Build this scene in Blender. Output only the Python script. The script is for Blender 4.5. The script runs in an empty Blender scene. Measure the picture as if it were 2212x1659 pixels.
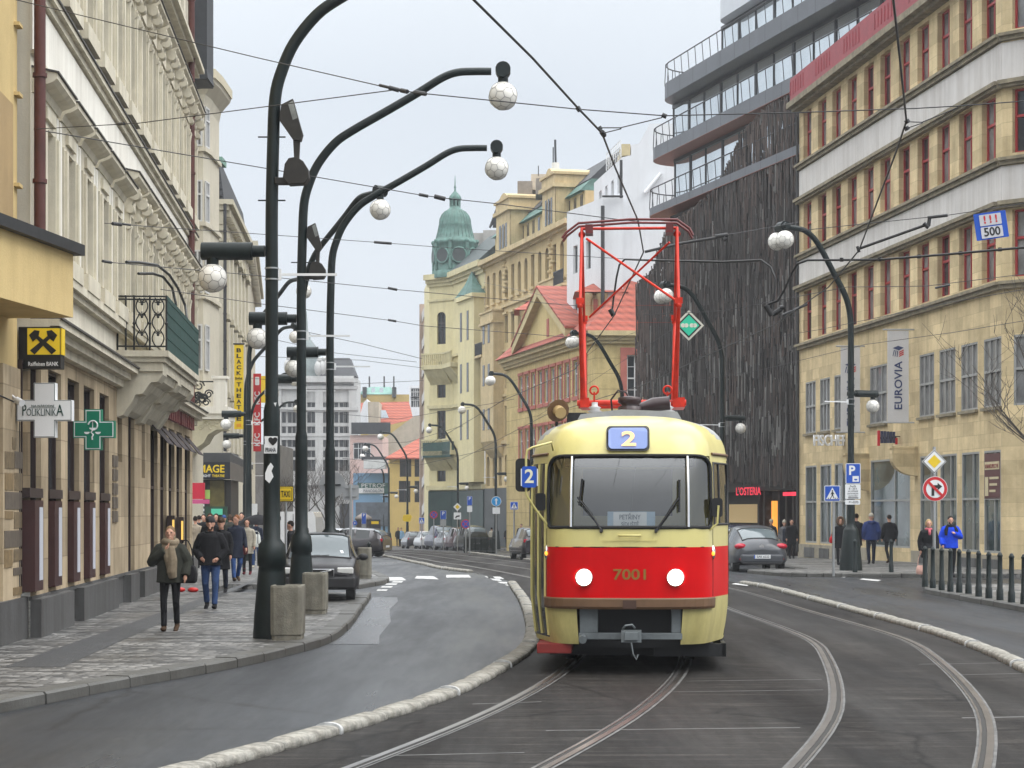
import bpy, math, random
from mathutils import Vector, Matrix
random.seed(7)
R = math.radians
PI = math.pi
sc = bpy.context.scene
COL = sc.collection
F, H, HZ, CX = 4400.0, 1.95, 1106.0, 1106.0      # lens in photo units, eye height, horizon row, centre column


def zg(Y):
    """Height of the street: level near the camera, falling gently further off."""
    return -0.012 * (min(max(Y, 75.0), 300.0) - 75.0)


def at(u, v, Y):
    return Vector(((u - CX) * Y / F, Y, H - (v - HZ) * Y / F))


def gp(u, v, dz=0.0):
    d = v - HZ
    Y = F * (H - dz) / d
    if Y > 75:
        Y = (F * (H - dz) - F * .9) / (d - F * .012)
    return Vector(((u - CX) * Y / F, Y, zg(Y) + dz))


def XU(u, Y):
    return (u - CX) * Y / F


def ZV(v, Y):
    return H - (v - HZ) * Y / F


def interp(tab, y):
    """Smooth interpolation in a table [(y, x)...]."""
    if y <= tab[0][0]:
        (a, p), (b, q) = tab[0], tab[1]
        return p + (q - p) * (y - a) / (b - a)
    if y >= tab[-1][0]:
        (a, p), (b, q) = tab[-2], tab[-1]
        return p + (q - p) * (y - a) / (b - a)
    for i in range(len(tab) - 1):
        if tab[i][0] <= y <= tab[i + 1][0]:
            break
    x0, y0 = tab[i]
    x1, y1 = tab[i + 1]
    def sl(k):
        if k <= 0 or k >= len(tab) - 1:
            k = min(max(k, 0), len(tab) - 1)
            a, b = (k, k + 1) if k == 0 else (k - 1, k)
            return (tab[b][1] - tab[a][1]) / (tab[b][0] - tab[a][0])
        return (tab[k + 1][1] - tab[k - 1][1]) / (tab[k + 1][0] - tab[k - 1][0])
    h = x1 - x0
    t = (y - x0) / h
    m0, m1 = sl(i) * h, sl(i + 1) * h
    return ((2 * t ** 3 - 3 * t ** 2 + 1) * y0 + (t ** 3 - 2 * t ** 2 + t) * m0
            + (-2 * t ** 3 + 3 * t ** 2) * y1 + (t ** 3 - t ** 2) * m1)


# ------------------------------------------------------------------ objects
OFF = {}


def tag(o, label=None, cat=None, group=None, kind=None):
    if label:
        o['label'] = label
    if cat:
        o['category'] = cat
    if group:
        o['group'] = group
    if kind:
        o['kind'] = kind
    return o


def thing(name, label, cat, loc=(0, 0, 0), rz=0.0, group=None, scale=1.0):
    o = bpy.data.objects.new(name, None)
    o.empty_display_size = .2
    COL.objects.link(o)
    o.location = loc
    o.rotation_euler = (0, 0, rz)
    o.scale = (scale,) * 3
    OFF[o.name] = Vector(loc)
    return tag(o, label, cat, group)


class MB:
    """Collects faces for ONE mesh object."""

    def __init__(s):
        s.v, s.f, s.m, s.s = [], [], [], []
        s.cm, s.cs = 0, False

    def add(s, vs, fs, smooth=None):
        b = len(s.v)
        s.v += [tuple(p) for p in vs]
        sm = s.cs if smooth is None else smooth
        for f in fs:
            s.f.append(tuple(i + b for i in f))
            s.m.append(s.cm)
            s.s.append(sm)
        return s

    def quad(s, a, b, c, d):
        return s.add([a, b, c, d], [(0, 1, 2, 3)])

    def poly(s, pts):
        return s.add(pts, [tuple(range(len(pts)))])

    def hexa(s, p):
        return s.add(p, [(0, 3, 2, 1), (4, 5, 6, 7), (0, 1, 5, 4), (1, 2, 6, 5), (2, 3, 7, 6), (3, 0, 4, 7)])

    def box(s, x0, x1, y0, y1, z0, z1):
        return s.hexa([(x0, y0, z0), (x1, y0, z0), (x1, y1, z0), (x0, y1, z0),
                       (x0, y0, z1), (x1, y0, z1), (x1, y1, z1), (x0, y1, z1)])

    def fbox(s, fr, s0, s1, d0, d1, z0, z1):
        P = fr.P
        return s.hexa([P(s0, d0, z0), P(s1, d0, z0), P(s1, d1, z0), P(s0, d1, z0),
                       P(s0, d0, z1), P(s1, d0, z1), P(s1, d1, z1), P(s0, d1, z1)])

    def prism(s, pts, off):
        """pts: closed polygon of 3d points, extruded by vector off."""
        n = len(pts)
        off = Vector(off)
        a = [Vector(p) for p in pts]
        b = [p + off for p in a]
        fs = [tuple(range(n - 1, -1, -1)), tuple(range(n, 2 * n))]
        fs += [(i, (i + 1) % n, n + (i + 1) % n, n + i) for i in range(n)]
        return s.add(a + b, fs)

    def loft(s, rings, close=True, caps=True, smooth=True):
        n = len(rings[0])
        vs = [p for r in rings for p in r]
        fs = []
        for i in range(len(rings) - 1):
            for j in range(n if close else n - 1):
                k = (j + 1) % n
                fs.append((i * n + j, i * n + k, (i + 1) * n + k, (i + 1) * n + j))
        s.add(vs, fs, smooth)
        if caps and close:
            s.add(rings[0], [tuple(range(n - 1, -1, -1))], False)
            s.add(rings[-1], [tuple(range(n))], False)
        return s

    def tube(s, pts, r, n=8, caps=True, smooth=True):
        pts = [Vector(p) for p in pts]
        k = len(pts)
        rs = list(r) if isinstance(r, (list, tuple)) else [r] * k
        rings = []
        up = None
        for i in range(k):
            a, b = pts[max(i - 1, 0)], pts[min(i + 1, k - 1)]
            t = (b - a)
            t = t.normalized() if t.length > 1e-9 else Vector((0, 0, 1))
            if up is None:
                ref = Vector((0, 0, 1)) if abs(t.z) < .9 else Vector((1, 0, 0))
                up = (ref - t * ref.dot(t)).normalized()
            else:
                up = up - t * up.dot(t)
                if up.length < 1e-6:
                    ref = Vector((0, 0, 1)) if abs(t.z) < .9 else Vector((1, 0, 0))
                    up = ref - t * ref.dot(t)
                up.normalize()
            w = t.cross(up)
            rings.append([pts[i] + (up * math.cos(q) + w * math.sin(q)) * rs[i]
                          for q in (2 * PI * j / n for j in range(n))])
        return s.loft(rings, True, caps, smooth)

    def lathe(s, prof, n=16, o=(0, 0, 0), smooth=True):
        o = Vector(o)
        rings = [[o + Vector((r * math.cos(2 * PI * j / n), r * math.sin(2 * PI * j / n), z)) for j in range(n)]
                 for r, z in prof]
        return s.loft(rings, True, True, smooth)

    def sphere(s, c, r, nu=12, nv=8, sc3=(1, 1, 1)):
        c = Vector(c)
        rings = []
        for i in range(nv + 1):
            a = PI * i / nv
            rr = max(math.sin(a), 1e-3)
            rings.append([c + Vector((r * sc3[0] * rr * math.cos(2 * PI * j / nu),
                                      r * sc3[1] * rr * math.sin(2 * PI * j / nu),
                                      -r * sc3[2] * math.cos(a))) for j in range(nu)])
        return s.loft(rings, True, True, True)

    def wall(s, fr, s0, s1, z0, z1, holes=(), depth=.25, d=0.0):
        """A flat wall with rectangular holes (a, b, za, zb) and their reveals."""
        holes = [(max(a, s0), min(b, s1), max(c, z0), min(e, z1)) for a, b, c, e in holes if b > s0 and a < s1]
        zs = sorted({z0, z1} | {q for h in holes for q in h[2:]})
        for zi in range(len(zs) - 1):
            za, zb = zs[zi], zs[zi + 1]
            zm = (za + zb) / 2
            cuts = sorted((h[0], h[1]) for h in holes if h[2] < zm < h[3])
            x = s0
            for a, b in cuts + [(s1, s1)]:
                if a > x + 1e-5:
                    s.quad(fr.P(x, d, za), fr.P(a, d, za), fr.P(a, d, zb), fr.P(x, d, zb))
                x = max(x, b)
        e = d - depth
        for a, b, c, z in holes:
            P = fr.P
            s.quad(P(a, d, c), P(a, e, c), P(a, e, z), P(a, d, z))
            s.quad(P(b, e, c), P(b, d, c), P(b, d, z), P(b, e, z))
            s.quad(P(a, d, c), P(b, d, c), P(b, e, c), P(a, e, c))
            s.quad(P(a, e, z), P(b, e, z), P(b, d, z), P(a, d, z))
        return s

    def mesh(s, name, mats):
        me = bpy.data.meshes.new(name)
        me.from_pydata(s.v, [], s.f)
        for m in (mats if isinstance(mats, (list, tuple)) else [mats]):
            me.materials.append(m)
        me.polygons.foreach_set('material_index', s.m)
        me.polygons.foreach_set('use_smooth', s.s)
        me.update()
        return me

    def build(s, name, mats, parent=None, local=False, label=None, bevel=0):
        return link(s.mesh(name, mats), name, parent, None if local else Matrix(), label, bevel)


def link(me, name, parent=None, world=None, label=None, bevel=0):
    """Object for a mesh; world: its wanted matrix in world space (parents here are only moved, not turned)."""
    o = bpy.data.objects.new(name, me)
    COL.objects.link(o)
    off = Vector((0, 0, 0))
    if parent is not None:
        o.parent = parent
        off = OFF.get(parent.name, off)
    if world is not None:
        o.matrix_basis = Matrix.Translation(-off) @ world
        OFF[o.name] = world.to_translation() if parent is not None or world != Matrix() else Vector((0, 0, 0))
        if world == Matrix():
            OFF[o.name] = Vector((0, 0, 0))
    if label:
        o['label'] = label
    if bevel:
        b = o.modifiers.new('edge', 'BEVEL')
        b.width = bevel
        b.segments = 2
        b.limit_method = 'ANGLE'
    return o


def copytree(o, parent=None):
    c = o.copy()
    COL.objects.link(c)
    c.parent = parent
    for ch in [q for q in o.children]:
        copytree(ch, c)
    return c


class Fr:
    """Facade frame: s along the wall, d outwards to the street, z up."""

    def __init__(s, A, B):
        s.A = Vector((A[0], A[1], 0))
        v = Vector((B[0], B[1], 0)) - s.A
        s.L = v.length
        s.e = v / s.L
        s.n = Vector((s.e.y, -s.e.x, 0))

    def P(s, a, d, z):
        q = s.A + s.e * a + s.n * d
        return Vector((q.x, q.y, z))

    def su(s, u, d=0.0):
        k = (u - CX) / F
        q = s.A + s.n * d
        return (k * q.y - q.x) / (s.e.x - k * s.e.y)

    def zv(s, v, a, d=0.0):
        return H - (v - HZ) * s.P(a, d, 0).y / F

    def M(s, a, d, z):
        p = s.P(a, d, z)
        return Matrix(((s.e.x, -s.n.x, 0, p.x), (s.e.y, -s.n.y, 0, p.y), (0, 0, 1, p.z), (0, 0, 0, 1)))


# ------------------------------------------------------------------ materials
def nodes(name):
    m = bpy.data.materials.new(name)
    m.use_nodes = True
    nt = m.node_tree
    return m, nt, nt.nodes, nt.links, nt.nodes['Principled BSDF']


def sv(c, k):
    return tuple(min(max(x * k, 0), 1) for x in c[:3]) + (1,)


def coords(nt, scale=(1, 1, 1), swap=False):
    N, L = nt.nodes, nt.links
    tc = N.new('ShaderNodeTexCoord')
    out = tc.outputs['Object']
    if swap:      # wall coordinates: along the street, height
        sp = N.new('ShaderNodeSeparateXYZ')
        cb = N.new('ShaderNodeCombineXYZ')
        ad = N.new('ShaderNodeMath')
        L.new(out, sp.inputs[0])
        L.new(sp.outputs['X'], ad.inputs[0])
        L.new(sp.outputs['Y'], ad.inputs[1])
        L.new(ad.outputs[0], cb.inputs['X'])
        L.new(sp.outputs['Z'], cb.inputs['Y'])
        out = cb.outputs[0]
    mp = N.new('ShaderNodeMapping')
    mp.inputs['Scale'].default_value = scale
    L.new(out, mp.inputs['Vector'])
    return mp.outputs[0]


def noise(nt, vec, scale, detail=4, rough=.6):
    n = nt.nodes.new('ShaderNodeTexNoise')
    n.inputs['Scale'].default_value = scale
    n.inputs['Detail'].default_value = detail
    n.inputs['Roughness'].default_value = rough
    nt.links.new(vec, n.inputs['Vector'])
    return n.outputs['Fac']


def ramp(nt, fac, stops):
    r = nt.nodes.new('ShaderNodeValToRGB')
    el = r.color_ramp.elements
    while len(el) < len(stops):
        el.new(.5)
    for e, (p, c) in zip(el, stops):
        e.position = p
        e.color = c if len(c) == 4 else tuple(c) + (1,)
    nt.links.new(fac, r.inputs[0])
    return r.outputs[0]


def mixc(nt, fac, a, b, mode='MIX'):
    m = nt.nodes.new('ShaderNodeMix')
    m.data_type = 'RGBA'
    m.blend_type = mode
    for key, val in ((0, fac), (6, a), (7, b)):
        if hasattr(val, 'is_output'):
            nt.links.new(val, m.inputs[key])
        elif key == 0:
            m.inputs[0].default_value = val
        else:
            m.inputs[key].default_value = val if len(val) == 4 else tuple(val) + (1,)
    return m.outputs[2]


def bumpn(nt, h, bsdf, st=.3, dist=.02):
    b = nt.nodes.new('ShaderNodeBump')
    b.inputs['Strength'].default_value = st
    b.inputs['Distance'].default_value = dist
    nt.links.new(h, b.inputs['Height'])
    nt.links.new(b.outputs[0], bsdf.inputs['Normal'])


def mat(name, col, rough=.7, var=.12, scale=2.0, streak=0.0, bump=0.0, bscale=30, metal=0, spec=.4, coat=0, dirt=(.5, .45, .4)):
    m, nt, N, L, B = nodes(name)
    B.inputs['Roughness'].default_value = rough
    B.inputs['Metallic'].default_value = metal
    B.inputs['Specular IOR Level'].default_value = spec
    B.inputs['Coat Weight'].default_value = coat
    B.inputs['Coat Roughness'].default_value = .06
    v = coords(nt)
    c = ramp(nt, noise(nt, v, scale, 5, .65), [(.3, sv(col, 1 - var)), (.7, sv(col, 1 + var))])
    if streak:
        v2 = coords(nt, (2.2, 2.2, .12))
        st = ramp(nt, noise(nt, v2, 1.3, 6, .7), [(.36, (1 - streak * (1 - dirt[0]), 1 - streak * (1 - dirt[1]), 1 - streak * (1 - dirt[2]))), (.6, (1, 1, 1))])
        c = mixc(nt, 1.0, c, st, 'MULTIPLY')
    L.new(c, B.inputs['Base Color'])
    if bump:
        bumpn(nt, noise(nt, v, bscale, 4, .7), B, bump, .02)
    return m


def emis(name, col, st, base=None):
    m, nt, N, L, B = nodes(name)
    B.inputs['Base Color'].default_value = tuple(base or col) + (1,)
    B.inputs['Emission Color'].default_value = tuple(col) + (1,)
    B.inputs['Emission Strength'].default_value = st
    return m


def glassy(name, tint=(.028, .031, .035), rough=.1, spec=.45, var=.5, sc_=.6):
    """Window glass with a dim room behind it."""
    m, nt, N, L, B = nodes(name)
    v = coords(nt)
    c = ramp(nt, noise(nt, v, sc_, 3, .6), [(.35, sv(tint, 1 - var)), (.65, sv(tint, 1 + var))])
    L.new(c, B.inputs['Base Color'])
    B.inputs['Roughness'].default_value = rough
    B.inputs['Specular IOR Level'].default_value = spec
    bumpn(nt, noise(nt, v, .8, 2), B, .03, .05)
    return m


def clear_glass(name, tint, refl=.25, op=.25):
    """See-through pane: part tinted sheet, part mirror of the sky."""
    m, nt, N, L, B = nodes(name)
    out = [n for n in N if n.type == 'OUTPUT_MATERIAL'][0]
    tr = N.new('ShaderNodeBsdfTransparent')
    tr.inputs[0].default_value = tuple(tint) + (1,)
    gl = N.new('ShaderNodeBsdfGlossy')
    gl.inputs['Roughness'].default_value = .03
    lw = N.new('ShaderNodeLayerWeight')
    lw.inputs['Blend'].default_value = .35
    mr = N.new('ShaderNodeMapRange')
    mr.inputs['To Min'].default_value = refl
    mr.inputs['To Max'].default_value = .9
    L.new(lw.outputs['Fresnel'], mr.inputs[0])
    mx = N.new('ShaderNodeMixShader')
    L.new(mr.outputs[0], mx.inputs[0])
    L.new(tr.outputs[0], mx.inputs[1])
    L.new(gl.outputs[0], mx.inputs[2])
    L.new(mx.outputs[0], out.inputs['Surface'])
    return m


def stone(name, col, bw=1.0, bh=.5, var=.18, mortar=.75, rough=.85, streak=.25, msize=.012, bump=.4):
    """Masonry in blocks."""
    m, nt, N, L, B = nodes(name)
    B.inputs['Roughness'].default_value = rough
    B.inputs['Specular IOR Level'].default_value = .25
    v = coords(nt, swap=True)
    b = N.new('ShaderNodeTexBrick')
    b.inputs['Scale'].default_value = 1
    b.inputs['Brick Width'].default_value = bw
    b.inputs['Row Height'].default_value = bh
    b.inputs['Mortar Size'].default_value = msize
    b.inputs['Mortar Smooth'].default_value = .4
    b.inputs['Color1'].default_value = sv(col, 1 - var)
    b.inputs['Color2'].default_value = sv(col, 1 + var)
    b.inputs['Mortar'].default_value = sv(col, mortar)
    L.new(v, b.inputs['Vector'])
    v3 = coords(nt)
    n1 = ramp(nt, noise(nt, v3, 1.1, 6, .7), [(.3, (.78, .76, .72)), (.65, (1.08, 1.07, 1.06))])
    c = mixc(nt, 1.0, b.outputs['Color'], n1, 'MULTIPLY')
    v2 = coords(nt, (2.0, 2.0, .1))
    st = ramp(nt, noise(nt, v2, 1.2, 6, .7), [(.35, (1 - streak, 1 - streak * 1.05, 1 - streak * 1.1)), (.6, (1, 1, 1))])
    c = mixc(nt, 1.0, c, st, 'MULTIPLY')
    L.new(c, B.inputs['Base Color'])
    bumpn(nt, noise(nt, v3, 14, 5, .7), B, bump, .02)
    return m


def asphalt(name, lo, hi, r0=.25, r1=.6, spec=.5, cross=0):
    """Damp road: worn wheel lines and drying patches change its gloss, small stones its grain."""
    m, nt, N, L, B = nodes(name)
    v = coords(nt)
    vl = coords(nt, (1.1, .10, 1))
    n = noise(nt, v, .5, 6, .6)
    c = ramp(nt, n, [(.3, sv(lo, 1)), (.7, sv(hi, 1))])
    n2 = noise(nt, v, 38, 4, .8)
    c = mixc(nt, .5, c, ramp(nt, n2, [(.3, sv(lo, .5)), (.75, sv(hi, 1.7))]))
    wl = noise(nt, vl, .9, 4, .55)
    c = mixc(nt, 1.0, c, ramp(nt, wl, [(.35, (.6, .6, .62)), (.62, (1.25, 1.25, 1.25))]), 'MULTIPLY')
    vs_ = coords(nt, (.35, 5.0, 1))
    if cross:      # pale scuffs lying across the track
        c = mixc(nt, 1.0, c, ramp(nt, noise(nt, vs_, 1.6, 5, .7), [(.52, (1, 1, 1)), (.72, (3.2, 3.2, 3.1))]), 'MULTIPLY')
    vr = N.new('ShaderNodeTexVoronoi')
    vr.feature = 'DISTANCE_TO_EDGE'
    vr.inputs['Scale'].default_value = .32
    ds = N.new('ShaderNodeMix')
    ds.data_type = 'VECTOR'
    ds.inputs[0].default_value = .22
    L.new(v, ds.inputs[4])
    nc = N.new('ShaderNodeTexNoise')
    nc.inputs['Scale'].default_value = 1.4
    nc.inputs['Detail'].default_value = 6
    L.new(v, nc.inputs['Vector'])
    L.new(nc.outputs['Color'], ds.inputs[5])
    L.new(ds.outputs[1], vr.inputs['Vector'])
    c = mixc(nt, 1.0, c, ramp(nt, vr.outputs['Distance'], [(.0, (.35, .35, .35)), (.012, (1, 1, 1))]), 'MULTIPLY')
    c = mixc(nt, 1.0, c, ramp(nt, noise(nt, v, 7, 6, .75), [(.3, (.62, .62, .62)), (.7, (1.4, 1.4, 1.4))]), 'MULTIPLY')
    L.new(c, B.inputs['Base Color'])
    rr = N.new('ShaderNodeMapRange')
    rr.inputs['From Min'].default_value = .32
    rr.inputs['From Max'].default_value = .68
    rr.inputs['To Min'].default_value = r0
    rr.inputs['To Max'].default_value = r1
    L.new(noise(nt, vl, .7, 5, .6), rr.inputs[0])
    L.new(rr.outputs[0], B.inputs['Roughness'])
    B.inputs['Specular IOR Level'].default_value = spec
    bumpn(nt, n2, B, .45, .012)
    return m


def cobbles(name, lo, hi, scale=7.5, dark=(.1, .1, .1)):
    """Small mosaic paving with a darker joint and darker rows."""
    m, nt, N, L, B = nodes(name)
    v = coords(nt)
    vo = N.new('ShaderNodeTexVoronoi')
    vo.inputs['Scale'].default_value = scale
    vo.inputs['Randomness'].default_value = .55
    L.new(v, vo.inputs['Vector'])
    ve = N.new('ShaderNodeTexVoronoi')
    ve.feature = 'DISTANCE_TO_EDGE'
    ve.inputs['Scale'].default_value = scale
    ve.inputs['Randomness'].default_value = .55
    L.new(v, ve.inputs['Vector'])
    rgb = N.new('ShaderNodeSeparateColor')
    L.new(vo.outputs['Color'], rgb.inputs[0])
    c = ramp(nt, rgb.outputs[0], [(.0, sv(lo, 1)), (.8, sv(hi, 1)), (1, sv(hi, 1.25))])
    j = ramp(nt, ve.outputs['Distance'], [(.0, (.35, .34, .33)), (.12, (1, 1, 1))])
    c = mixc(nt, 1.0, c, j, 'MULTIPLY')
    # courses of darker stones running across the pavement, and grime
    vb = coords(nt, (.35, 2.6, 1))
    c = mixc(nt, 1.0, c, ramp(nt, noise(nt, vb, 1.0, 4, .6), [(.4, (.42, .42, .42)), (.56, (1.08, 1.08, 1.08))]), 'MULTIPLY')
    c = mixc(nt, 1.0, c, ramp(nt, noise(nt, v, .35, 4, .6), [(.3, (.72, .71, .7)), (.7, (1.1, 1.1, 1.1))]), 'MULTIPLY')
    L.new(c, B.inputs['Base Color'])
    rr = N.new('ShaderNodeMapRange')
    rr.inputs['From Min'].default_value = .35
    rr.inputs['From Max'].default_value = .65
    rr.inputs['To Min'].default_value = .38
    rr.inputs['To Max'].default_value = .75
    L.new(noise(nt, v, .5, 3), rr.inputs[0])
    L.new(rr.outputs[0], B.inputs['Roughness'])
    bumpn(nt, ve.outputs['Distance'], B, .5, .02)
    return m


def tiles(name, col, pitch=.75):
    m, nt, N, L, B = nodes(name)
    v = coords(nt)
    w = N.new('ShaderNodeTexWave')
    w.wave_type = 'BANDS'
    w.bands_direction = 'Z'
    w.inputs['Scale'].default_value = pitch
    w.inputs['Distortion'].default_value = .4
    w.inputs['Detail'].default_value = 2
    L.new(v, w.inputs['Vector'])
    w2 = N.new('ShaderNodeTexWave')
    w2.bands_direction = 'DIAGONAL'
    w2.inputs['Scale'].default_value = .8
    L.new(v, w2.inputs['Vector'])
    c = ramp(nt, noise(nt, v, 2.5, 5, .7), [(.3, sv(col, .65)), (.7, sv(col, 1.25))])
    c = mixc(nt, .55, c, ramp(nt, w.outputs['Fac'], [(.2, sv(col, .45)), (.6, sv(col, 1.1))]))
    c = mixc(nt, .25, c, ramp(nt, w2.outputs['Fac'], [(.2, sv(col, .4)), (.6, sv(col, 1.2))]))
    L.new(c, B.inputs['Base Color'])
    B.inputs['Roughness'].default_value = .8
    bumpn(nt, w.outputs['Fac'], B, .6, .05)
    return m


# ------------------------------------------------------------------ lettering
_TXT = {}


def text(s, size, world, m, parent=None, bold=0.0, local=False, sx=1.0, name='lettering', align='CENTER', ext=.003, fit=None):
    key = (s, bold, align, m.name, ext)
    me = _TXT.get(key)
    if me is None:
        c = bpy.data.curves.new('lettering', 'FONT')
        c.body = s
        c.size = 1.0
        c.align_x = align
        c.align_y = 'CENTER'
        c.offset = bold
        c.extrude = ext
        c.resolution_u = 3
        o = bpy.data.objects.new('lettering', c)
        COL.objects.link(o)
        bpy.context.view_layer.update()
        me = bpy.data.meshes.new_from_object(o.evaluated_get(bpy.context.evaluated_depsgraph_get()))
        me.name = 'lettering'
        bpy.data.objects.remove(o)
        me.materials.clear()
        me.materials.append(m)
        _TXT[key] = me
    W = world @ Matrix.Diagonal((size * sx, size, size, 1))
    if fit:
        xs, zs_ = [q.co.x for q in me.vertices], [q.co.y for q in me.vertices]
        x0, x1, z0, z1 = min(xs), max(xs), min(zs_), max(zs_)
        k, j = fit[0] / (x1 - x0), fit[1] / (z1 - z0)
        W = world @ Matrix.Diagonal((k, j, 1, 1)) @ Matrix.Translation((-(x0 + x1) / 2, -(z0 + z1) / 2, 0))
    if local:
        o = bpy.data.objects.new(name, me)
        COL.objects.link(o)
        o.parent = parent
        o.matrix_basis = W
        return o
    return link(me, name, parent, W)


def tf(s, u0, u1, v0, v1, Y, m, parent, bold=0.0, rot=0):
    """Lettering fitted to a rectangle on a plane that faces down the street."""
    w, h = (u1 - u0) * Y / F, (v1 - v0) * Y / F
    W = MF((XU((u0 + u1) / 2, Y), Y, ZV((v0 + v1) / 2, Y)))
    if rot:
        W, w, h = W @ Matrix.Rotation(PI / 2, 4, 'Z'), h, w
    return text(s, 1, W, m, parent, bold, fit=(w, h))


def MF(loc, yaw=0.0):
    """Matrix of a sign face: its own x to the right, y up, looking to the camera when yaw = 0."""
    return Matrix.Translation(loc) @ Matrix.Rotation(yaw, 4, 'Z') @ Matrix.Rotation(PI / 2, 4, 'X')
# ------------------------------------------------------------------ camera, sky, light
cam = bpy.data.objects.new('camera', bpy.data.cameras.new('camera'))
COL.objects.link(cam)
sc.camera = cam
cam.location = (0, 0, H)
cam.rotation_euler = (PI / 2, 0, 0)
cam.data.sensor_width = 36.0
cam.data.lens = 36.0 * F / 2212.0
cam.data.shift_y = (HZ - 829.5) / 2212.0
cam.data.clip_start = .5
cam.data.clip_end = 4000

wd = bpy.data.worlds.new('World')
sc.world = wd
wd.use_nodes = True
wn, wl_ = wd.node_tree.nodes, wd.node_tree.links
bg = wn['Background']
SUN_EL, SUN_ROT = R(55), R(110)
sky = wn.new('ShaderNodeTexSky')
sky.sky_type = 'NISHITA'
sky.sun_disc = False
sky.sun_elevation = SUN_EL
sky.sun_rotation = SUN_ROT
sky.air_density = 1.0
sky.dust_density = 3.0
# a closed cloud deck: an even pale sheet, brighter overhead, with only a little of the clear sky's colour left in it
tcw = wn.new('ShaderNodeTexCoord')
sepw = wn.new('ShaderNodeSeparateXYZ')
wl_.new(tcw.outputs['Generated'], sepw.inputs[0])
deck = wn.new('ShaderNodeValToRGB')
el = deck.color_ramp.elements
el[0].position, el[0].color = .0, (.86, .92, .99, 1)
el[1].position, el[1].color = 1.0, (4.2, 4.3, 4.4, 1)
for p_, c_ in ((.06, (.86, .92, 1.0, 1)), (.2, (.84, .91, 1.0, 1)), (.34, (1.2, 1.26, 1.32, 1)), (.55, (2.8, 2.9, 3.0, 1))):
    e_ = el.new(p_)
    e_.color = (c_[0] * .985, c_[1] * .985, c_[2] * .98, 1)
wl_.new(sepw.outputs['Z'], deck.inputs[0])
nzw = wn.new('ShaderNodeTexNoise')
nzw.inputs['Scale'].default_value = 2.2
nzw.inputs['Detail'].default_value = 5
wl_.new(tcw.outputs['Generated'], nzw.inputs['Vector'])
mrw = wn.new('ShaderNodeMapRange')
mrw.inputs['From Min'].default_value = .3
mrw.inputs['From Max'].default_value = .7
mrw.inputs['To Min'].default_value = .955
mrw.inputs['To Max'].default_value = 1.045
wl_.new(nzw.outputs['Fac'], mrw.inputs[0])
m1 = wn.new('ShaderNodeMix')
m1.data_type = 'RGBA'
m1.blend_type = 'MULTIPLY'
m1.inputs[0].default_value = 1
wl_.new(deck.outputs[0], m1.inputs[6])
wl_.new(mrw.outputs[0], m1.inputs[7])
skm = wn.new('ShaderNodeMix')
skm.data_type = 'RGBA'
skm.blend_type = 'MULTIPLY'
skm.inputs[0].default_value = 1
skm.inputs[7].default_value = (.08, .08, .08, 1)
wl_.new(sky.outputs[0], skm.inputs[6])
m2 = wn.new('ShaderNodeMix')
m2.data_type = 'RGBA'
m2.inputs[0].default_value = .1
wl_.new(m1.outputs[2], m2.inputs[6])
wl_.new(skm.outputs[2], m2.inputs[7])
wl_.new(m2.outputs[2], bg.inputs['Color'])
bg.inputs['Strength'].default_value = 1.0

sun = bpy.data.objects.new('sun', bpy.data.lights.new('sun', 'SUN'))
COL.objects.link(sun)
sun.data.energy = 1.5
sun.data.angle = R(35)
sun.data.color = (1, .97, .93)
sun.rotation_euler = (R(90) - SUN_EL, 0, R(68))

sc.view_settings.view_transform = 'Standard'
sc.view_settings.look = 'None'
sc.view_settings.exposure = 0.0
sc.view_settings.gamma = 1.0
sc.cycles.max_bounces = 8

# ------------------------------------------------------------------ shared materials
m_road = asphalt('damp asphalt', (.011, .0122, .0142), (.026, .0285, .0325), .24, .58, .22)
m_bed = asphalt('track bed', (.009, .0081, .0075), (.022, .0198, .018), .5, .9, .11, 1)
m_pave = cobbles('mosaic paving', (.05, .05, .049), (.225, .22, .21))
m_kerb = stone('granite kerb', (.105, .105, .1), 50, 50, .1, .7, .5, .2)
m_plinth = stone('grey granite plinth', (.105, .107, .11), 1.6, 3, .12, .6, .5, .35)
m_div = mat('worn white divider', (.26, .25, .22), .85, .6, 10, .5, 1.0, 40)
m_white_paint = mat('white road paint', (.42, .42, .41), .6, .5, 6)
m_rail = mat('polished rail', (.27, .25, .235), .3, .3, 1.5, metal=1)
m_groove = mat('rail groove', (.02, .018, .016), .8)
m_edge = mat('rail mortar', (.085, .083, .08), .55, .6, 4)
m_steel = mat('galvanised steel', (.4, .41, .42), .45, .1, metal=.8)
m_green = mat('dark green lamp paint', (.006, .0125, .013), .42, .3, 5, .3, .15, 60, spec=.32)
m_black = mat('black', (.012, .012, .013), .5)
m_rubber = mat('black rubber', (.015, .015, .015), .8)
m_wire = mat('wire', (.035, .035, .037), .6)
m_globe = mat('white globe glass', (.74, .72, .67), .25, .06, 3, spec=.5)
m_seam = mat('globe seams', (.2, .19, .18), .7)
m_white = mat('white sheet', (.72, .73, .74), .45, .04)
m_blue = mat('sign blue', (.012, .075, .42), .35, .05)
m_yellow = mat('sign yellow', (.75, .52, .02), .4, .05)
m_red = mat('sign red', (.5, .015, .02), .4, .05)
m_signgrey = mat('sign back grey', (.3, .31, .32), .5)
m_glass = glassy('window glass')
m_glass2 = glassy('window glass with curtain', (.16, .16, .16), .08, .6, .35, 1.5)
m_glassL = glassy('shop glass', (.06, .08, .08), .05, .8, .7, .5)
m_frame_w = mat('white window frame', (.55, .55, .54), .5)
m_frame_r = mat('red window frame', (.30, .022, .025), .45, .15)
m_frame_g = mat('grey window frame', (.26, .26, .25), .5)
m_frame_d = mat('dark window frame', (.035, .022, .02), .5)
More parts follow.
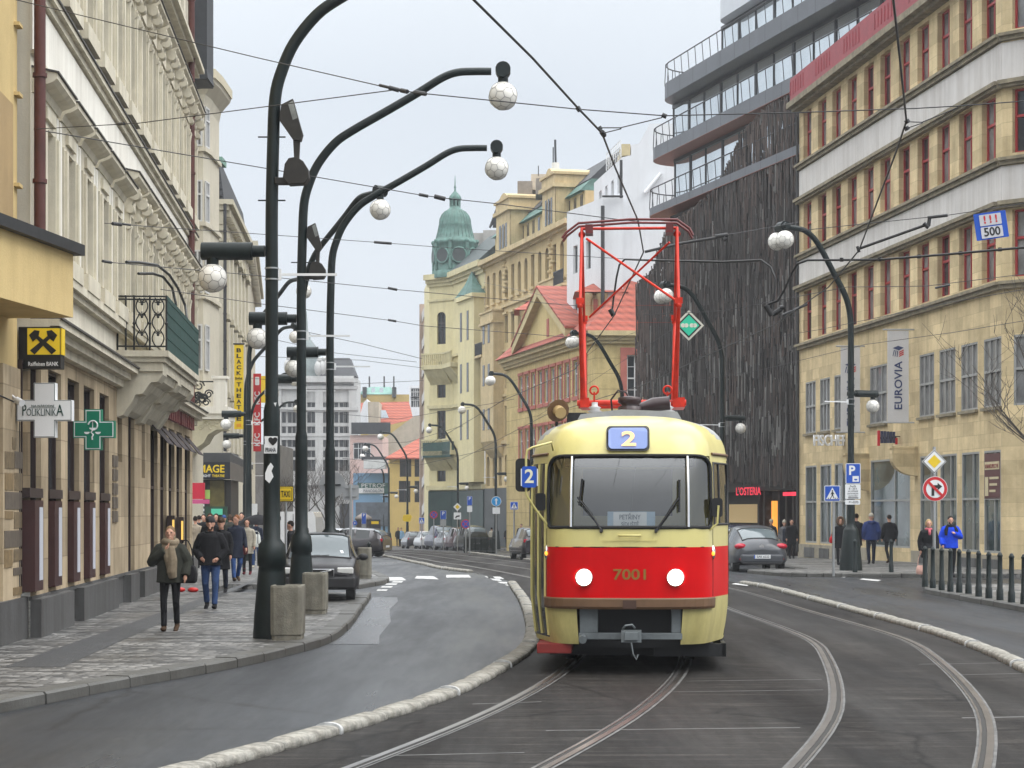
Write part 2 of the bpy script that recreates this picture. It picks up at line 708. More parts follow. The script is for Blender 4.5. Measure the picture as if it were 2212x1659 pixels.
m_concrete = mat('weathered concrete', (.2, .19, .155), .9, .35, 3, .5, .7, 40)


# ------------------------------------------------------------------ street geometry (tables of depth, side)
KL = [(0, -9.2), (10, -7.2), (19.7, -4.96), (22.3, -4.33), (24.4, -3.72), (26.6, -3.2), (30.1, -2.72), (34, -2.72), (40, -2.95), (46.2, -3.2)]
KLB = [(51.5, -3.9), (55.5, -3.4), (59, -3.65), (68, -4.9), (80, -6.6), (92, -8.7), (115, -11.6), (160, -18.5), (240, -38)]
DL = [(8, -5.0), (15.8, -2.42), (19.1, -1.46), (22.3, -.69), (27.3, 0), (30.2, .25), (35.2, .36), (45, .28), (54.6, .05)]
DLF = [(65.5, -1.33), (70.3, -2.5), (79.4, -3.7), (97.9, -5.7), (118, -8.1), (150, -13.5)]
DR = [(10, 3.0), (15, 4.6), (20, 5.7), (25.8, 6.49), (30.4, 6.84), (33.6, 6.93), (39.9, 6.87), (45.9, 6.8), (52.9, 6.7), (55.4, 6.51)]
DRF = [(88, 1.0), (98, -.1), (110, -1.0), (135, -3.1)]
TL = [(8, -2.9), (10, -1.95), (15.5, -.48), (20, .55), (25, 1.36), (30, 1.8), (40, 2.12), (55, 1.85), (65, .55), (79, -1.75), (98, -3.8), (118, -6.1), (160, -13)]
TR = [(8, .6), (10, 1.3), (15.5, 2.87), (20.6, 4.0), (28.6, 5.08), (32, 5.28), (40, 5.1), (51, 4.85), (65, 3.6), (79, 1.4), (98, -.6), (118, -2.9), (160, -9.6)]
KR1 = [(20, 10.1), (39.4, 9.95), (46.4, 9.88), (49.6, 10.02), (51.2, 10.7), (52.2, 12.4), (52.7, 16), (52.8, 20)]
KR2 = [(60.2, 16), (60.5, 12), (61, 9), (62, 8.1), (63.5, 7.7), (65.2, 7.65), (65.7, 9.25), (80, 8.2), (90, 6.3), (110, 4.4), (135, 2.2), (160, -1.6), (180, -3.6), (220, -11), (250, -18)]

DL = [(a * .972, q * .972) for a, q in DL]
DR = [(a * .98, q * .98) for a, q in DR]


def ys(a, b, st):
    n = max(2, int((b - a) / st) + 1)
    r = [a + (b - a) * i / (n - 1) for i in range(n)]
    for k in (75.0,):
        if a < k < b and all(abs(q - k) > 1e-4 for q in r):
            r.append(k)
    return sorted(r)


def strip(mb, fl, fr, Y0, Y1, dz, st=2.0, skirt=0.0):
    Y = ys(Y0, Y1, st)
    for i in range(len(Y) - 1):
        a, b = Y[i], Y[i + 1]
        za, zb = zg(a) + dz, zg(b) + dz
        la, lb, ra, rb = fl(a), fl(b), fr(a), fr(b)
        mb.quad((la, a, za), (ra, a, za), (rb, b, zb), (lb, b, zb))
        if skirt:
            mb.quad((ra, a, za), (ra, a, za - skirt), (rb, b, zb - skirt), (rb, b, zb))
            mb.quad((la, a, za - skirt), (la, a, za), (lb, b, zb), (lb, b, zb - skirt))
    if skirt:
        a, b = Y[0], Y[-1]
        mb.quad((fl(a), a, zg(a) + dz - skirt), (fr(a), a, zg(a) + dz - skirt), (fr(a), a, zg(a) + dz), (fl(a), a, zg(a) + dz))
        mb.quad((fr(b), b, zg(b) + dz - skirt), (fl(b), b, zg(b) + dz - skirt), (fl(b), b, zg(b) + dz), (fr(b), b, zg(b) + dz))


def T(tab, off=0.0):
    return lambda y: interp(tab, y) + off


def K(c):
    return lambda y: c


g = MB()
strip(g, K(-110), K(110), -15, 362, -.03, 100)
tag(g.build('ground', asphalt('outer ground', (.03, .03, .03), (.05, .05, .05))), kind='structure')
g = MB()
strip(g, K(-45), K(45), -25, 330, .0, 8)
tag(g.build('road', m_road), kind='structure')
g = MB()
strip(g, T(DL), T(DR), 8, 55, .004)
strip(g, lambda y: interp(TL, y) - 1.7, lambda y: interp(TR, y) + 1.7, 55, 160, .004)
tag(g.build('tram_track_bed', m_bed), kind='structure')

g = MB()
strip(g, K(-22), T(KL, -.26), -20, 46.4, .12, 1.0, .2)
strip(g, K(-34), K(-7.2), 46.4, 51.5, .118, 1.0, .2)
strip(g, K(-60), T(KLB, -.26), 51.5, 240, .12, 1.0, .2)
tag(g.build('pavement', m_pave), kind='structure')
g = MB()
strip(g, T(KR1, .26), K(60), 20, 52.7, .12, 1.0, .2)
strip(g, T(KR2, .26), K(60), 60.3, 250, .12, .5, .2)
tag(g.build('pavement', m_pave), kind='structure')


def kerbs(mb, tab, Y0, Y1, side, step=1.0, w=.3, h=.128):
    """Separate granite stones along a kerb line; side +1: road lies on the +x side."""
    pts = []
    y = Y0
    while y < Y1:
        x = interp(tab, y)
        pts.append(Vector((x, y, zg(y))))
        dx = (interp(tab, y + .05) - x) / .05
        y += step / math.sqrt(1 + dx * dx)
    pts.append(Vector((interp(tab, Y1), Y1, zg(Y1))))
    for a, b in zip(pts, pts[1:]):
        t = (b - a).normalized()
        n = Vector((t.y, -t.x, 0)) * side
        a2, b2 = a + t * .012, b - t * .012
        hh = h + random.uniform(-.006, .008)
        o = n * random.uniform(-.008, .008)
        r = .025
        up = Vector((0, 0, 1))
        prof = [(-w, hh), (-r, hh), (0, hh - r), (0.004, -.05), (-w, -.05)]
        mb.loft([[a2 + o + n * p + up * q for p, q in prof], [b2 + o + n * p + up * q for p, q in prof]], True, True, False)


g = MB()
kerbs(g, KL, 8, 46.3, 1)
kerbs(g, KLB, 51.6, 120, 1)
kerbs(g, KR1, 24, 52.7, -1)
kerbs(g, KR2, 60.3, 110, -1, .6)
tag(g.build('kerb', m_kerb), kind='structure')
# darker drain strip of big setts by the facades
g = MB()
strip(g, lambda y: -6.15 - .03 * (y - 29), lambda y: -5.55 - .05 * (y - 29), 24, 58, .124)
tag(g.build('pavement_strip', mat('dark setts', (.04, .042, .045), .45, .3, 9, 0, .6, 30)), kind='structure')
# wet strip by the left kerb: reflected sheen put into a paler colour, smoother too
g = MB()
strip(g, T(KL, .02), lambda y: -1.95 - .041 * (y - 30) + .05 * math.sin(y * 2.3), 30, 46.5, .004)
tag(g.build('wet_sheen_patch', asphalt('asphalt with painted sheen', (.028, .03, .033), (.06, .063, .068), .14, .45)), kind='structure')

# rails
g = MB()
for tab, s0 in ((TL, -1), (TL, 1), (TR, -1), (TR, 1)):
    o = .75 * s0
    Y1 = 150
    for (a, b, dz, mi) in ((-.06, .12, .008, 2), (-.03, .03, .016, 0), (.03, .075, .0125, 1), (.075, .095, .016, 0)):
        g.cm = mi
        q = -s0
        lo, hi = (a, b) if q > 0 else (-b, -a)
        strip(g, T(tab, o + lo), T(tab, o + hi), 8, Y1, dz, 1.0)
tag(g.build('tram_rails', [m_rail, m_groove, m_edge]), kind='structure')

# cross joints and worn marks in the track bed
g = MB()
for y, a, b, w in ((14.6, -.2, 2, .05), (17.2, 4.5, 6.1, .05), (19.2, 4.25, 5.7, .07), (22, 1.7, 3.4, .04), (24.3, 5.3, 6.3, .05), (18.1, .3, 2.6, .05), (23.4, 2.0, 3.6, .04), (26, 5.2, 6.4, .05), (16.2, -1.2, .1, .04), (20.6, -.4, .3, .05)):
    g.quad((a, y, .006), (b, y + .25, .006), (b, y + .25 + w, .006), (a, y + w, .006))
tag(g.build('track_joints', m_edge), kind='structure')

# painted markings
g = MB()
def mark(us):
    g.poly([gp(u, v) + Vector((0, 0, .0065)) for u, v in us])
for b in ([(836, 1255), (878, 1254), (868, 1247), (838, 1247)], [(896, 1250), (948, 1252), (936, 1245), (900, 1244.5)], [(964, 1248), (1018, 1248), (1012, 1242), (964, 1242)],
          [(1060, 1250), (1090, 1251), (1080, 1246), (1050, 1245.5)]):
    mark(b)
for u, v, d in ((813, 1277, 22), (822, 1270, 24), (832, 1264, 24), (846, 1259, 22)):
    mark([(u, v), (u + d, v), (u + d + 3, v - 3.5), (u + 3, v - 3.5)])
for u, v, d in ((1052, 1248, 18), (1066, 1254, 19), (1080, 1260, 20), (1096, 1266, 20)):
    mark([(u, v), (u + d, v + 2), (u + d - 6, v - 2.5), (u - 6, v - 3)])
for u, v, d in ((1856, 1252, 40), (1788, 1244, 36), (1580, 1262, 34), (1710, 1241, 30)):
    mark([(u, v), (u + d, v + 4), (u + d + 8, v + 1.2), (u + 8, v - 2)])
tag(g.build('road_markings', m_white_paint), kind='structure')

# rounded kerb dividers between lanes and tracks
segs = {}
def seg_mesh(L, white):
    k = (round(L, 2), white)
    if k not in segs:
        b = MB()
        n = 10
        rings = []
        for i in range(7):
            y = -L / 2 + L * i / 6
            e = .8 if i in (0, 6) else 1
            rr = random.uniform(.985, 1.015)
            rings.append([(.125 * e * rr * math.copysign(abs(math.cos(PI * j / n)) ** .8, math.cos(PI * j / n)), y, .085 * e * rr * math.sin(PI * j / n) ** .45 if 0 < j < n else -.02) for j in range(n + 1)])
        b.loft(rings, True, True, True)
        if white:
            b.cm = 1
            b.loft([[(.132 * math.cos(PI * j / n), y, .1 * math.sin(PI * j / n) ** .6 if 0 < j < n else -.02) for j in range(n + 1)] for y in (L / 2 - .07, L / 2 - .02)], True, True, True)
        segs[k] = b.mesh('divider_segment', [m_div, m_white_paint])
    return segs[k]
m_capw = None
def divider(tab, Y0, Y1, label, group, L=1.3):
    y = Y0
    i = 0
    while y < Y1:
        x = interp(tab, y)
        dx = (interp(tab, y + .1) - x) / .1
        st = L / math.sqrt(1 + dx * dx)
        a, b = Vector((x, y, zg(y))), Vector((interp(tab, y + st), y + st, zg(y + st)))
        c = (a + b) / 2
        o = link(seg_mesh(L - .015, i % 3 == 2), 'divider_segment')
        o.location = (c.x, c.y, c.z + .004)
        o.rotation_euler = (math.atan2(b.z - a.z, L), 0, -math.atan2(b.x - a.x, b.y - a.y))
        o.scale.z = random.uniform(.94, 1.06)
        tag(o, label, 'kerb divider', group)
        y += st
        i += 1
divider(DL, 10.5, 54.4, 'worn white rounded stone segment dividing the near left lane from the tram track', 'divider stones along the left lane')
divider(DR, 18, 55.4, 'worn white rounded stone segment dividing the right lane from the curving tram track', 'divider stones along the right lane')
divider(DLF, 65.5, 140, 'rounded stone segment of the far row left of the tracks beyond the crossing', 'divider stones beyond the crossing on the left')
divider(DRF, 88, 130, 'rounded stone segment of the far row right of the tracks by the parked cars', 'divider stones beyond the crossing on the right')
# ------------------------------------------------------------------ the tram
m_tcream = mat('cream tram paint', (.58, .515, .2), .3, .05, 2, .14, 0, 30, spec=.4, coat=.15)
m_tskirt = mat('cream skirt paint with road dirt', (.5, .44, .18), .45, .14, 3, .4, .1, 20, spec=.3)
m_tred = mat('red tram paint', (.56, .005, .007), .38, .07, 2, .14, spec=.06, coat=0)
m_tbrown = mat('brown bumper', (.13, .07, .035), .5, .15, 4)
m_tgrey = mat('grey roof sheet', (.28, .285, .28), .6, .15, 3)
m_chrome = mat('chrome', (.75, .75, .75), .12, .03, metal=1)
m_pan = mat('orange red pantograph paint', (.52, .026, .01), .45, .25, 6, spec=.25)
m_wind = clear_glass('windscreen glass', (.84, .86, .85), .14)
m_sidegl = clear_glass('tram side glass', (.5, .52, .5), .15)
m_head = emis('lit headlamp', (1, .95, .8), 7, (.8, .8, .8))
m_amber = emis('lit amber lamp', (1, .42, .05), 1.6, (.8, .35, .05))
m_destbl = emis('lit route box', (.20, .28, .55), .45, (.1, .14, .3))
m_dest2 = emis('lit route numeral', (1, .5, .2), .85, (.7, .4, .16))
m_gold = mat('bronze numerals', (.26, .15, .03), .4, metal=.3)
m_dark = mat('dark interior', (.03, .028, .026), .8)

TY, TX = 24.3, XU(1360, 24.3)
tram = thing('tram', 'red and cream old tram with an orange pantograph and lit headlamps showing number 2', 'tram', (TX, TY, 0), -math.atan(TX / TY))


def tl(u, v, y):
    s = F / (TY + y)
    return Vector(((u - 1360) / s, y, H + (HZ - v) / s))


TP = [(0, 0), (.2, .005), (.4, .022), (.53, .042), (.64, .07), (.78, .125), (.88, .2), (.94, .28), (.985, .38),
      (1.02, .5), (1.08, .72), (1.16, 1.0), (1.22, 1.25), (1.25, 1.55)]
yy = 1.8
for i in range(9):
    TP += [(1.25, yy), (1.25, yy + 1.2)]
    yy += 1.38
TP.append((1.2, 14.1))
ZR = [(.36, .10, .95), (.5, .05, .965), (.7, .015, .985), (.92, 0, 1), (1.53, 0, 1), (1.76, .02, 1), (2.0, .05, 1), (2.3, .1, .997),
      (2.55, .16, .99), (2.63, .19, .985), (2.74, .24, .972), (2.86, .31, .94), (2.98, .43, .87), (3.06, .62, .76), (3.12, .92, .6), (3.16, 1.35, .4), (3.19, 2.0, .16), (3.2, 2.6, .01)]
ROWS = [.36, .42, .5, .6, .7, .8, .92, 1.1, 1.3, 1.53, 1.65, 1.76, 1.8, 2.0, 2.2, 2.4, 2.55, 2.63, 2.68, 2.74, 2.8, 2.86, 2.92, 2.98, 3.02, 3.06, 3.09, 3.12, 3.14, 3.16, 3.175, 3.19, 3.2]
RT = [(z, r) for z, r, w in ZR]
WT = [(z, w) for z, r, w in ZR]


def surf(a, z, sd=1, out=0.0):
    i = min(int(a), len(TP) - 2)
    t = a - i
    x = TP[i][0] + (TP[i + 1][0] - TP[i][0]) * t
    y = TP[i][1] + (TP[i + 1][1] - TP[i][1]) * t
    rk, w = interp(RT, z), interp(WT, z)
    k = max(0.0, 1 - y / 1.3)
    return Vector((sd * (x * w + out * (1 - k)), rk + y * (1 - rk / 14.5) - out * k, z))


AV = [i * .5 for i in range(27)] + [float(i) for i in range(14, len(TP))]
parts = {k: MB() for k in ('skirt', 'red_band', 'upper_body', 'roof', 'door', 'cab_window', 'side_window')}
for sd in (1, -1):
    for i in range(len(AV) - 1):
        a0, a1 = AV[i], AV[i + 1]
        am = (a0 + a1) / 2
        for j in range(len(ROWS) - 1):
            z0, z1 = ROWS[j], ROWS[j + 1]
            zm = (z0 + z1) / 2
            y_ = surf(am, zm).y
            if zm < .8 and am < 4:
                continue
            if am < 8 and 1.76 < zm < 2.63:
                continue
            if sd == 1 and 9 < am < 12 and 1.8 < zm < 2.55:
                k = 'cab_window'
            elif sd == -1 and 9 < am < 12 and .42 < zm < 2.55:
                k = 'door'
            elif am > 14 and int(am) % 2 == 0 and am < 32 and 1.8 < zm < 2.55:
                k = 'side_window'
            elif zm < .92:
                k = 'skirt'
            elif zm < 1.53:
                k = 'red_band'
            elif zm > 2.88 and y_ > 1.25:
                k = 'roof'
            else:
                k = 'upper_body'
            q = [surf(a0, z0, sd), surf(a1, z0, sd), surf(a1, z1, sd), surf(a0, z1, sd)]
            if sd < 0:
                q.reverse()
            parts[k].add(q, [(0, 1, 2, 3)], True)
    ctr = (5.2, 2.47)
    arc = [(ctr[0] + 2.8 * math.cos(t), ctr[1] + .16 * math.sin(t)) for t in [PI / 2 * k / 8 for k in range(9)]]
    for p, q in zip(arc, arc[1:]):
        parts['upper_body'].add([surf(8, 2.63, sd), surf(p[0], p[1], sd), surf(q[0], q[1], sd)], [(0, 1, 2)], True)
b = parts['skirt']
b.add([(-1.2, 14.15, .36), (1.2, 14.15, .36), (1.2, 14.15, 3.0), (-1.2, 14.15, 3.0)], [(0, 1, 2, 3)])


def weld(o):
    w = o.modifiers.new('weld', 'WELD')
    w.merge_threshold = .0005
    return o


m_sk = m_tcream
for k, m in (('skirt', m_tskirt), ('red_band', m_tred), ('upper_body', m_tcream), ('roof', m_tgrey), ('door', m_glass), ('cab_window', m_sidegl), ('side_window', m_sidegl)):
    weld(parts[k].build(k, m, tram, True))

# windscreen, seal and chrome posts
b = MB()
aa = [-8 + .5 * i for i in range(33)]
zz = [1.76, 1.9, 2.1, 2.3, 2.45, 2.55, 2.63]
vs = [surf(abs(a), z, 1 if a >= 0 else -1, -.02) for z in zz for a in aa]
b.add(vs, [(j * 33 + i, j * 33 + i + 1, (j + 1) * 33 + i + 1, (j + 1) * 33 + i) for j in range(len(zz) - 1) for i in range(32)], True)
ws = weld(b.build('windscreen', m_wind, tram, True))
b = MB()
path = [(a, 1.765) for a in (0, 2, 4, 6, 7.4)] + [(7.85, 1.79), (8, 1.86), (8, 2.1), (8, 2.3)] + arc[0:] + [(4, 2.63), (2, 2.63), (0, 2.63)]
loop = [surf(a, z, 1, .006) for a, z in path] + [surf(a, z, -1, .006) for a, z in reversed(path[1:-1])]
b.tube(loop + loop[:2], .022, 6)
b.build('window_seal', m_rubber, tram, True)
for sd in (1, -1):
    b = MB()
    b.tube([surf(4.45, z, sd, .015) for z in (1.77, 2.0, 2.2, 2.4, 2.62)], .02, 6)
    b.build('chrome_post', m_chrome, tram, True)
# cab inside
b = MB()
b.box(-.8, .8, .3, .6, .9, 1.74)
b.box(-1.1, 1.1, 1.9, 1.95, .9, 1.9)
b.box(-1.0, 1.0, .7, 14, .85, .9)
b.box(.55, 1.1, 1.9, 1.95, 1.9, 2.75)
b.box(-1.1, -.62, 1.9, 1.95, 1.9, 2.75)
b.box(-1.0, 1.0, 1.9, 1.96, 2.5, 2.75)
for y in (3.5, 5, 6.5, 8, 9.5):
    for x in (-.8, .8):
        b.box(x - .22, x + .22, y, y + .08, 1.2, 1.95)
b.build('cab_interior', m_tcream, tram, True)
b = MB()
b.box(-.6, .6, 1.97, 2.0, 1.55, 2.5)
b.box(-.8, .8, .8, 1.6, 2.52, 2.72)
b.box(-.25, .25, 1.35, 1.45, 1.35, 2.0)
b.build('driver_bulkhead', m_dark, tram, True)
b = MB()
b.tube([surf(0, 1.78, 1, -.06), surf(.35, 2.5, 1, -.06)], .006, 4)
b.build('screen_divider', m_black, tram, True)
# paper route sign behind the glass
p0 = tl(1361, 1122.5, .09)
b = MB()
b.box(p0.x - .2, p0.x + .2, .075, .08, 1.77, 1.95)
pb = b.build('route_card', m_white, tram, True)
b = MB()
b.box(p0.x - .27, p0.x + .3, .083, .087, 1.77, 1.955)
b.build('route_card_backing', mat('pale blue card', (.33, .47, .6), .5), tram, True)
tx = mat('grey ink', (.12, .15, .19), .6)
text('PETŘINY', .085, MF((p0.x, .07, 1.9)), tx, pb, .012, True, fit=(.255, .078))
text('SÍDLIŠTĚ', .07, MF((p0.x, .07, 1.812)), tx, pb, .012, True, fit=(.21, .066))

# destination box
def rrect(cx, cz, w, h, r, n=5):
    pts = []
    for sx, sz, a0 in ((1, 1, 0), (-1, 1, 90), (-1, -1, 180), (1, -1, 270)):
        for k in range(n + 1):
            t = R(a0 + 90 * k / n)
            pts.append((cx + sx * (w / 2 - r) + r * math.cos(t), cz + sz * (h / 2 - r) + r * math.sin(t)))
    return pts
for nm, w, h, dd, m in (('route_box_frame', .52, .31, .0, m_black), ('route_box', .47, .26, -.012, m_destbl)):
    b = MB()
    zc = tl(1356, 947, .36).z
    f = [Vector((x - .02, interp(RT, z) - .035 + dd, z)) for x, z in rrect(0, zc, w, h, .05)]
    b.prism(f, (0, .25, 0))
    db = b.build(nm, m, tram, True)
sl = math.atan((interp(RT, 2.98) - interp(RT, 2.7)) / .28)
text('2', .29, Matrix.Translation((-.01, interp(RT, zc) - .056, zc - .005)) @ Matrix.Rotation(PI / 2 - sl * .9, 4, 'X'), m_dest2, tram, .02, True, fit=(.175, .215))

# number, handle, headlamps, indicators
text('7001', .175, MF((.0, -.006, 1.205)), m_gold, tram, .018, True, 1.15, fit=(.39, .13))
b = MB()
b.tube([(-.13, .0, 1.67), (-.12, -.045, 1.67), (.12, -.045, 1.67), (.13, .0, 1.67)], .012, 6)
b.box(-.34, .34, -.002, .002, 1.605, 1.612)
b.build('handle', m_tcream, tram, True)
for sx in (-1, 1):
    b = MB()
    o = Vector((sx * .545, .02, 1.165))
    b.loft([[o + Vector((r * math.cos(t), y, r * math.sin(t))) for t in [2 * PI * k / 20 for k in range(20)]] for r, y in ((.112, .03), (.112, -.01), (.102, -.03), (.094, -.03))], True, False)
    hl = b.build('headlamp', m_chrome, tram, True)
    b = MB()
    b.loft([[o + Vector((r * math.cos(t), y, r * math.sin(t))) for t in [2 * PI * k / 20 for k in range(20)]] for r, y in ((.094, -.026), (.08, -.04), (.045, -.05), (.005, -.053))])
    b.build('lens', m_head, hl, True)
    b = MB()
    c = surf(8.6, 1.46, sx)
    b.sphere(c, 1, 10, 8, (.035, .06, .09))
    ind = b.build('indicator', m_chrome, tram, True)
    b = MB()
    b.sphere(c + Vector((sx * .004, -.045, -.012)), 1, 8, 6, (.022, .025, .03))
    b.build('amber_lens', m_amber, ind, True)
# bumper
b = MB()
pf = []
for k in range(-19, 20):
    a = abs(k) / 19 * 8.8
    pf.append((a, 1 if k >= 0 else -1))
b.loft([[surf(a, .92, s_, .0), surf(a, .925, s_, .06), surf(a, .91, s_, .075), surf(a, .82, s_, .08), surf(a, .79, s_, .06), surf(a, .79, s_, -.02)] for a, s_ in pf], True, True, False)
bp = b.build('bumper', m_tbrown, tram, True)
b = MB()
b.box(-.08, .08, -.1, -.02, .8, .9)
b.build('bumper_plate', mat('rust brown', (.06, .03, .02), .7), bp, True)
# nose opening, coupler
b = MB()
b.box(-.66, .66, .5, .55, .3, .85)
b.box(-1.0, 1.0, 1.2, 13.5, .16, .5)
b.box(-.64, -.62, .2, .5, .36, .8)
b.box(.62, .64, .2, .5, .36, .8)
b.build('underframe', m_black, tram, True)
m_tg2 = mat('grey frame paint', (.13, .145, .15), .5, .2, 6)
b = MB()
b.box(-.61, .63, .12, .18, .42, .5)
b.box(-.6, -.38, .14, .3, .5, .8)
b.box(.5, .62, .14, .3, .5, .8)
b.tube([(-.56, .1, .44), (-.56, .02, .42)], .05, 8)
cf = b.build('nose_frame', m_tg2, tram, True, bevel=.008)
b = MB()
b.box(-.1, .14, -.12, .12, .4, .54)
b.box(-.06, .1, -.16, -.1, .43, .52)
b.tube([(-.08, -.05, .56), (-.05, -.1, .6), (.03, -.1, .61), (.06, -.05, .57)], .014, 6)
b.tube([(.02, -.14, .4), (.04, -.16, .27), (.08, -.15, .2), (.1, -.13, .26)], .01, 5)
b.build('coupler', m_tg2, tram, True, bevel=.01)
b = MB()
b.box(-1.12, -.7, .28, 1.1, .24, .36)
b.build('step', mat('red step', (.2, .018, .014), .7, .3), tram, True, bevel=.01)
b = MB()
b.box(.3, 1.18, .7, .78, .18, .34)
b.box(1.13, 1.18, .7, 3.4, .18, .34)
b.build('lifeguard', m_black, tram, True)
for y in (2.6, 4.4, 9.2, 11.0):
    b = MB()
    for x in (-.78, .78):
        b.tube([(x - .06, y, .35), (x + .06, y, .35)], .34, 18)
    b.tube([(-.8, y, .35), (.8, y, .35)], .07, 8)
    b.build('wheelset', m_black, tram, True)
# door and drip rail trim
b = MB()
for a in (9.05, 10.5, 11.95):
    b.tube([surf(a, z, -1, .01) for z in (.45, .92, 1.53, 2.0, 2.54)], .022, 5)
b.build('door_frame', m_tcream, tram, True)
b = MB()
for sd in (1, -1):
    b.tube([surf(a, 2.66, sd, .02) for a in (8.8, 9.5, 10.5, 11.5, 12.5, 14, 20, 31)], .018, 5)
b.build('drip_rail', m_tbrown, tram, True)
b = MB()
b.tube([surf(a, z, 1, .005) for a, z in ((9, 1.8), (9, 2.55), (12, 2.55), (12, 1.8), (9, 1.8))], .018, 5)
b.tube([surf(10.2, z, 1, .005) for z in (1.8, 2.2, 2.55)], .014, 5)
b.build('cab_window_frame', m_black, tram, True)
b = MB()
for sd in (1, -1):
    b.tube([surf(8.6, z, sd, .001) for z in (.93, 1.2, 1.52)], .005, 4)
    b.tube([surf(12.6, z, sd, .001) for z in (.4, .92, 1.53, 2.0, 2.6)], .006, 4)
    b.tube([surf(8.6, z, sd, .001) for z in (1.54, 1.75)], .005, 4)
b.tube([surf(a, 1.53, 1, .002) for a in (8.8, 6, 4, 2, 0)] + [surf(a, 1.53, -1, .002) for a in (2, 4, 6, 8.8)], .006, 4)
b.build('panel_seam', m_rubber, tram, True)
# wipers
for ptz in (((1299, 1146), (1276, 1110), (1247, 1074), (1257, 1034), (1251, 1092)), ((1417, 1146), (1443, 1110), (1467, 1074), (1468, 1036), (1467, 1106))):
    pp = []
    for u, v in ptz:
        p = tl(u, v, 0)
        x = abs(p.x)
        a = next(i + (x - TP[i][0]) / (TP[i + 1][0] - TP[i][0]) for i in range(12) if TP[i][0] <= x <= TP[i + 1][0])
        pp.append(surf(a, p.z, 1 if p.x > 0 else -1, .03))
    b = MB()
    b.tube(pp[:3], .012, 5)
    b.tube([pp[0] + Vector((.02, 0, 0)), pp[2] + Vector((0, .0, -.05))], .006, 4)
    b.tube(pp[3:], .013, 4)
    b.tube([pp[0] + Vector((0, .03, -.01)), pp[0] + Vector((0, -.03, 0))], .022, 6)
    b.build('wiper', m_black, tram, True)
# mirrors, bracket, side route plate
b = MB()
b.tube([tl(1195, 972, .45), tl(1191, 955, .3), tl(1150, 966, .25), tl(1139, 972, .25), tl(1136, 986, .25), tl(1136, 1068, .25), tl(1160, 1105, .3), tl(1189, 1142, .42), tl(1191, 1160, .42)], .016, 6)
br = b.build('mirror_bracket', m_tcream, tram, True)
def mirror(u0, u1, v0, v1, y):
    a, c = tl(u0, v1, y), tl(u1, v0, y)
    b = MB()
    w, h = c.x - a.x, c.z - a.z
    b.prism([Vector((x, y, z)) for x, z in rrect((a.x + c.x) / 2, (a.z + c.z) / 2, w, h, min(w, h) * .28)], (0, .07, 0))
    return b.build('mirror', m_black, tram, True)
mirror(1113, 1146, 990, 1062, .3)
mirror(1157, 1178, 1065, 1103, .5)
mirror(1537, 1560, 1076, 1117, .35)
b = MB()
b.tube([tl(1551, 1092, .33), tl(1549, 1130, .36), tl(1527, 1150, .36), tl(1527, 1173, .36)], .014, 5)
b.build('mirror_arm', m_tcream, tram, True)
a, c = tl(1127, 1053, .2), tl(1159, 1007, .2)
b = MB()
b.prism([Vector((x, .2, z)) for x, z in rrect((a.x + c.x) / 2, (a.z + c.z) / 2, c.x - a.x, c.z - a.z, .03)], (0, .02, 0))
rp = b.build('route_plate', m_blue, tram, True)
m_cr2 = mat('cream numeral', (.7, .68, .52), .5)
text('2', .23, MF(((a.x + c.x) / 2, .196, (a.z + c.z) / 2)), m_cr2, rp, .02, True)
b = MB()
for x in (a.x - .012, c.x + .004):
    b.box(x, x + .012, .19, .22, a.z + .02, c.z - .03)
b.build('plate_clip', m_white, rp, True)

# roof gear
b = MB()
b.prism([Vector((x, 1.5, z)) for x, z in ((-.66, 3.12), (-.62, 3.19), (-.1, 3.25), (.6, 3.22), (.66, 3.12))], (0, .08, 0))
b.prism([Vector((x, 2.2, z)) for x, z in ((-.64, 3.15), (-.6, 3.23), (.62, 3.23), (.66, 3.15))], (0, 3.4, 0))
b.build('roof_deck', m_tgrey, tram, True)
m_insu = mat('pale insulator', (.5, .5, .5), .3)
for x in (-.46, .5):
    for y in (2.6, 4.4):
        b = MB()
        b.lathe([(.09, 3.2), (.09, 3.24), (.05, 3.25), (.1, 3.28), (.05, 3.3), (.085, 3.33), (.04, 3.35), (.04, 3.4)], 12, (x, y, 0))
        b.build('insulator', m_insu, tram, True)
b = MB()
b.lathe([(.15, 3.2), (.15, 3.3), (.1, 3.32), (.15, 3.36), (.15, 3.42), (.05, 3.44), (.01, 3.44)], 14, (0, 1.9, 0))
b.box(-.05, .05, 1.8, 1.9, 3.1, 3.3)
b.tube([(.1, 2.0, 3.3), (.3, 2.1, 3.34), (.52, 2.1, 3.36)], [.04, .09, .09], 10)
b.tube([(-.22, 2, 3.2), (-.24, 2, 3.4), (-.15, 2, 3.52), (-.05, 2, 3.5), (0, 2, 3.42)], .014, 5)
b.build('roof_coil', mat('dark brown ceramic', (.03, .015, .015), .3), tram, True)
b = MB()
p = tl(1202, 884, 1.6)
d = Vector((.35, -.8, -.3)).normalized()
b.tube([p - d * .1, p + d * .06], [.09, .15], 14)
sp = b.build('roof_horn', m_tbrown, tram, True)
b = MB()
b.tube([p + d * .05, p + d * .16], .075, 12)
b.build('horn_mouth', mat('tan horn', (.4, .28, .13), .5), sp, True)
b = MB()
b.tube([p, p + Vector((.0, .02, -.28))], .02, 5)
b.box(-.8, -.55, 1.7, 2.0, 3.0, 3.22)
b.build('horn_mount', m_black, tram, True)

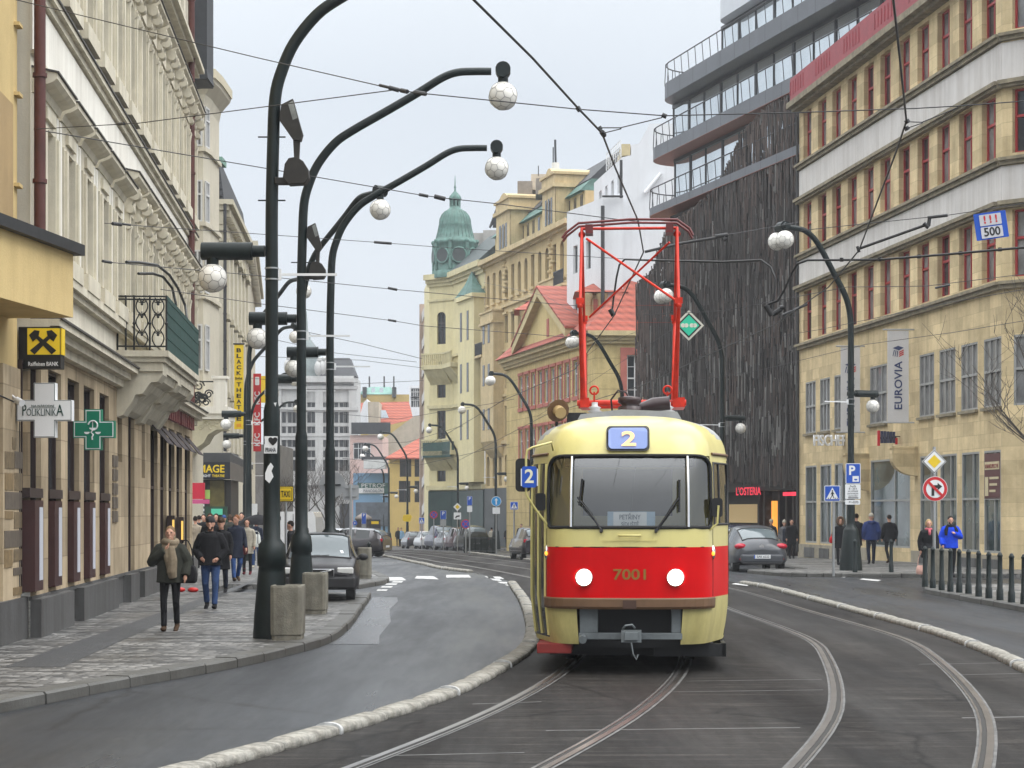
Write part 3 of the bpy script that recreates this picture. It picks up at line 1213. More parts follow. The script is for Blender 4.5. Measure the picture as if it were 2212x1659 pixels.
# pantograph: a diamond of tubes over the front bogie
pan = MB()
py = 3.3
zb, zk = 3.42, tl(0, 676, py).z
zh = tl(0, 484, py).z
xl, xr = tl(1257, 0, py).x, tl(1462, 0, py).x
for y in (py - .14, py + .55):
    pan.tube([(xl - .06, y, zb), (xr + .12, y, zb)], .042, 8)
pan.box(xl - .02, xl + .1, py - .2, py + .6, zb - .06, zb + .07)
pan.box(xr - .06, xr + .1, py - .2, py + .6, zb - .06, zb + .07)
for x in (xl + .17, xr - .13):
    pan.tube([(x + .055 * math.cos(a), py - .17, zb + .17 + .055 * math.sin(a)) for a in [2 * PI * k / 12 for k in range(13)]], .014, 5)
    pan.box(x - .012, x + .012, py - .18, py - .16, zb, zb + .15)
pan.build('pantograph_base', m_pan, tram, True)
b = MB()
for y0, yk in ((py - .12, py - 1.0), (py + .5, py + 1.4)):
    for x, dx in ((xl, .02), (xr, -.03)):
        b.tube([(x + dx, y0, zb), (x, yk, zk)], [.04, .024], 8)
        b.sphere((x, yk, zk), .042, 8, 6)
        b.box(x - .05, x + .05, yk - .03, yk + .03, zk + .02, zk + .1)
    b.tube([(xl, yk, zk), (xr, yk, zk)], .001, 4)
la = b.build('lower_arm', m_pan, tram, True)
b = MB()
for yk in (py - 1.0, py + 1.4):
    for x in (xl, xr):
        b.tube([(x, yk, zk), (x, py + (.05 if yk > py else -.05), zh - .06)], .02, 8)
        b.sphere((x, py, zh - .14), .05, 8, 6)
b.tube([(xl, py, zh - .06), (xr, py, zh - .06)], .02, 6)
x0, x1 = xl + .06, xr - .03
b.tube([tl(1267, 515, py - .18), tl(1460, 650, py - .95)], .017, 6)
b.tube([tl(1273, 685, py + 1.2), tl(1446, 524, py + .3)], .017, 6)
b.build('upper_arm', m_pan, tram, True)
b = MB()
for dy in (-.16, .16):
    b.tube([tl(1215, 517, py) + Vector((0, dy, 0)), tl(1224, 505, py) + Vector((0, dy, 0)), tl(1250, 485, py) + Vector((0, dy, 0)), tl(1362, 477.5, py) + Vector((0, dy, 0)),
            tl(1462, 479, py) + Vector((0, dy, 0)), tl(1488, 498, py) + Vector((0, dy, 0)), tl(1496, 513, py) + Vector((0, dy, 0))], .017, 6)
for x in (xl + .1, xr - .1):
    b.box(x - .05, x + .05, py - .16, py + .16, zh - .14, zh - .02)
b.build('pan_head', mat('dark red pan head', (.12, .02, .02), .5, .3), tram, True)
# ------------------------------------------------------------------ windows, cached by size and style
_WM = {}


def win_mesh(w, h, style, gm, fm):
    k = (round(w, 2), round(h, 2), style, gm.name, fm.name)
    if k in _WM:
        return _WM[k]
    a = MB()
    a.quad((-w / 2, 0, 0), (w / 2, 0, 0), (w / 2, 0, h), (-w / 2, 0, h))
    b = MB()
    t = .07 if style != 'thin' else .05
    y0, y1 = -.05, .0
    y0, y1 = -.06, .004
    b.box(-w / 2, -w / 2 + t, y0, y1, 0, h)
    b.box(w / 2 - t, w / 2, y0, y1, 0, h)
    b.box(-w / 2 + t, w / 2 - t, y0, y1, 0, t)
    b.box(-w / 2 + t, w / 2 - t, y0, y1, h - t, h)
    if style in ('cross', 'red', 'grid'):
        b.box(-t / 2, t / 2, y0 + .01, y1, t, h - t)
        zt = h * (.66 if style == 'cross' else .58 if style == 'red' else .5)
        b.box(-w / 2 + t, w / 2 - t, y0 - .015, y1, zt - t * .6, zt + t * .6)
        if style == 'grid':
            for q in (.25, .75):
                b.box(-w / 2 + t, w / 2 - t, y0 + .02, y1, h * q - .02, h * q + .02)
    elif style == 'triple':
        for x in (-w / 6, w / 6):
            b.box(x - t / 2, x + t / 2, y0 + .01, y1, t, h - t)
        b.box(-w / 2 + t, w / 2 - t, y0 - .01, y1, h * .52 - t * .6, h * .52 + t * .6)
    elif style == 'shop':
        b.box(-t / 2 + w * .12, t / 2 + w * .12, y0 + .01, y1, t, h - t)
        b.box(-w / 2 + t, w / 2 - t, y0 - .01, y1, h * .53 - t * .5, h * .53 + t * .5)
    _WM[k] = (a.mesh('window', gm), b.mesh('window_frame', fm))
    return _WM[k]


def window(root, fr, s, z, w, h, style='cross', d=-.2, gm=None, fm=None, rev=None, framed=True):
    me, fe = win_mesh(w, h, style, gm or m_glass, fm or m_frame_w)
    o = link(me, 'window', root, fr.M(s, d, z))
    if framed:
        f = bpy.data.objects.new('window_frame', fe)
        COL.objects.link(f)
        f.parent = o
    return o


def building(name, label, fr_or_loc, group=None):
    loc = fr_or_loc.P(fr_or_loc.L / 2, -4, zg(fr_or_loc.P(fr_or_loc.L / 2, 0, 0).y)) if isinstance(fr_or_loc, Fr) else fr_or_loc
    return thing(name, label, 'building', tuple(loc), 0, group)


def arch_fill(mb, fr, a, b, z, h, d=0.0, n=8):
    """Fill the two corners above a round arch whose crown is at z + h."""
    c = (a + b) / 2
    r = (b - a) / 2
    for sgn in (-1, 1):
        pts = [fr.P(c + sgn * r * math.cos(PI / 2 * k / n), d, z + h * math.sin(PI / 2 * k / n)) for k in range(n + 1)]
        cor = fr.P(c + sgn * r, d, z + h)
        for p, q in zip(pts, pts[1:]):
            mb.add([cor, p, q], [(0, 1, 2)])


# ================================================================== left: long cream house (L1)
m_cream = mat('cream stucco', (.70, .655, .54), .85, .1, .7, .3, .25, 25, spec=.2)
m_cream_w = mat('pale stucco band', (.79, .765, .69), .85, .08, .8, .28, .2, 25, spec=.2)
m_trim = mat('stucco mouldings', (.62, .575, .46), .85, .14, 1.6, .35, .3, 30, spec=.2)
m_sand = stone('brown sandstone', (.45, .365, .25), 1.1, .62, .2, .7, .85, .35)
m_lead = mat('dark lead flashing', (.07, .065, .06), .6)
m_pipe = mat('brown downpipe', (.09, .03, .025), .5, .25, 3)
f0 = Fr((-6.5, 18.0), (-7.12, 29.3))
fL = Fr((-7.0, 29.6), (-9.1, 58.0))
L1 = building('cream_townhouse', 'long cream stucco house with window pediments and a balcony over a brown stone ground floor', fL)
LW = fL.L
pitch = LW / 13.0
up1, up2, up3 = [], [], []
for i in range(13):
    c = (i + .5) * pitch
    up1.append((c - .5, c + .5, 5.98, 7.95 if i >= 5 else 7.65))
    up2.append((c - .5, c + .5, 10.2, 12.3))
    up3.append((c - .5, c + .5, 15.2, 16.9))
b = MB()
b.wall(fL, 0, LW, 4.6, 8.7, up1, .3)
b.wall(fL, 0, LW, 9.6, 14.4, up2, .3)
b.wall(fL, 0, LW, 14.4, 19.5, up3, .3)
P = fL.P
b.quad(P(LW, 0, .1), P(LW, -10, .1), P(LW, -10, 19.5), P(LW, 0, 19.5))
b.quad(P(0, -10, 4), P(0, 0, 4), P(0, 0, 19.5), P(0, -10, 19.5))
b.build('wall', m_cream, L1)
b = MB()
b.wall(fL, 0, LW, 8.7, 9.6, (), .3)
b.fbox(fL, 0, LW, .0, .03, 8.66, 9.5)
for i in range(13):
    c = (i + .5) * pitch
    if i < 5:
        b.fbox(fL, c + .82, c + 1.02, 0, .1, 5.75, 8.05)
        b.fbox(fL, c - 1.02, c - .82, 0, .1, 5.75, 8.05)
    b.fbox(fL, c - pitch / 2 - .12, c - pitch / 2 + .12, 0, .09, 9.9, 13.4)
b.build('white_band', m_cream_w, L1)
b = MB()
def band(mb, fr, a, c, z, h, d):
    mb.fbox(fr, a, c, 0, d, z, z + h)
for z, h, d in ((4.66, .1, .42), (4.54, .12, .28), (4.4, .14, .14), (5.55, .14, .2), (5.45, .1, .12), (9.55, .12, .09), (9.67, .09, .17),
                (14.3, .12, .2), (14.42, .12, .34), (18.9, .3, .3), (19.2, .25, .6), (8.62, .06, .06)):
    band(b, fL, 0, LW, z, h, d)
b.build('string_course', m_trim, L1)
for i in range(13):
    c = (i + .5) * pitch
    for up in (0, 1):
        b = MB()
        y0_, y1_, zt = (9.92, 12.4, 13.0) if up else (5.68, 8.0, 8.45) if i >= 5 else (5.68, 7.7, 8.08)
        for s0, s1 in ((c - .78, c - .5), (c + .5, c + .78)):
            b.fbox(fL, s0, s1, 0, .13, y0_, y1_)
            b.fbox(fL, s0 + .05, s1 - .05, .13, .17, y0_ + .3, y1_ - .05)
        b.fbox(fL, c - .8, c + .8, 0, .22, y0_, y0_ + .28)
        b.fbox(fL, c - .8, c + .8, 0, .1, y1_, zt)
        b.fbox(fL, c - .45, c + .45, .1, .15, y1_ + .1, zt - .1)
        prof = [(0, zt), (.12, zt), (.16, zt + .1), (.3, zt + .15), (.37, zt + .2), (.37, zt + .28), (0, zt + .36)]
        b.prism([fL.P(c - .98, d, z) for d, z in prof], fL.e * 1.96)
        if up or i >= 5:
            for sx in (-.67, .67):           # carved brackets with two scrolls
                q = [(.05, zt - .85), (.12, zt - .8), (.14, zt - .5), (.22, zt - .3), (.34, zt - .12), (.36, zt), (.0, zt)]
                b.prism([fL.P(c + sx - .12, d, z) for d, z in q], fL.e * .24)
                for d, z, r in ((.27, zt - .13, .12), (.17, zt - .42, .085), (.13, zt - .76, .07)):
                    b.tube([fL.P(c + sx - .15, d, z), fL.P(c + sx + .15, d, z)], r, 10)
                b.tube([fL.P(c + sx, .12, zt - .75), fL.P(c + sx, .08, zt - 1.15), fL.P(c + sx, .02, zt - 1.4)], [.09, .07, .01], 6)
        b.build('window_surround', m_trim, L1)
b = MB()
for i in range(13):
    c = (i + .5) * pitch
    for zt in (8.45 if i >= 5 else 8.08, 13.0):
        b.prism([fL.P(c - 1.0, d, z) for d, z in ((0, zt + .39), (.4, zt + .305), (.4, zt + .28), (0, zt + .36))], fL.e * 2.0)
b.fbox(fL, 0, LW, .0, .2, 9.76, 9.79)
b.fbox(fL, 0, LW, .0, .46, 4.76, 4.79)
b.build('flashing', m_lead, L1)
for i in range(13):
    c = (i + .5) * pitch
    for z, h in ((5.98, 1.97 if i >= 5 else 1.67), (10.2, 2.1)):
        window(L1, fL, c, z, 1.0, h, 'cross', -.28)
# ground floor
ops = []
for u, w in ((60, 1.25), (104, 1.35), (146, 1.35), (181, 1.4), (215, 1.4)):
    ops.append((u, w, .78, 4.15, 'case'))
for u, w, za, zb in ((254, .75, 2.95, 4.2), (277, 1.15, .14, 4.2), (306, .7, 2.7, 3.9)):
    ops.append((u, w, za, zb, 'small'))
for u, w in ((325, 1.6), (346, 1.6), (364, 1.6), (381, 1.65), (399, 1.65)):
    ops.append((u, w, .8, 4.05, 'awning'))
holes = []
for u, w, za, zb, k in ops:
    s = fL.su(u)
    holes.append((s, s + w, za, zb))
b = MB()
b.wall(fL, 0, LW, .7, 4.42, holes, .17)
for u, w, za, zb, k in ops:
    if k == 'small' and za > 1:
        s = fL.su(u)
b.build('stone_ground_floor', m_sand, L1)
b = MB()
b.wall(fL, 0, LW, .1, .7, [(h[0], h[1], h[2], .7) for h in holes if h[2] < .5], .4)
for (a, c) in ((0, 3.4), (4.6, 9.5), (11.6, 13.2), (14.2, LW)):
    b.fbox(fL, a, c, 0, .16, .1, .68)
b.fbox(fL, 0, LW, -.02, .03, .66, .72)
b.build('plinth', m_plinth, L1)
for (u, w, za, zb, k), (a, c, _, _) in zip(ops, holes):
    window(L1, fL, (a + c) / 2, za, c - a, zb - za, 'shop' if k == 'awning' else 'thin', -.14, m_glass, m_frame_d)
m_maroon = mat('maroon wood', (.045, .016, .016), .5, .2)
m_lit = emis('lit showcase', (.75, .8, 1.0), .1, (.42, .43, .47))
m_sill = mat('pale stone sill', (.36, .32, .25), .8, .2, 3)
for (u, w, za, zb, k), (a, c, _, _) in zip(ops, holes):
    if k == 'case':
        b = MB()
        b.fbox(fL, a + .02, a + .8, -.12, .1, .8, 2.12)
        sc_ = b.build('showcase', m_maroon, L1)
        b = MB()
        b.fbox(fL, a + .42, a + .72, .1, .108, .95, 2.02)
        b.build('lit_panel', m_lit, sc_)
        b = MB()
        b.fbox(fL, a, a + w, -.2, .03, 2.16, 2.3)
        b.build('transom', m_frame_d, L1)
    if k == 'awning':
        b = MB()
        p = [fL.P(a, .0, 4.0), fL.P(a + w, .0, 4.0), fL.P(a + w, .38, 3.55), fL.P(a, .38, 3.55)]
        b.add([q for q in p] + [q - Vector((0, 0, .03)) for q in p], [(0, 1, 2, 3), (7, 6, 5, 4), (2, 3, 7, 6), (1, 2, 6, 5), (0, 3, 7, 4)])
        b.build('awning', mat('dark awning cloth', (.05, .04, .04), .9), L1)
for u, v0_, v1_ in ((359, 1114, 1150), (379, 1117, 1174)):
    s = fL.su(u)
    b = MB()
    zq0, zq1 = fL.zv(v1_, s), fL.zv(v0_, s)
    b.fbox(fL, s, s + .3, .02, .2, zq0, zq1)
    lb = b.build('wall_lantern', m_frame_d, L1)
    b = MB()
    b.fbox(fL, s - .03, s - .005, .15, .2, zq0 + .1, zq1 - .1)
    b.build('lit_pane', emis('warm lantern', (1, .62, .15), .7, (.8, .5, .1)), lb)
for u0, u1 in ((344, 373), (376, 405)):            # hanging maroon letters above the restaurant windows
    s0, s1 = fL.su(u0), fL.su(u1)
    b = MB()
    n = 7
    for k in range(n):
        q = s0 + (s1 - s0) * (k + .2) / n
        b.fbox(fL, q, q + (s1 - s0) / n * .6, .1, .2, 4.2, 4.8)
    b.build('sign_letter_row', mat('maroon letters', (.12, .02, .025), .5), L1)
# house number plaques and stone patches beside the first opening
m_plq = [mat('bronze plaque %d' % k, c, .6, .3, 8) for k, c in enumerate(((.16, .12, .07), (.11, .09, .07), (.2, .14, .07)))]
for k, (u0, u1, v0, v1) in enumerate(((10, 29, 976, 1012), (31, 48, 976, 1012), (10, 28, 1022, 1059), (31, 47, 1022, 1060), (10, 46, 1063, 1100), (10, 27, 1104, 1121), (30, 46, 1106, 1141), (9, 46, 1146, 1182), (9, 26, 1188, 1226), (29, 46, 1186, 1211), (28, 46, 1226, 1242), (28, 46, 1268, 1285), (26, 34, 945, 970))):
    s0, s1 = f0.su(u0, .05), f0.su(u1, .05)
    z0, z1 = f0.zv(v1, (s0 + s1) / 2), f0.zv(v0, (s0 + s1) / 2)
    b = MB()
    b.fbox(f0, s0, s1, .05, .06, z0, z1)
    b.build('plaque', m_plq[k % 3], L1)
s0 = fL.su(242)
for r in range(5):
    for q in (0, .42):
        b = MB()
        b.fbox(fL, s0 + q, s0 + q + .34, .0, .03, 1.75 + r * .27, 1.97 + r * .27)
        b.build('plaque', m_plq[1], L1)
# roof
b = MB()
b.fbox(fL, -.2, LW + .2, -10, .9, 19.5, 19.7)
b.build('roof', m_lead, L1)

# balcony
yb0, yb1 = 39.9, 47.6
def s_of_y(fr, y):
    return (y - fr.A.y) / fr.e.y
sb0, sb1 = s_of_y(fL, yb0), s_of_y(fL, yb1)
m_balc = mat('balcony stucco', (.52, .48, .38), .85, .15, 1.5, .4, .3)
b = MB()
b.fbox(fL, sb0, sb1, 0, 1.02, 5.0, 5.12)
b.fbox(fL, sb0 + .05, sb1 - .05, 0, .95, 4.9, 5.0)
b.fbox(fL, sb0 + .1, sb1 - .1, 0, .9, 4.72, 4.9)
slab = b.build('balcony', m_balc, L1)
b = MB()
prof = [(0, 4.72), (.9, 4.72), (.9, 4.66), (.8, 4.52), (.66, 4.5), (.56, 4.36), (.5, 4.28), (.36, 4.26), (.3, 4.12), (.2, 3.98), (.12, 3.86), (0, 3.82)]
for q in (sb0 + .15, (sb0 + sb1) / 2 - .4, sb1 - .95):
    b.prism([fL.P(q, d, z) for d, z in prof], fL.e * .8)
prof2 = [(0, 4.72), (.86, 4.72), (.8, 4.58), (.62, 4.5), (.52, 4.38), (.42, 4.3), (.3, 4.2), (.14, 4.0), (0, 3.92)]
b.prism([fL.P(sb0 + .95, d, z) for d, z in prof2], fL.e * (sb1 - sb0 - 1.9))
b.build('balcony_corbel', m_balc, slab)
m_iron = mat('black wrought iron', (.012, .014, .014), .45)
b = MB()
def rail_frame(mb, p, q):
    for z in (5.2, 6.12, 6.18):
        mb.tube([p(0, z), p(1, z)], .018, 5)
rl = lambda t, z: fL.P(sb0 + .02, .03 + .95 * t, z)
rail_frame(b, rl, 0)
for t in (0, .17, .34, .66, 1):
    b.tube([rl(t, 5.12), rl(t, 6.2)], .02, 5)
    b.sphere(rl(t, 5.65), .035, 6, 4)
for c in (.5, .83):                 # scrolled panels
    for sg in (-1, 1):
        pts = []
        for k in range(37):
            z = 5.2 + .95 * k / 36
            pts.append(rl(c + sg * (.045 + .075 * abs(math.sin(PI * k / 12))), z))
        b.tube(pts, .013, 4)
    for z in (5.45, 5.8, 6.05):
        for k in range(5):
            a = PI * (k + .5) / 5
            b.tube([rl(c, z), rl(c + .085 * math.cos(a), z + .085 * math.sin(a))], .011, 4)
        b.sphere(rl(c, z - .02), .03, 6, 4)
b.build('balcony_railing', m_iron, slab)
m_net = mat('dark green netting', (.012, .05, .042), .8, .25, 6, .3)
b = MB()
b.fbox(fL, sb0 + .02, sb1, .97, 1.0, 5.14, 6.2)
for z in (5.35, 5.6, 5.85, 6.1):
    b.fbox(fL, sb0 + .02, sb1, 1.0, 1.008, z, z + .02)
b.build('balcony_netting', m_net, slab)
# flag holders over the balcony
for k, pts in enumerate((((273, 566), (300, 567), (340, 573), (366, 594), (384, 622), (400, 660), (404, 690)), ((299, 591), (330, 591), (352, 598), (372, 622), (381, 660)))):
    b = MB()
    n = len(pts)
    q = [fL.P(fL.su(u, .3 + .1 * i), .3 + .1 * i, fL.zv(v, fL.su(u, .3 + .1 * i), .3 + .1 * i)) for i, (u, v) in enumerate(pts)]
    b.tube(q, .03, 6)
    b.build('curved_pole', m_iron, slab)


def pipe(label, pts, r, m=None):
    b = MB()
    b.tube(pts, r, 10)
    for k in range(1, 9):
        t = k / 9
        p = pts[0].lerp(pts[-1], t) if len(pts) == 2 else pts[0].lerp(pts[1], t)
        b.tube([p - Vector((0, 0, .03)), p + Vector((0, 0, .03))], r * 1.25, 10)
    return tag(b.build('downpipe', m or m_pipe), label, 'drainpipe')


p = fL.P(-.15, .16, 0)
pipe('brown downpipe between the yellow house and the cream house', [Vector((p.x, p.y, 5.2)), Vector((p.x, p.y, 19))], .085)
p = fL.P(fL.su(412, .12), .14, 0)
pipe('brown downpipe at the far corner of the cream house', [Vector((p.x, p.y, 4.9)), Vector((p.x, p.y, 19.2))], .09)

# ================================================================== far left: yellow house with a projecting bay (L0)
m_yel = mat('yellow stucco', (.58, .44, .21), .85, .1, .9, .2, .3, 30, spec=.2)
m_yel2 = mat('ochre stucco', (.36, .25, .12), .85, .12, 1.2, .2, .2)
m_slate = mat('black slate', (.02, .021, .023), .55, .3, 4)
L0 = building('yellow_house', 'yellow house at the left edge with a slate topped bay above the bank sign', f0)
b = MB()
b.wall(f0, 0, f0.L, 4.0, 20, [(f0.L - 4.2, f0.L - 2.2, 6.5, 8.6), (f0.L - 4.2, f0.L - 2.2, 11, 13)], .3)
b.quad(f0.P(f0.L, 0, 4), f0.P(f0.L, -6, 4), f0.P(f0.L, -6, 20), f0.P(f0.L, 0, 20))
b.quad(f0.P(0, -12, .1), f0.P(0, 0, .1), f0.P(0, 0, 20), f0.P(0, -12, 20))
for z in (6.6, 7.9, 8.9, 10.4):
    b.fbox(f0, f0.L - .25, f0.L + .02, .0, .08, z, z + .05)
b.build('wall', m_yel, L0)
b = MB()
b.fbox(f0, f0.L - 2.0, f0.L - .55, .0, .05, 5.9, 7.7)
b.build('ochre_panel', m_yel2, L0)
b = MB()
b.wall(f0, 0, f0.L + .3, .1, 4.0, (), .3)
b.fbox(f0, f0.L - 1.3, f0.L, 0, .05, .72, 4.0)
b.build('stone_ground_floor', m_sand, L0)
b = MB()
b.fbox(f0, 0, f0.L + .35, 0, .1, .1, .72)
b.build('plinth', m_plinth, L0)
b = MB()
y0, y1 = 23.0, 28.5
A, B_ = Vector((XU(-420, 23), 23, 0)), Vector((XU(160, 28.5), 28.5, 0))
fb = Fr((-6.85, 23.0), (XU(158, 28.5), 28.5))
b.fbox(fb, 0, fb.L, -1.3, 0, 4.67, 5.6)
bay = b.build('bay', m_yel, L0)
b = MB()
b.prism([fb.P(-.2, d, z) for d, z in ((.12, 5.55), (.12, 5.7), (-1.3, 6.25), (-1.3, 5.55))], fb.e * (fb.L + .35))
b.build('bay_roof', m_slate, bay)
# security camera
b = MB()
q = f0.P(f0.su(18), .12, ZV(862, 28.4))
b.tube([q, q + Vector((.1, -.12, -.05))], .05, 8)
b.tube([q, q + Vector((-.1, .05, .08))], .02, 5)
tag(b.build('security_camera', m_white), 'small white dome camera on the brown stone wall left of the clinic cross', 'camera')
b = MB()
b.tube([f0.P(f0.L - 2, .05, ZV(854, 28)), f0.P(f0.L - .1, .05, ZV(871, 29)), f0.P(f0.L - .1, .05, .8)], .014, 5)
tag(b.build('wall_cable', m_wire), 'thin cable clipped to the brown stone wall behind the clinic cross', 'cable')

# ================================================================== left, beyond the side street: bay-window house (L2) and mansard house (L3)
m_c2 = mat('grey cream stucco', (.56, .52, .42), .85, .08, .9, .15, .2, 25, spec=.2)
f2 = Fr((-13.2, 80), (-14.1, 93))
L2 = building('bay_window_house', 'tall grey cream house with a stacked oriel of white windows under a flared eave', f2)
b = MB()
b.wall(f2, 0, f2.L, 0, 21, (), .3)
b.quad(f2.P(0, -8, 0), f2.P(0, 0, 0), f2.P(0, 0, 21), f2.P(0, -8, 21))
b.build('wall', m_c2, L2)
YB = 88.0
xa, xb, xc = XU(400, YB), XU(439, YB), XU(452, YB + 1.0)
# oriel: a front to the camera, a canted side to the street
prof = [Vector((xa, YB, 0)), Vector((xb, YB, 0)), Vector((xc, YB + 1.0, 0)), Vector((xc, YB + 4, 0)), Vector((xa, YB + 4, 0))]
def ring(z, k=0.0):
    return [Vector((p.x + (k if i in (1, 2, 3) else 0), p.y - (k if i < 2 else 0), z)) for i, p in enumerate(prof)]
b = MB()
zs = [ZV(v, YB) for v in (880, 790, 640, 560, 480, 387, 319, 228, 176)]
b.loft([ring(zs[0]), ring(ZV(176, YB))], True, True, False)
b.loft([ring(ZV(228, YB), .0), ring(ZV(205, YB), .1), ring(ZV(182, YB), .5), ring(ZV(174, YB), .55)], True, True, False)
for v in (322, 483, 640, 880):
    b.loft([ring(ZV(v + 5, YB), .12), ring(ZV(v - 4, YB), .12)], True, True, False)
orl = b.build('oriel', m_c2, L2)
b = MB()
b.loft([ring(ZV(174, YB), .6), ring(ZV(155, YB), .6)], True, True, False)
b.build('oriel_eave', mat('pale eave', (.5, .45, .33), .8), orl)
ff = Fr((xb, YB), (xa, YB))
ff2 = Fr((xc, YB + 1.0), (xb, YB))
for v0, v1 in ((228, 316), (389, 479), (540, 632), (700, 800)):
    z0, z1 = ZV(v1, YB), ZV(v0, YB)
    me, fe = win_mesh(.42, z1 - z0, 'cross', m_glass2, m_frame_w)
    o = link(me, 'window', L2, Matrix.Translation((XU(427, YB), YB - .03, z0)))
    f = bpy.data.objects.new('window_frame', fe)
    COL.objects.link(f)
    f.parent = o
    me, fe = win_mesh(.7, z1 - z0, 'cross', m_glass, m_frame_w)
    a = math.atan2(1.0, xc - xb)
    mid = (prof[1] + prof[2]) / 2
    o = link(me, 'window', L2, Matrix.Translation((mid.x + .02, mid.y - .02, z0)) @ Matrix.Rotation(a, 4, 'Z') @ Matrix.Diagonal((.9, 1, 1, 1)))
    f = bpy.data.objects.new('window_frame', fe)
    COL.objects.link(f)
    f.parent = o
b = MB()
b.box(XU(400, 70), XU(447, 70), 70, 71.5, ZV(172, 70), ZV(-60, 70))
b.prism([(XU(400, 70), 69.9, ZV(176, 70)), (XU(450, 70), 69.9, ZV(170, 70)), (XU(447, 70), 69.9, ZV(150, 70)), (XU(400, 70), 69.9, ZV(150, 70))], (0, 1.5, 0))
b.build('roof', m_slate, L2)
# stone balcony with a pedestal and scrolled iron, carved bracket below
YQ = 86.0
b = MB()
b.box(XU(400, YQ), XU(492, YQ), YQ, YQ + 3, ZV(893, YQ), ZV(878, YQ))
b.box(XU(400, YQ), XU(487, YQ), YQ + .1, YQ + 3, ZV(905, YQ), ZV(893, YQ))
b.box(XU(461, YQ), XU(487, YQ), YQ, YQ + .6, ZV(878, YQ), ZV(818, YQ))
b.box(XU(457, YQ), XU(491, YQ), YQ - .05, YQ + .65, ZV(818, YQ), ZV(812, YQ))
bl = b.build('stone_balcony', m_cream_w, L2)
b = MB()
random.seed(3)
for k in range(11):
    c = Vector((XU(random.uniform(418, 456), YQ), YQ + .1, ZV(random.uniform(832, 872), YQ)))
    r = random.uniform(.12, .24)
    b.tube([c + Vector((r * (1 - j / 26) * math.cos(j * .5), 0, r * (1 - j / 26) * math.sin(j * .5))) for j in range(20)], .03, 4)
b.tube([(XU(415, YQ), YQ + .1, ZV(824, YQ)), (XU(460, YQ), YQ + .1, ZV(824, YQ))], .03, 4)
b.build('iron_scroll', m_iron, bl)
b = MB()
poly = [(400, 906), (486, 906), (486, 926), (464, 928), (448, 938), (438, 956), (424, 966), (412, 975), (400, 990)]
b.prism([(XU(u, YQ), YQ + .2, ZV(v, YQ)) for u, v in poly], (0, 1.8, 0))
for k in range(12):
    c = Vector((XU(random.uniform(420, 480), YQ), YQ + .19, ZV(random.uniform(910, 924), YQ)))
    r = random.uniform(.08, .16)
    b.tube([c + Vector((r * (1 - j / 22) * math.cos(j * .55), 0, r * (1 - j / 22) * math.sin(j * .55))) for j in range(16)], .022, 4)
b.build('carved_bracket', mat('pale carved stone', (.56, .52, .38), .8, .15, 2, .2), bl)

f3 = Fr((-13.95, 98.0), (-15.2, 117.0))
f4 = Fr((-15.2, 117.0), (-18.4, 146.0))
m_mans = mat('dark mansard slate', (.028, .03, .034), .6, .3, 3)
L3 = building('mansard_house', 'cream house with a dark mansard roof and bracketed cornice behind the bay window house', f3)
zc = ZV(432, 98)
hs = [(k * 3.0 + .9, k * 3.0 + 2.1, z, z + 2.2) for k in range(6) for z in (5.2, 9.0, 12.6)]
b = MB()
b.wall(f3, 0, f3.L, 0, zc, hs, .3)
b.quad(f3.P(0, -9, 0), f3.P(0, 0, 0), f3.P(0, 0, zc), f3.P(0, -9, zc))
for k in range(7):
    b.fbox(f3, k * 3.0 - .2 if k else .02, k * 3 + .35, 0, .12, 5, zc - 1.2)
b.build('wall', m_c2, L3)
b = MB()
for (fr, d0) in ((f3, 0),):
    b.fbox(fr, -.3, fr.L, -.3, .55, zc - .25, zc)
    b.fbox(fr, -.2, fr.L, -.2, .35, zc - .5, zc - .25)
    b.fbox(fr, -.15, fr.L, -.2, .2, zc - 2.0, zc - 1.85)
    for k in range(22):
        b.fbox(fr, k * .86, k * .86 + .35, 0, .4, zc - .8, zc - .5)
        b.fbox(fr, k * .86, k * .86 + .3, 0, .25, zc - 1.85, zc - 1.6)
    for k in range(6):
        for z in (5.2, 9.0, 12.6):
            b.fbox(fr, k * 3 + .7, k * 3 + 2.3, 0, .3, z + 2.3, z + 2.55)
b.box(XU(440, 98), f3.P(0, 0, 0).x - .1, 97.7, 98, zc - .3, zc)
for u0, u1 in ((449, 468), (474, 486)):
    b.box(XU(u0, 98), XU(u1, 98), 97.85, 98, ZV(485, 98), ZV(458, 98))
b.box(XU(440, 98), XU(490, 98), 97.85, 98, ZV(498, 98), ZV(488, 98))
b.build('cornice', mat('cornice stucco', (.5, .46, .35), .85, .12, 2, .25), L3)
b = MB()
zt = ZV(340, 98.5)
pr = [f3.P(-.1, .1, zc), f3.P(f3.L, .1, zc), f3.P(f3.L, -.25, zt), f3.P(.3, -.2, zt)]
b.poly(pr)
b.poly([f3.P(-.1, -9, zc), f3.P(-.1, .1, zc), f3.P(.3, -.2, zt), f3.P(.3, -9, zt)])
b.poly([f3.P(f3.L, .1, zc), f3.P(f3.L, -9, zc), f3.P(f3.L, -9, zt), f3.P(f3.L, -.25, zt)])
b.poly([f3.P(.3, -9, zt), f3.P(.3, -.2, zt), f3.P(f3.L, -.25, zt), f3.P(f3.L, -9, zt)])
for k in range(6):
    z = zc + (zt - zc) * (k + .5) / 6
    b.box(XU(445, 98), f3.P(0, .02 - .05 * k, 0).x, 97.84 + .05 * k, 97.94 + .05 * k, z, z + .05)
b.build('mansard_roof', m_mans, L3)
b = MB()
b.box(XU(440, 100), XU(480, 100), 100, 101.5, zt, zt + .3)
b.build('copper_ridge', mat('green copper', (.16, .3, .24), .7, .2, 2, .2), L3)
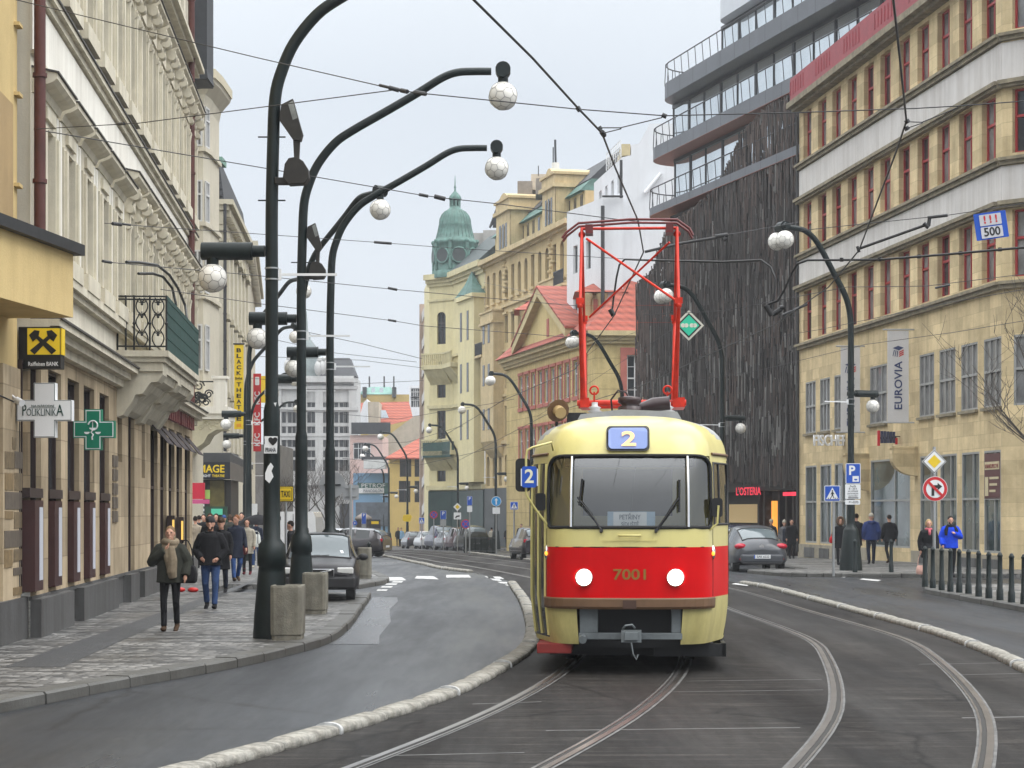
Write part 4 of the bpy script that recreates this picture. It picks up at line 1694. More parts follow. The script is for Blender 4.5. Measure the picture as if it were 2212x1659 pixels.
for k in range(6):
    for z in (5.2, 9.0, 12.6):
        window(L3, f3, k * 3 + 1.5, z, 1.2, 2.2, 'cross', -.25)
# dark shop canopy and fascia at its corner
b = MB()
YS = 96.5
b.box(XU(405, YS), XU(497, YS), YS, YS + 3, ZV(1000, YS), ZV(978, YS))
b.prism([(XU(497, YS), YS, ZV(978, YS)), (XU(497, YS), YS, ZV(1000, YS)), (XU(520, YS), YS + 4, ZV(1010, YS)), (XU(520, YS), YS + 4, ZV(1000, YS))], (0, .6, 0))
b.build('shop_canopy', mat('dark grey canopy', (.06, .062, .065), .6), L3)
b = MB()
b.box(XU(405, YS), XU(497, YS), YS + .3, YS + 3, 0 + zg(97), ZV(1036, YS))
b.build('shopfront', mat('dark shopfront', (.035, .032, .03), .5), L3)
b = MB()
b.box(XU(452, YS), XU(483, YS), YS + .2, YS + .3, ZV(1094, YS), ZV(1038, YS))
b.build('shop_window', mat('dim lit window', (.14, .115, .04), .3, .3, 3), L3)
b = MB()
b.box(XU(443, YS), XU(490, YS), YS + .1, YS + .25, ZV(1150, YS), ZV(1094, YS))
b.build('kiosk_front', mat('dark green kiosk', (.03, .07, .045), .5, .3, 3), L3)
b = MB()
b.box(XU(456, YS), XU(480, YS), YS + .02, YS + .1, ZV(1112, YS), ZV(1099, YS))
b.build('lit_green_strip', emis('green glow', (.1, .55, .35), .5, (.05, .3, .2)), L3)

L4 = building('pale_house', 'pale house continuing the left row beyond the mansard house', f4)
zc4 = ZV(636, 146)
hs = [(k * 3.2 + .9, k * 3.2 + 2.1, z, z + 2.2) for k in range(9) for z in (4.6, 8.2, 11.6, 14.4) if z + 2.2 < zc4]
b = MB()
b.wall(f4, 0, f4.L, -1.5, zc4, hs, .3)
b.quad(f4.P(f4.L, 0, -2), f4.P(f4.L, -9, -2), f4.P(f4.L, -9, zc4), f4.P(f4.L, 0, zc4))
b.build('wall', m_c2, L4)
b = MB()
b.fbox(f4, 0, f4.L + .4, -.2, .6, zc4 - .3, zc4)
b.fbox(f4, 0, f4.L + .2, -.2, .35, zc4 - .7, zc4 - .3)
for k in range(34):
    b.fbox(f4, k * .86, k * .86 + .35, 0, .45, zc4 - .95, zc4 - .7)
b.build('cornice', m_c2, L4)
for h in hs:
    window(L4, f4, (h[0] + h[1]) / 2, h[2], 1.2, 2.2, 'cross', -.25, framed=h[0] < 12)
b = MB()
b.fbox(f4, .0, f4.L, -6, -.3, zc4, zc4 + 1.5)
b.build('roof', m_mans, L4)
for u, v0, v1, Y in ((486, 700, 815, 97.6),):
    pipe('thin dark downpipe on the corner of the mansard house', [Vector((XU(u, Y), Y, ZV(v0 - 260, Y))), Vector((XU(u, Y), Y, ZV(975, Y)))], .08, m_wire)
# ================================================================== right: sandstone corner house with red windows (R1)
m_sst = stone('yellow sandstone', (.60, .485, .29), .9, .45, .17, .8, .85, .2)
m_spand = mat('stained white plaster', (.55, .53, .51), .85, .08, .8, .36, .2, 20, spec=.2)
m_corn = mat('sooty stone moulding', (.22, .19, .13), .85, .35, 2.5, .3, .4, 20)
m_roofred = mat('red metal', (.26, .025, .035), .5, .18, 3, .15)
fR = Fr((12.7, 90.0), (15.7, 65.2))
R1 = building('sandstone_corner_house', 'yellow sandstone corner house with white bands and rows of narrow red windows', fR)
LR = fR.L
UW = [1749, 1781, 1812, 1846, 1882, 1918, 1959, 2000, 2044, 2092, 2142]
SW = [fR.su(u, -.1) for u in UW]
W_ = 1.3
rows = [(17.35, 19.45), (13.4, 15.45), (9.45, 11.6)]
fC = Fr((15.7, 65.2), (17.6, 63.4))
fD = Fr((17.6, 63.4), (28.0, 62.4))
segs_ = [(fR, 0, LR), (fC, 0, fC.L), (fD, 0, fD.L)]
holes = {0: [(s - W_ / 2, s + W_ / 2, a, b_) for s in SW for a, b_ in rows],
         1: [(.35, 1.95, a, b_) for a, b_ in rows], 2: [(q, q + 1.2, a, b_) for q in (1, 3.4, 5.8, 8) for a, b_ in rows]}
FU = [(1740, 1762), (1771, 1793), (1802, 1824), (1879, 1916), (1986, 2018), (2029, 2064), (2076, 2112), (2125, 2163)]
FS = [(fR.su(a), fR.su(c)) for a, c in FU]
SU_ = [(1740, 1764), (1772, 1796), (1803, 1829), (1881, 1966), (1988, 2025), (2031, 2067), (2078, 2116), (2126, 2168)]
SS = [(fR.su(a), fR.su(c)) for a, c in SU_]
holes[0] += [(a, c, 5.35, 7.6) for a, c in FS] + [(a, min(c, LR - .15), .62, 3.95) for a, c in SS]
holes[1] += [(.4, 2.0, 5.35, 7.6)]
holes[2] += [(.4, 2.2, .2, 3.9), (3.2, 5.2, .2, 3.9), (1, 2.4, 5.35, 7.6), (4, 5.4, 5.35, 7.6)]
b = MB()
for k, (fr, s0, s1) in enumerate(segs_):
    b.wall(fr, s0, s1, -.2, 8.6, [h for h in holes[k] if h[3] < 8.6], .09)
    b.wall(fr, s0, s1, 8.6, 20.0, [h for h in holes[k] if h[3] > 8.6], .36)
b.quad(fR.P(0, 0, -.4), fR.P(0, 0, 20), fR.P(0, -12, 20), fR.P(0, -12, -.4))
b.build('wall', m_sst, R1)
b = MB()
c = MB()
for fr, s0, s1 in segs_:
    for z0, z1 in ((15.75, 16.95), (11.9, 13.0)):
        b.fbox(fr, s0, s1 + .02, -.02, .06, z0, z1)
    for z, h, d in ((19.6, .12, .35), (19.72, .25, .6), (17.0, .14, .16), (17.14, .1, .26), (15.5, .1, .2), (15.6, .13, .3), (13.03, .14, .16), (13.17, .1, .26), (11.65, .1, .2), (11.75, .13, .3), (9.08, .14, .16), (9.22, .1, .26)):
        c.fbox(fr, s0 - .02, s1 + .02, -.02, d, z, z + h)
b.build('white_band', m_spand, R1)
c.build('cornice', m_corn, R1)
b = MB()
for fr, s0, s1 in segs_:
    b.fbox(fr, s0, s1 + .05, .25, .42, 19.98, 21.05)
for k in range(60):
    if k % 10 < 6:
        s = LR * k / 60
        b.fbox(fR, s, s + .12, .42, .44, 20.3, 20.9)
b.build('roof_fascia', m_roofred, R1)
b = MB()
b.fbox(fR, -.02, LR + 2, -9, -.3, 20.0, 20.3)
b.build('roof', m_lead, R1)
b = MB()
b.fbox(fR, 6.5, LR + 2, -8, -3.0, 20.3, 22.5)
b.fbox(fR, 6.3, LR + 2, -8, -2.8, 22.5, 22.8)
at_ = b.build('attic', m_sst, R1)
b = MB()
b.fbox(fR, 6.6, LR + 2, -7, -3.1, 22.8, 26)
b.build('attic_roof', m_roofred, at_)
for fr, k in ((fR, 0), (fC, 1), (fD, 2)):
    for h in holes[k]:
        w, hh, c_ = h[1] - h[0], h[3] - h[2], (h[0] + h[1]) / 2
        if h[2] > 9:
            window(R1, fr, c_, h[2], w, hh, 'red', -.24, m_glass2 if (int(c_ * 7 + h[2]) % 3) else m_glass, m_frame_r)
        elif h[2] > 5:
            window(R1, fr, c_, h[2], w, hh, 'triple', -.07, m_glass2, m_frame_g)
        else:
            window(R1, fr, c_, h[2], w, hh, 'shop', -.06, m_glassL, m_frame_g)
for a, c_ in FS:
    b = MB()
    b.fbox(fR, a - .05, c_ + .05, 0, .12, 5.25, 5.35)
    b.build('window_sill', m_corn, R1)
sE = fR.su(1881)
m_ppl = mat('pale stone plinth', (.3, .27, .21), .85, .2, 2, .3, .3)
for (a, c_) in [(0, sE - .3), (fR.su(1972), LR)]:
    b = MB()
    b.fbox(fR, a, c_, 0, .08, -.1, .55)
    b.build('plinth', m_ppl, R1)
for a, c_ in SS[:3] + SS[4:]:
    b = MB()
    b.fbox(fR, a + .1, c_ - .1, .08, .1, .0, .42)
    b.build('cellar_vent', m_plinth, R1)
# quarter-round stone brackets by the entrance
for u0, u1, v0, v1 in ((1935, 1981, 969, 1028), (1833, 1876, 984, 1060)):
    s1 = fR.su(u1)
    z1, z0 = fR.zv(v0, s1), fR.zv(v1, s1)
    b = MB()
    n = 8
    D = .95
    pts = [(0, z1), (D, z1), (D, z1 - .35)] + [(D * math.cos(PI / 2 * k / n), z1 - .35 - (z1 - .35 - z0) * math.sin(PI / 2 * k / n)) for k in range(1, n + 1)]
    b.prism([fR.P(s1 - .25, d, z) for d, z in pts], fR.e * .35)
    b.fbox(fR, s1 - .3, s1 + .12, 0, D + .04, z1, z1 + .08)
    b.build('stone_bracket', m_sst, R1)
pipe('downpipe of the sandstone house beside the dark cladding', [fR.P(.1, .12, .2), fR.P(.1, .12, 19.4)], .06, m_wire)

# ================================================================== right: modern block with rounded terraces and rod cladding (R2)
m_slabm = mat('grey metal fascia', (.105, .112, .125), .4, .12, .7, .1, spec=.5, metal=.3)
m_copper = mat('copper red soffit', (.3, .12, .09), .5, .1)
m_mull = mat('dark mullion', (.035, .037, .042), .45)
m_mirror = glassy('reflective terrace glazing', (.68, .73, .76), .04, .9, .1, .3)
m_mirror.node_tree.nodes['Principled BSDF'].inputs['Metallic'].default_value = .85
fM = Fr((6.96, 115.5), (15.6, 84.6))
R2 = building('modern_block', 'modern block with rounded grey terraces and glass bands above a facade hung with dark rods', fM)
LM = fM.L


def slab_poly(uu, d0, r, s1, inner=-5.0):
    sc0 = fM.su(uu, d0 - r) + r * 1.15
    for _ in range(3):        # the rounded end just reaches the row's sight line
        um = min(CX + F * q.x / q.y for q in (fM.P(sc0 - r * 1.15 * math.sin(PI * k / 12), d0 - r + r * math.cos(PI * k / 12), 0) for k in range(13)))
        sc0 += fM.su(uu, d0 - r) - fM.su(um, d0 - r)
    pts = [(s1, d0), (sc0, d0)]
    for k in range(1, 13):
        a = PI * k / 12
        pts.append((sc0 - r * 1.15 * math.sin(a), d0 - r + r * math.cos(a)))
    pts.append((s1, d0 - 2 * r))
    return pts


def extr(mb, fr, pts, z0, z1):
    mb.prism([fr.P(s, d, z0) for s, d in pts], (0, 0, z1 - z0))


SL = [(1403, .8, 1.9, 18.05, 18.45), (1411, .8, 1.9, 21.0, 21.65), (1436, .8, 1.9, 23.95, 24.75)]
for uu, d0, r, z0, z1 in SL:
    b = MB()
    pl = slab_poly(uu, d0, r, LM)
    extr(b, fM, pl, z0, z1)
    sl_ = b.build('terrace', m_slabm, R2)
    b = MB()
    extr(b, fM, [(s + (.1 if k > 1 else 0), d) for k, (s, d) in enumerate(pl)], z0 - .02, z0 - .004)
    b.build('soffit', m_copper if z0 in (21.0, 18.05) else m_slabm, sl_)
    b = MB()
    pr_ = pl[:10]
    top = [fM.P(s, d - .08, z1 + 1.05) for s, d in pr_]
    b.tube(top, .035, 5)
    ln = [pl[0]]
    S0, S1 = pl[1][0], LM
    n = int((S1 - S0) / 1.0)
    for k in range(n + 1):
        s = S0 + (S1 - S0) * k / n
        b.tube([fM.P(s, d0 - .08, z1), fM.P(s - .2, d0 - .08, z1 + 1.05)], .02, 4)
    for s, d in pl[2:10]:
        b.tube([fM.P(s, d, z1), fM.P(s, d - .05, z1 + 1.05)], .02, 4)
    b.build('railing', m_mull, sl_)
    b = MB()
    for k in range(int(LM / 1.9)):
        s = S0 + k * 1.9
        if s < LM:
            b.fbox(fM, s, s + .02, d0, d0 + .004, z0 + .01, z1 - .01)
    b.build('panel_joint', m_mull, sl_)


def glass_floor(uu, d, z0, z1, pw=2.3, r=1.6):
    sc0 = fM.su(uu, d)
    b = MB()
    b.fbox(fM, sc0, LM, d - 6, d, z0, z1)
    b.quad(fM.P(sc0, d, z0), fM.P(sc0, d - 4, z0), fM.P(sc0, d - 4, z1), fM.P(sc0, d, z1))
    g_ = b.build('glazing', m_mirror, R2)
    b = MB()
    k = 0
    s = sc0
    while s < LM:
        wv = .2 if k % 2 else .05
        b.fbox(fM, s, s + wv, d - .02, d + .05, z0, z1)
        s += pw
        k += 1
    for q in range(4):
        b.fbox(fM, sc0 - .04, sc0 + .02, d - .1 - q * 1.1, d - q * 1.1, z0, z1)
    b.fbox(fM, sc0, LM, d - .02, d + .08, z1 - .2, z1)
    b.build('mullion', m_mull, g_)


glass_floor(1458, -.3, 18.45, 21.0)
glass_floor(1455, -.3, 21.65, 23.95)
glass_floor(1560, -1.6, 24.75, 27.4)
b = MB()
pl = slab_poly(1556, -.9, 1.2, LM)
extr(b, fM, pl, 27.4, 28.4)
b.build('roof', mat('pale roof edge', (.5, .52, .55), .4, .05), R2)
b = MB()
b.fbox(fM, fM.su(1448), LM, -8, 0, 12.5, 17.9)
b.fbox(fM, fM.su(1400), LM, -8, 0, 3.6, 12.5)
b.fbox(fM, fM.su(1400), LM, -8, -2.2, -.6, 3.6)
b.build('wall', mat('dark inner facade', (.03, .03, .032), .6, .3, .5), R2)
b = MB()
for z in (6.5, 9.6, 12.7, 15.8):
    b.fbox(fM, fM.su(1448 if z > 12 else 1402), LM, 0, .12, z, z + .35)
for k in range(1, 12):
    b.fbox(fM, 2.6 + k * 2.6, 2.8 + k * 2.6, 0, .1, 3.6, 12.4)
b.build('floor_edge', mat('dull grey floor edge', (.1, .1, .105), .6), R2)
# the rods
TOPB = [(1372, 620), (1380, 606), (1404, 585), (1420, 540), (1440, 492), (1456, 477), (1500, 446), (1539, 410), (1573, 350), (1600, 290), (1623, 263), (1659, 227), (1728, 196), (1760, 190)]
BOTB = [(1372, 1005), (1480, 1020), (1640, 1034), (1760, 1040)]
rods = [MB() for _ in range(5)]
from mathutils.noise import noise as noise_at
random.seed(11)
s = fM.su(1373, .75)
S1 = fM.su(1735, .75)
def ub(s, d):
    p = fM.P(s, d, 0)
    return CX + F * p.x / p.y
while s < S1:
    u = ub(s, .75)
    vt, vb = interp([(a, q) for a, q in TOPB], u), interp(BOTB, u)
    zt, zb_ = fM.zv(vt, s, .75), fM.zv(vb, s, .75)
    z = zb_ - random.uniform(0, .4)
    while z < zt:
        ln = random.uniform(.5, 1.9)
        z2 = min(z + ln, zt + random.uniform(-.2, .1))
        rel = (z - zb_) / (zt - zb_ + .01)
        r_ = random.random()
        pale = .34 if .03 < rel < .45 and 1.0 < z % 3.1 < 2.7 else .05  # more pale rods in floor bands: colour standing in for light passing through
        br = noise_at((s * .16, z * .13, 0))
        k = 4 if r_ < pale * .6 else 3 if r_ < pale * 1.5 else 2 if r_ < .4 + br * .9 else 1 if r_ < .85 else 0
        wv = random.uniform(.03, .06)
        d = .7 + random.uniform(-.06, .1)
        if random.random() > .05 + (.22 if .1 < rel < .35 else 0):
            sh = random.uniform(-.08, .08)
            P = fM.P
            rods[k].hexa([P(s, d, z), P(s + wv, d, z), P(s + wv, d - .05, z), P(s, d - .05, z), P(s + sh, d, z2), P(s + wv + sh, d, z2), P(s + wv + sh, d - .05, z2), P(s + sh, d - .05, z2)])
        z = z2 + random.uniform(.0, .12)
    s += .055
b = MB()
for k, mb in enumerate(rods):
    b.cm = k
    b.add(mb.v, mb.f)
rm = [mat('cladding rod %s' % n_, c_, .7, .3, 1.5) for n_, c_ in (('black', (.036, .031, .029)), ('charcoal', (.054, .047, .044)), ('brown', (.095, .071, .062)), ('grey', (.088, .083, .08)), ('pale', (.2, .195, .185)))]  # the pale rod colour imitates light showing between the rods
tag(b.build('rod_cladding', rm, R2), kind='stuff')
b = MB()
b.fbox(fM, fM.su(1378, .5), LM, .3, .34, 3.4, 17.6)
# ground floor restaurant
b = MB()
sa, sb_ = fM.su(1577, -1.0), fM.su(1728, -1.0)
b.fbox(fM, sa - 6, sb_, -2.2, -1.0, 3.0, 3.6)
b.build('shop_fascia', m_mull, R2)
b = MB()
b.fbox(fM, fM.su(1575, -1.9), fM.su(1636, -1.9), -2.2, -1.9, 1.4, 2.35)
b.build('lit_menu_wall', emis('warm shop light', (.9, .65, .3), .28, (.4, .3, .15)), R2)
b = MB()
b.fbox(fM, fM.su(1665, -1.9), fM.su(1673, -1.9), -2.1, -1.85, .8, 2.5)
b.build('lit_orange_panel', emis('orange light panel', (1, .42, .06), 1.1, (.5, .3, .1)), R2)
b = MB()
for u in (1640, 1652, 1684, 1700, 1715):
    q = fM.su(u, -1.6)
    b.fbox(fM, q, q + .25, -1.9, -1.5, -.5, 3.0)
b.build('shop_post', m_frame_d, R2)
m_neon = emis('red neon letters', (1, .05, .1), 1.0, (.6, .02, .05))
def onwall(fr, u, v, d):
    q = fr.su(u, d)
    return fr.M(q, d, fr.zv(v, q, d)) @ Matrix.Rotation(PI / 2, 4, 'X')
text("L'OSTERIA", .55, onwall(fM, 1616, 1062, -.95), m_neon, R2, .012, sx=1.3)
b = MB()
for u_ in (1692, 1700, 1709, 1716):
    q = fM.su(u_, -.95)
    b.fbox(fM, q, q + .45, -.97, -.93, 2.72, 2.9)
b.build("neon_strip", m_neon, R2)

# ================================================================== right: white house with a blank gable (R3)
m_w3 = mat('white render', (.66, .67, .69), .85, .05, .6, .12, .2, 12, spec=.2)
R3 = building('white_house', 'white rendered house with a stepped blank side wall rising behind the red roofs', (5, 134, zg(134)))
b = MB()
Y3 = 128.0
pl = [(1343, 340), (1363, 335), (1363, 313), (1380, 310), (1403, 267), (1478, 267), (1478, 760), (1343, 760)]
b.prism([(XU(u, Y3), Y3, ZV(v, Y3)) for u, v in reversed(pl)], (0, 9, 0))
pl = [(1301, 427), (1346, 427), (1346, 760), (1301, 760)]
b.prism([(XU(u, Y3 - .6), Y3 - .6, ZV(v, Y3 - .6)) for u, v in reversed(pl)], (0, 6, 0))
b.build('wall', m_w3, R3)
fW = Fr((3.6, 133.5), (XU(1301, 127.4), 127.4))
fW2 = Fr((XU(1283, 138), 138), (XU(1343, 128), 128))
b = MB()
zt = ZV(427, 127.4)
hs = [(1.2, 2.0, zt - 4.2, zt - 2.4), (3.6, 4.4, zt - 4.2, zt - 2.4), (1.2, 2.0, zt - 7.6, zt - 5.8), (3.6, 4.4, zt - 7.6, zt - 5.8)]
b.wall(fW, 0, fW.L, 8, zt, hs, .2)
hs2 = [(2 + k * 2.2, 2.9 + k * 2.2, zt + .5, zt + 1.7) for k in range(4)]
b.wall(fW2, 0, fW2.L, zt - 4, ZV(340, 128), hs2, .2)
b.build('street_front', m_w3, R3)
for h in hs:
    window(R3, fW, (h[0] + h[1]) / 2, h[2], h[1] - h[0], h[3] - h[2], 'thin', -.15, m_glass, m_frame_w)
for h in hs2:
    window(R3, fW2, (h[0] + h[1]) / 2, h[2], h[1] - h[0], h[3] - h[2], 'thin', -.15, m_glass, m_frame_w)
b = MB()
for z in (.3, .7, 1.1):
    b.tube([fW2.P(5, .05, ZV(340, 128) + z), fW2.P(fW2.L, .05, ZV(340, 128) + z)], .03, 4)
for k in range(9):
    q = 5 + (fW2.L - 5) * k / 8
    b.tube([fW2.P(q, .05, ZV(340, 128)), fW2.P(q, .05, ZV(340, 128) + 1.1)], .03, 4)
b.build('roof_railing', m_white, R3)
b = MB()
b.box(XU(1344, 127.3), XU(1363, 127.3), 128, 134, ZV(336, 128), ZV(311, 128))
b.build('roof_hut', mat('pale yellow render', (.5, .42, .25), .85), R3)
b = MB()
b.tube([(XU(1342, 127), 127.1, ZV(427, 127)), (XU(1342, 127), 127.1, ZV(345, 127))], .09, 6)
b.tube([(XU(1302, 126.9), 126.9, ZV(700, 127)), (XU(1302, 126.9), 126.9, ZV(445, 127))], .12, 6)
b.tube([(XU(1301, 126.9), 127, ZV(424, 127)), (XU(1346, 127), 127, ZV(424, 127))], .07, 6)
b.build('gutter', m_wire, R3)
b = MB()
b.tube([(XU(1393, 127.7), 127.8, ZV(416, 127.7)), (XU(1428, 127.7), 127.8, ZV(374, 127.7))], .12, 6)
b.build('wall_duct', m_white, R3)

# ================================================================== right: baroque house with red tiles (R4)
m_bar = mat('pale yellow stucco', (.56, .45, .22), .85, .1, .8, .25, .2, 20, spec=.2)
m_bart = mat('yellow cream moulding', (.52, .43, .24), .85, .12, 1.5, .3)
m_tile = tiles('red roof tiles', (.34, .085, .055))
m_rsur = mat('salmon red surround', (.4, .13, .1), .8, .15, 1)
f4R = Fr((-.4, 149.0), (5.1, 125.0))
R4 = building('baroque_house', 'low yellow baroque house with red tiled hip roof, gable and red window surrounds', f4R)
WU = [1126, 1139, 1153, 1168, 1181, 1195, 1210, 1226, 1244, 1262]
ws_ = [f4R.su(u) for u in WU]
hs = [(s - .55, s + .55, 9.3, 11.5) for s in ws_] + [(s - .55, s + .55, 5.5, 7.7) for s in ws_]
b = MB()
b.wall(f4R, 0, f4R.L, -1, 13.0, hs, .2)
fS = Fr((5.1, 125.0), (12.0, 125.6))
hsS = [(fS.su(1354), fS.su(1389), 8.75, 11.6)]
b.wall(fS, 0, fS.L, -1, 13.0, hsS, .2)
b.build('wall', stone('yellow rusticated stucco', (.56, .45, .22), 30, .95, .06, .55, .85, .2, .02, .2), R4)
b = MB()
for h in hs:
    b = MB()
    b.fbox(f4R, h[0] - .2, h[0], 0, .05, h[2], h[3] + .1)
    b.fbox(f4R, h[1], h[1] + .2, 0, .05, h[2], h[3] + .1)
    b.fbox(f4R, h[0] - .22, h[1] + .22, 0, .1, h[3] + .1, h[3] + .3)
    b.fbox(f4R, h[0] - .22, h[1] + .22, 0, .1, h[2] - .25, h[2])
    b.build('red_surround', m_rsur, R4)
h = hsS[0]
b = MB()
b.fbox(fS, h[0] - .4, h[0], 0, .08, h[2] - .5, h[3] + .4)
b.fbox(fS, h[1], h[1] + .4, 0, .08, h[2] - .5, h[3] + .4)
b.fbox(fS, h[0] - .4, h[1] + .4, 0, .1, h[3], h[3] + .45)
b.fbox(fS, h[0] - .4, h[1] + .4, 0, .1, h[2] - .5, h[2])
b.build('red_surround', m_rsur, R4)
for h in hs:
    window(R4, f4R, (h[0] + h[1]) / 2, h[2], 1.1, 2.2, 'cross', -.15, m_glass2, m_frame_w)
window(R4, fS, (h[0] + h[1]) / 2 if False else (hsS[0][0] + hsS[0][1]) / 2, 8.75, hsS[0][1] - hsS[0][0], 2.85, 'grid', -.15, m_glass, m_frame_w)
b = MB()
for fr in (f4R, fS):
    for z, hh, d in ((12.3, .2, .2), (12.5, .25, .35), (12.75, .3, .6)):
        b.fbox(fr, -.2, fr.L + (.0 if fr is fS else .5), -.1, d, z, z + hh)
gs0, gs1 = f4R.su(1120, .3), f4R.su(1237, .3)
gm = (gs0 + gs1) / 2
zap = 17.0
for s0, s1 in ((gs0, gm), (gs1, gm)):
    pts = [f4R.P(s0, .3, 13.05), f4R.P(s0, .3, 13.6), f4R.P(s1, .3, zap), f4R.P(s1, .3, zap - .6)]
    b.prism(pts if s0 < s1 else pts[::-1], f4R.n * .5)
b.build('cornice', m_bart, R4)
b = MB()
b.prism([f4R.P(gs0, .05, 13.0), f4R.P(gs1, .05, 13.0), f4R.P(gm, .05, zap - .2)], f4R.n * .25)
gb = b.build('gable', m_bar, R4)
b = MB()
b.fbox(f4R, gm + .8, gm + 1.4, .3, .34, 13.6, 14.8)
b.build('gable_window', m_rsur, gb)
b = MB()
inn = -13.0
e = [f4R.P(-.4, .8, 13.02), f4R.P(f4R.L + .5, .8, 13.02), f4R.P(f4R.L + .5, inn, 13.02), f4R.P(-.4, inn, 13.02)]
r0, r1 = f4R.P(5.5, -6, 19.6), f4R.P(f4R.L - 5.0, -6, 19.6)
b.poly([e[0], e[1], r1, r0])
b.poly([e[1], e[2], r1])
b.poly([e[2], e[3], r0, r1])
b.poly([e[3], e[0], r0])
ga, gb_ = f4R.P(gm, .85, zap + .12), f4R.P(gm, -5.0, zap + .12)
for s0 in (gs0 - .1, gs1 + .1):
    p0, p1 = f4R.P(s0, .85, 13.75), f4R.P(s0, -1.0, 13.75)
    b.add([p0, ga, gb_, p1, *[q - Vector((0, 0, .15)) for q in (p0, ga, gb_, p1)]], [(0, 1, 2, 3), (7, 6, 5, 4), (0, 4, 5, 1), (1, 5, 6, 2), (2, 6, 7, 3), (3, 7, 4, 0)])
b.build('tiled_roof', m_tile, R4)
# dormers: cream boxes with tiled hoods
for u0, u1, vb, vt, Y in ((1126, 1160, 718, 672, 143.5), (1258, 1340, 700, 634, 127.6)):
    b = MB()
    x0, x1 = XU(u0, Y), XU(u1, Y)
    b.box(x0, x1, Y, Y + 4, ZV(vb + 18, Y), ZV(vt, Y))
    for x in (x0 + .3, (x0 + x1) / 2 + (x1 - x0) * .02):
        b.lathe([(.28, ZV(vb, Y)), (.28, ZV(vt + 14, Y)), (.42, ZV(vt + 8, Y)), (.42, ZV(vt, Y))], 8, (x, Y - .05, 0))
    dm = b.build('dormer', m_bart, R4)
    b = MB()
    zt_ = ZV(vt - 2, Y)
    k = [(x0 - .5, Y - .5, zt_), (x1 + .5, Y - .5, zt_), (x1 + .5, Y + 4, zt_), (x0 - .5, Y + 4, zt_)]
    zr = ZV(vt - 26, Y)
    t0, t1 = (x0 + .7, Y + 1.2, zr), (x1 - .7, Y + 1.2, zr)
    b.poly([k[0], k[1], t1, t0])
    b.poly([k[1], k[2], t1])
    b.poly([k[2], k[3], t0, t1])
    b.poly([k[3], k[0], t0])
    b.poly(k[::-1])
    b.build('dormer_roof', m_tile, dm)
    b = MB()
    b.box(x0 + .75 * (x1 - x0) / 2.6, x0 + 1.25 * (x1 - x0) / 2.6, Y - .04, Y, ZV(vb - 4, Y), ZV(vt + 12, Y))
    b.build('dormer_window', m_rsur, dm)

# ================================================================== right: tall ochre house with two gabled towers (R5)
m_och = mat('ochre stucco facade', (.53, .41, .22), .85, .1, .8, .25, .25, 16, spec=.2)
m_ocht = mat('ochre mouldings', (.52, .41, .23), .85, .15, 1.2, .35, .3, 10)
m_cop = mat('green copper sheet', (.10, .19, .165), .7, .35, 1.5, .4)
f5 = Fr((-2.35, 179.0), (4.6, 152.0))
R5 = building('ochre_house', 'tall ochre house with two gabled roof towers, arched windows and stacked oriels', f5)
L5 = f5.L
n5 = 13
hs, ar = [], []
for k in range(n5):
    c_ = (k + .5) * L5 / n5
    for z0, hh in ((20.0, 2.6), (16.2, 2.3), (12.4, 2.3), (8.4, 2.5), (4.2, 2.6)):
        hs.append((c_ - .5, c_ + .5, z0, z0 + hh))
        if z0 in (20.0, 4.2) and k % 3 != 1:
            ar.append((c_ - .5, c_ + .5, z0 + hh - .5))
b = MB()
b.wall(f5, 0, L5, -1.5, 23.9, hs, .3)
for a, c_, z in ar:
    arch_fill(b, f5, a, c_, z, .5)
b.quad(f5.P(L5, 0, 0), f5.P(L5, -12, 0), f5.P(L5, -12, 23.9), f5.P(L5, 0, 23.9))
b.build('wall', m_och, R5)
for h in hs:
    window(R5, f5, (h[0] + h[1]) / 2, h[2], 1.0, h[3] - h[2], 'cross', -.22, m_glass, m_frame_d, framed=False)
b = MB()
for z, hh, d in ((23.3, .2, .3), (23.5, .4, .7), (19.2, .25, .2), (11.7, .2, .15), (7.7, .3, .25), (15.5, .15, .12)):
    b.fbox(f5, 0, L5, 0, d, z, z + hh)
for k in range(n5):
    c_ = (k + .5) * L5 / n5
    b.fbox(f5, c_ - .62, c_ + .62, 0, .18, 19.8, 20.0)
    b.fbox(f5, c_ - .66, c_ + .66, 0, .2, 18.6, 18.8)
b.build('cornice', m_ocht, R5)
for u0, u1, vt in ((1078, 1108, 436), (1178, 1206, 384)):
    s0, s1 = f5.su(u0), f5.su(u1)
    zt = f5.zv(vt, (s0 + s1) / 2)
    b = MB()
    b.wall(f5, s0, s1, 23.8, zt - 1, [(s0 + (s1 - s0) * (.25 + .27 * q), s0 + (s1 - s0) * (.4 + .27 * q), 24.2, 26) for q in range(2)], .2, .25)
    dd = 1.9 if u0 < 1100 else 2.2
    b.fbox(f5, s0, s1 - .02, -4.5, .2, 23.8, zt - 1)
    b.fbox(f5, s0 - .25, s1 + .25, -4.8, .5, zt - 1, zt - .7)
    b.fbox(f5, s0, s1, -4.5, .3, zt - .7, zt)
    b.fbox(f5, s0 - .15, s1 + .15, -4.6, .45, zt, zt + .2)
    b.prism([f5.P(s0 + .8 + (s1 - s0 - 1.6) * k / 10, .25, zt + .2 + .5 * math.sin(PI * k / 10)) for k in range(11)], f5.n * -4)
    for k in range(8):
        b.sphere(f5.P((s0 + s1) / 2 + (k % 3 - 1) * .35, .0, 20.6 + k * .35), .22, 6, 5, (1.3, .6, .7))
    b.build('gable_tower', m_ocht, R5)
    for q in range(3):
        b = MB()
        a_ = s0 + (s1 - s0) * (.22 + .22 * q)
        b.fbox(f5, a_, a_ + (s1 - s0) * .13, .25, .27, 24.2, 26.2)
        b.build('tower_window', m_glass, R5)
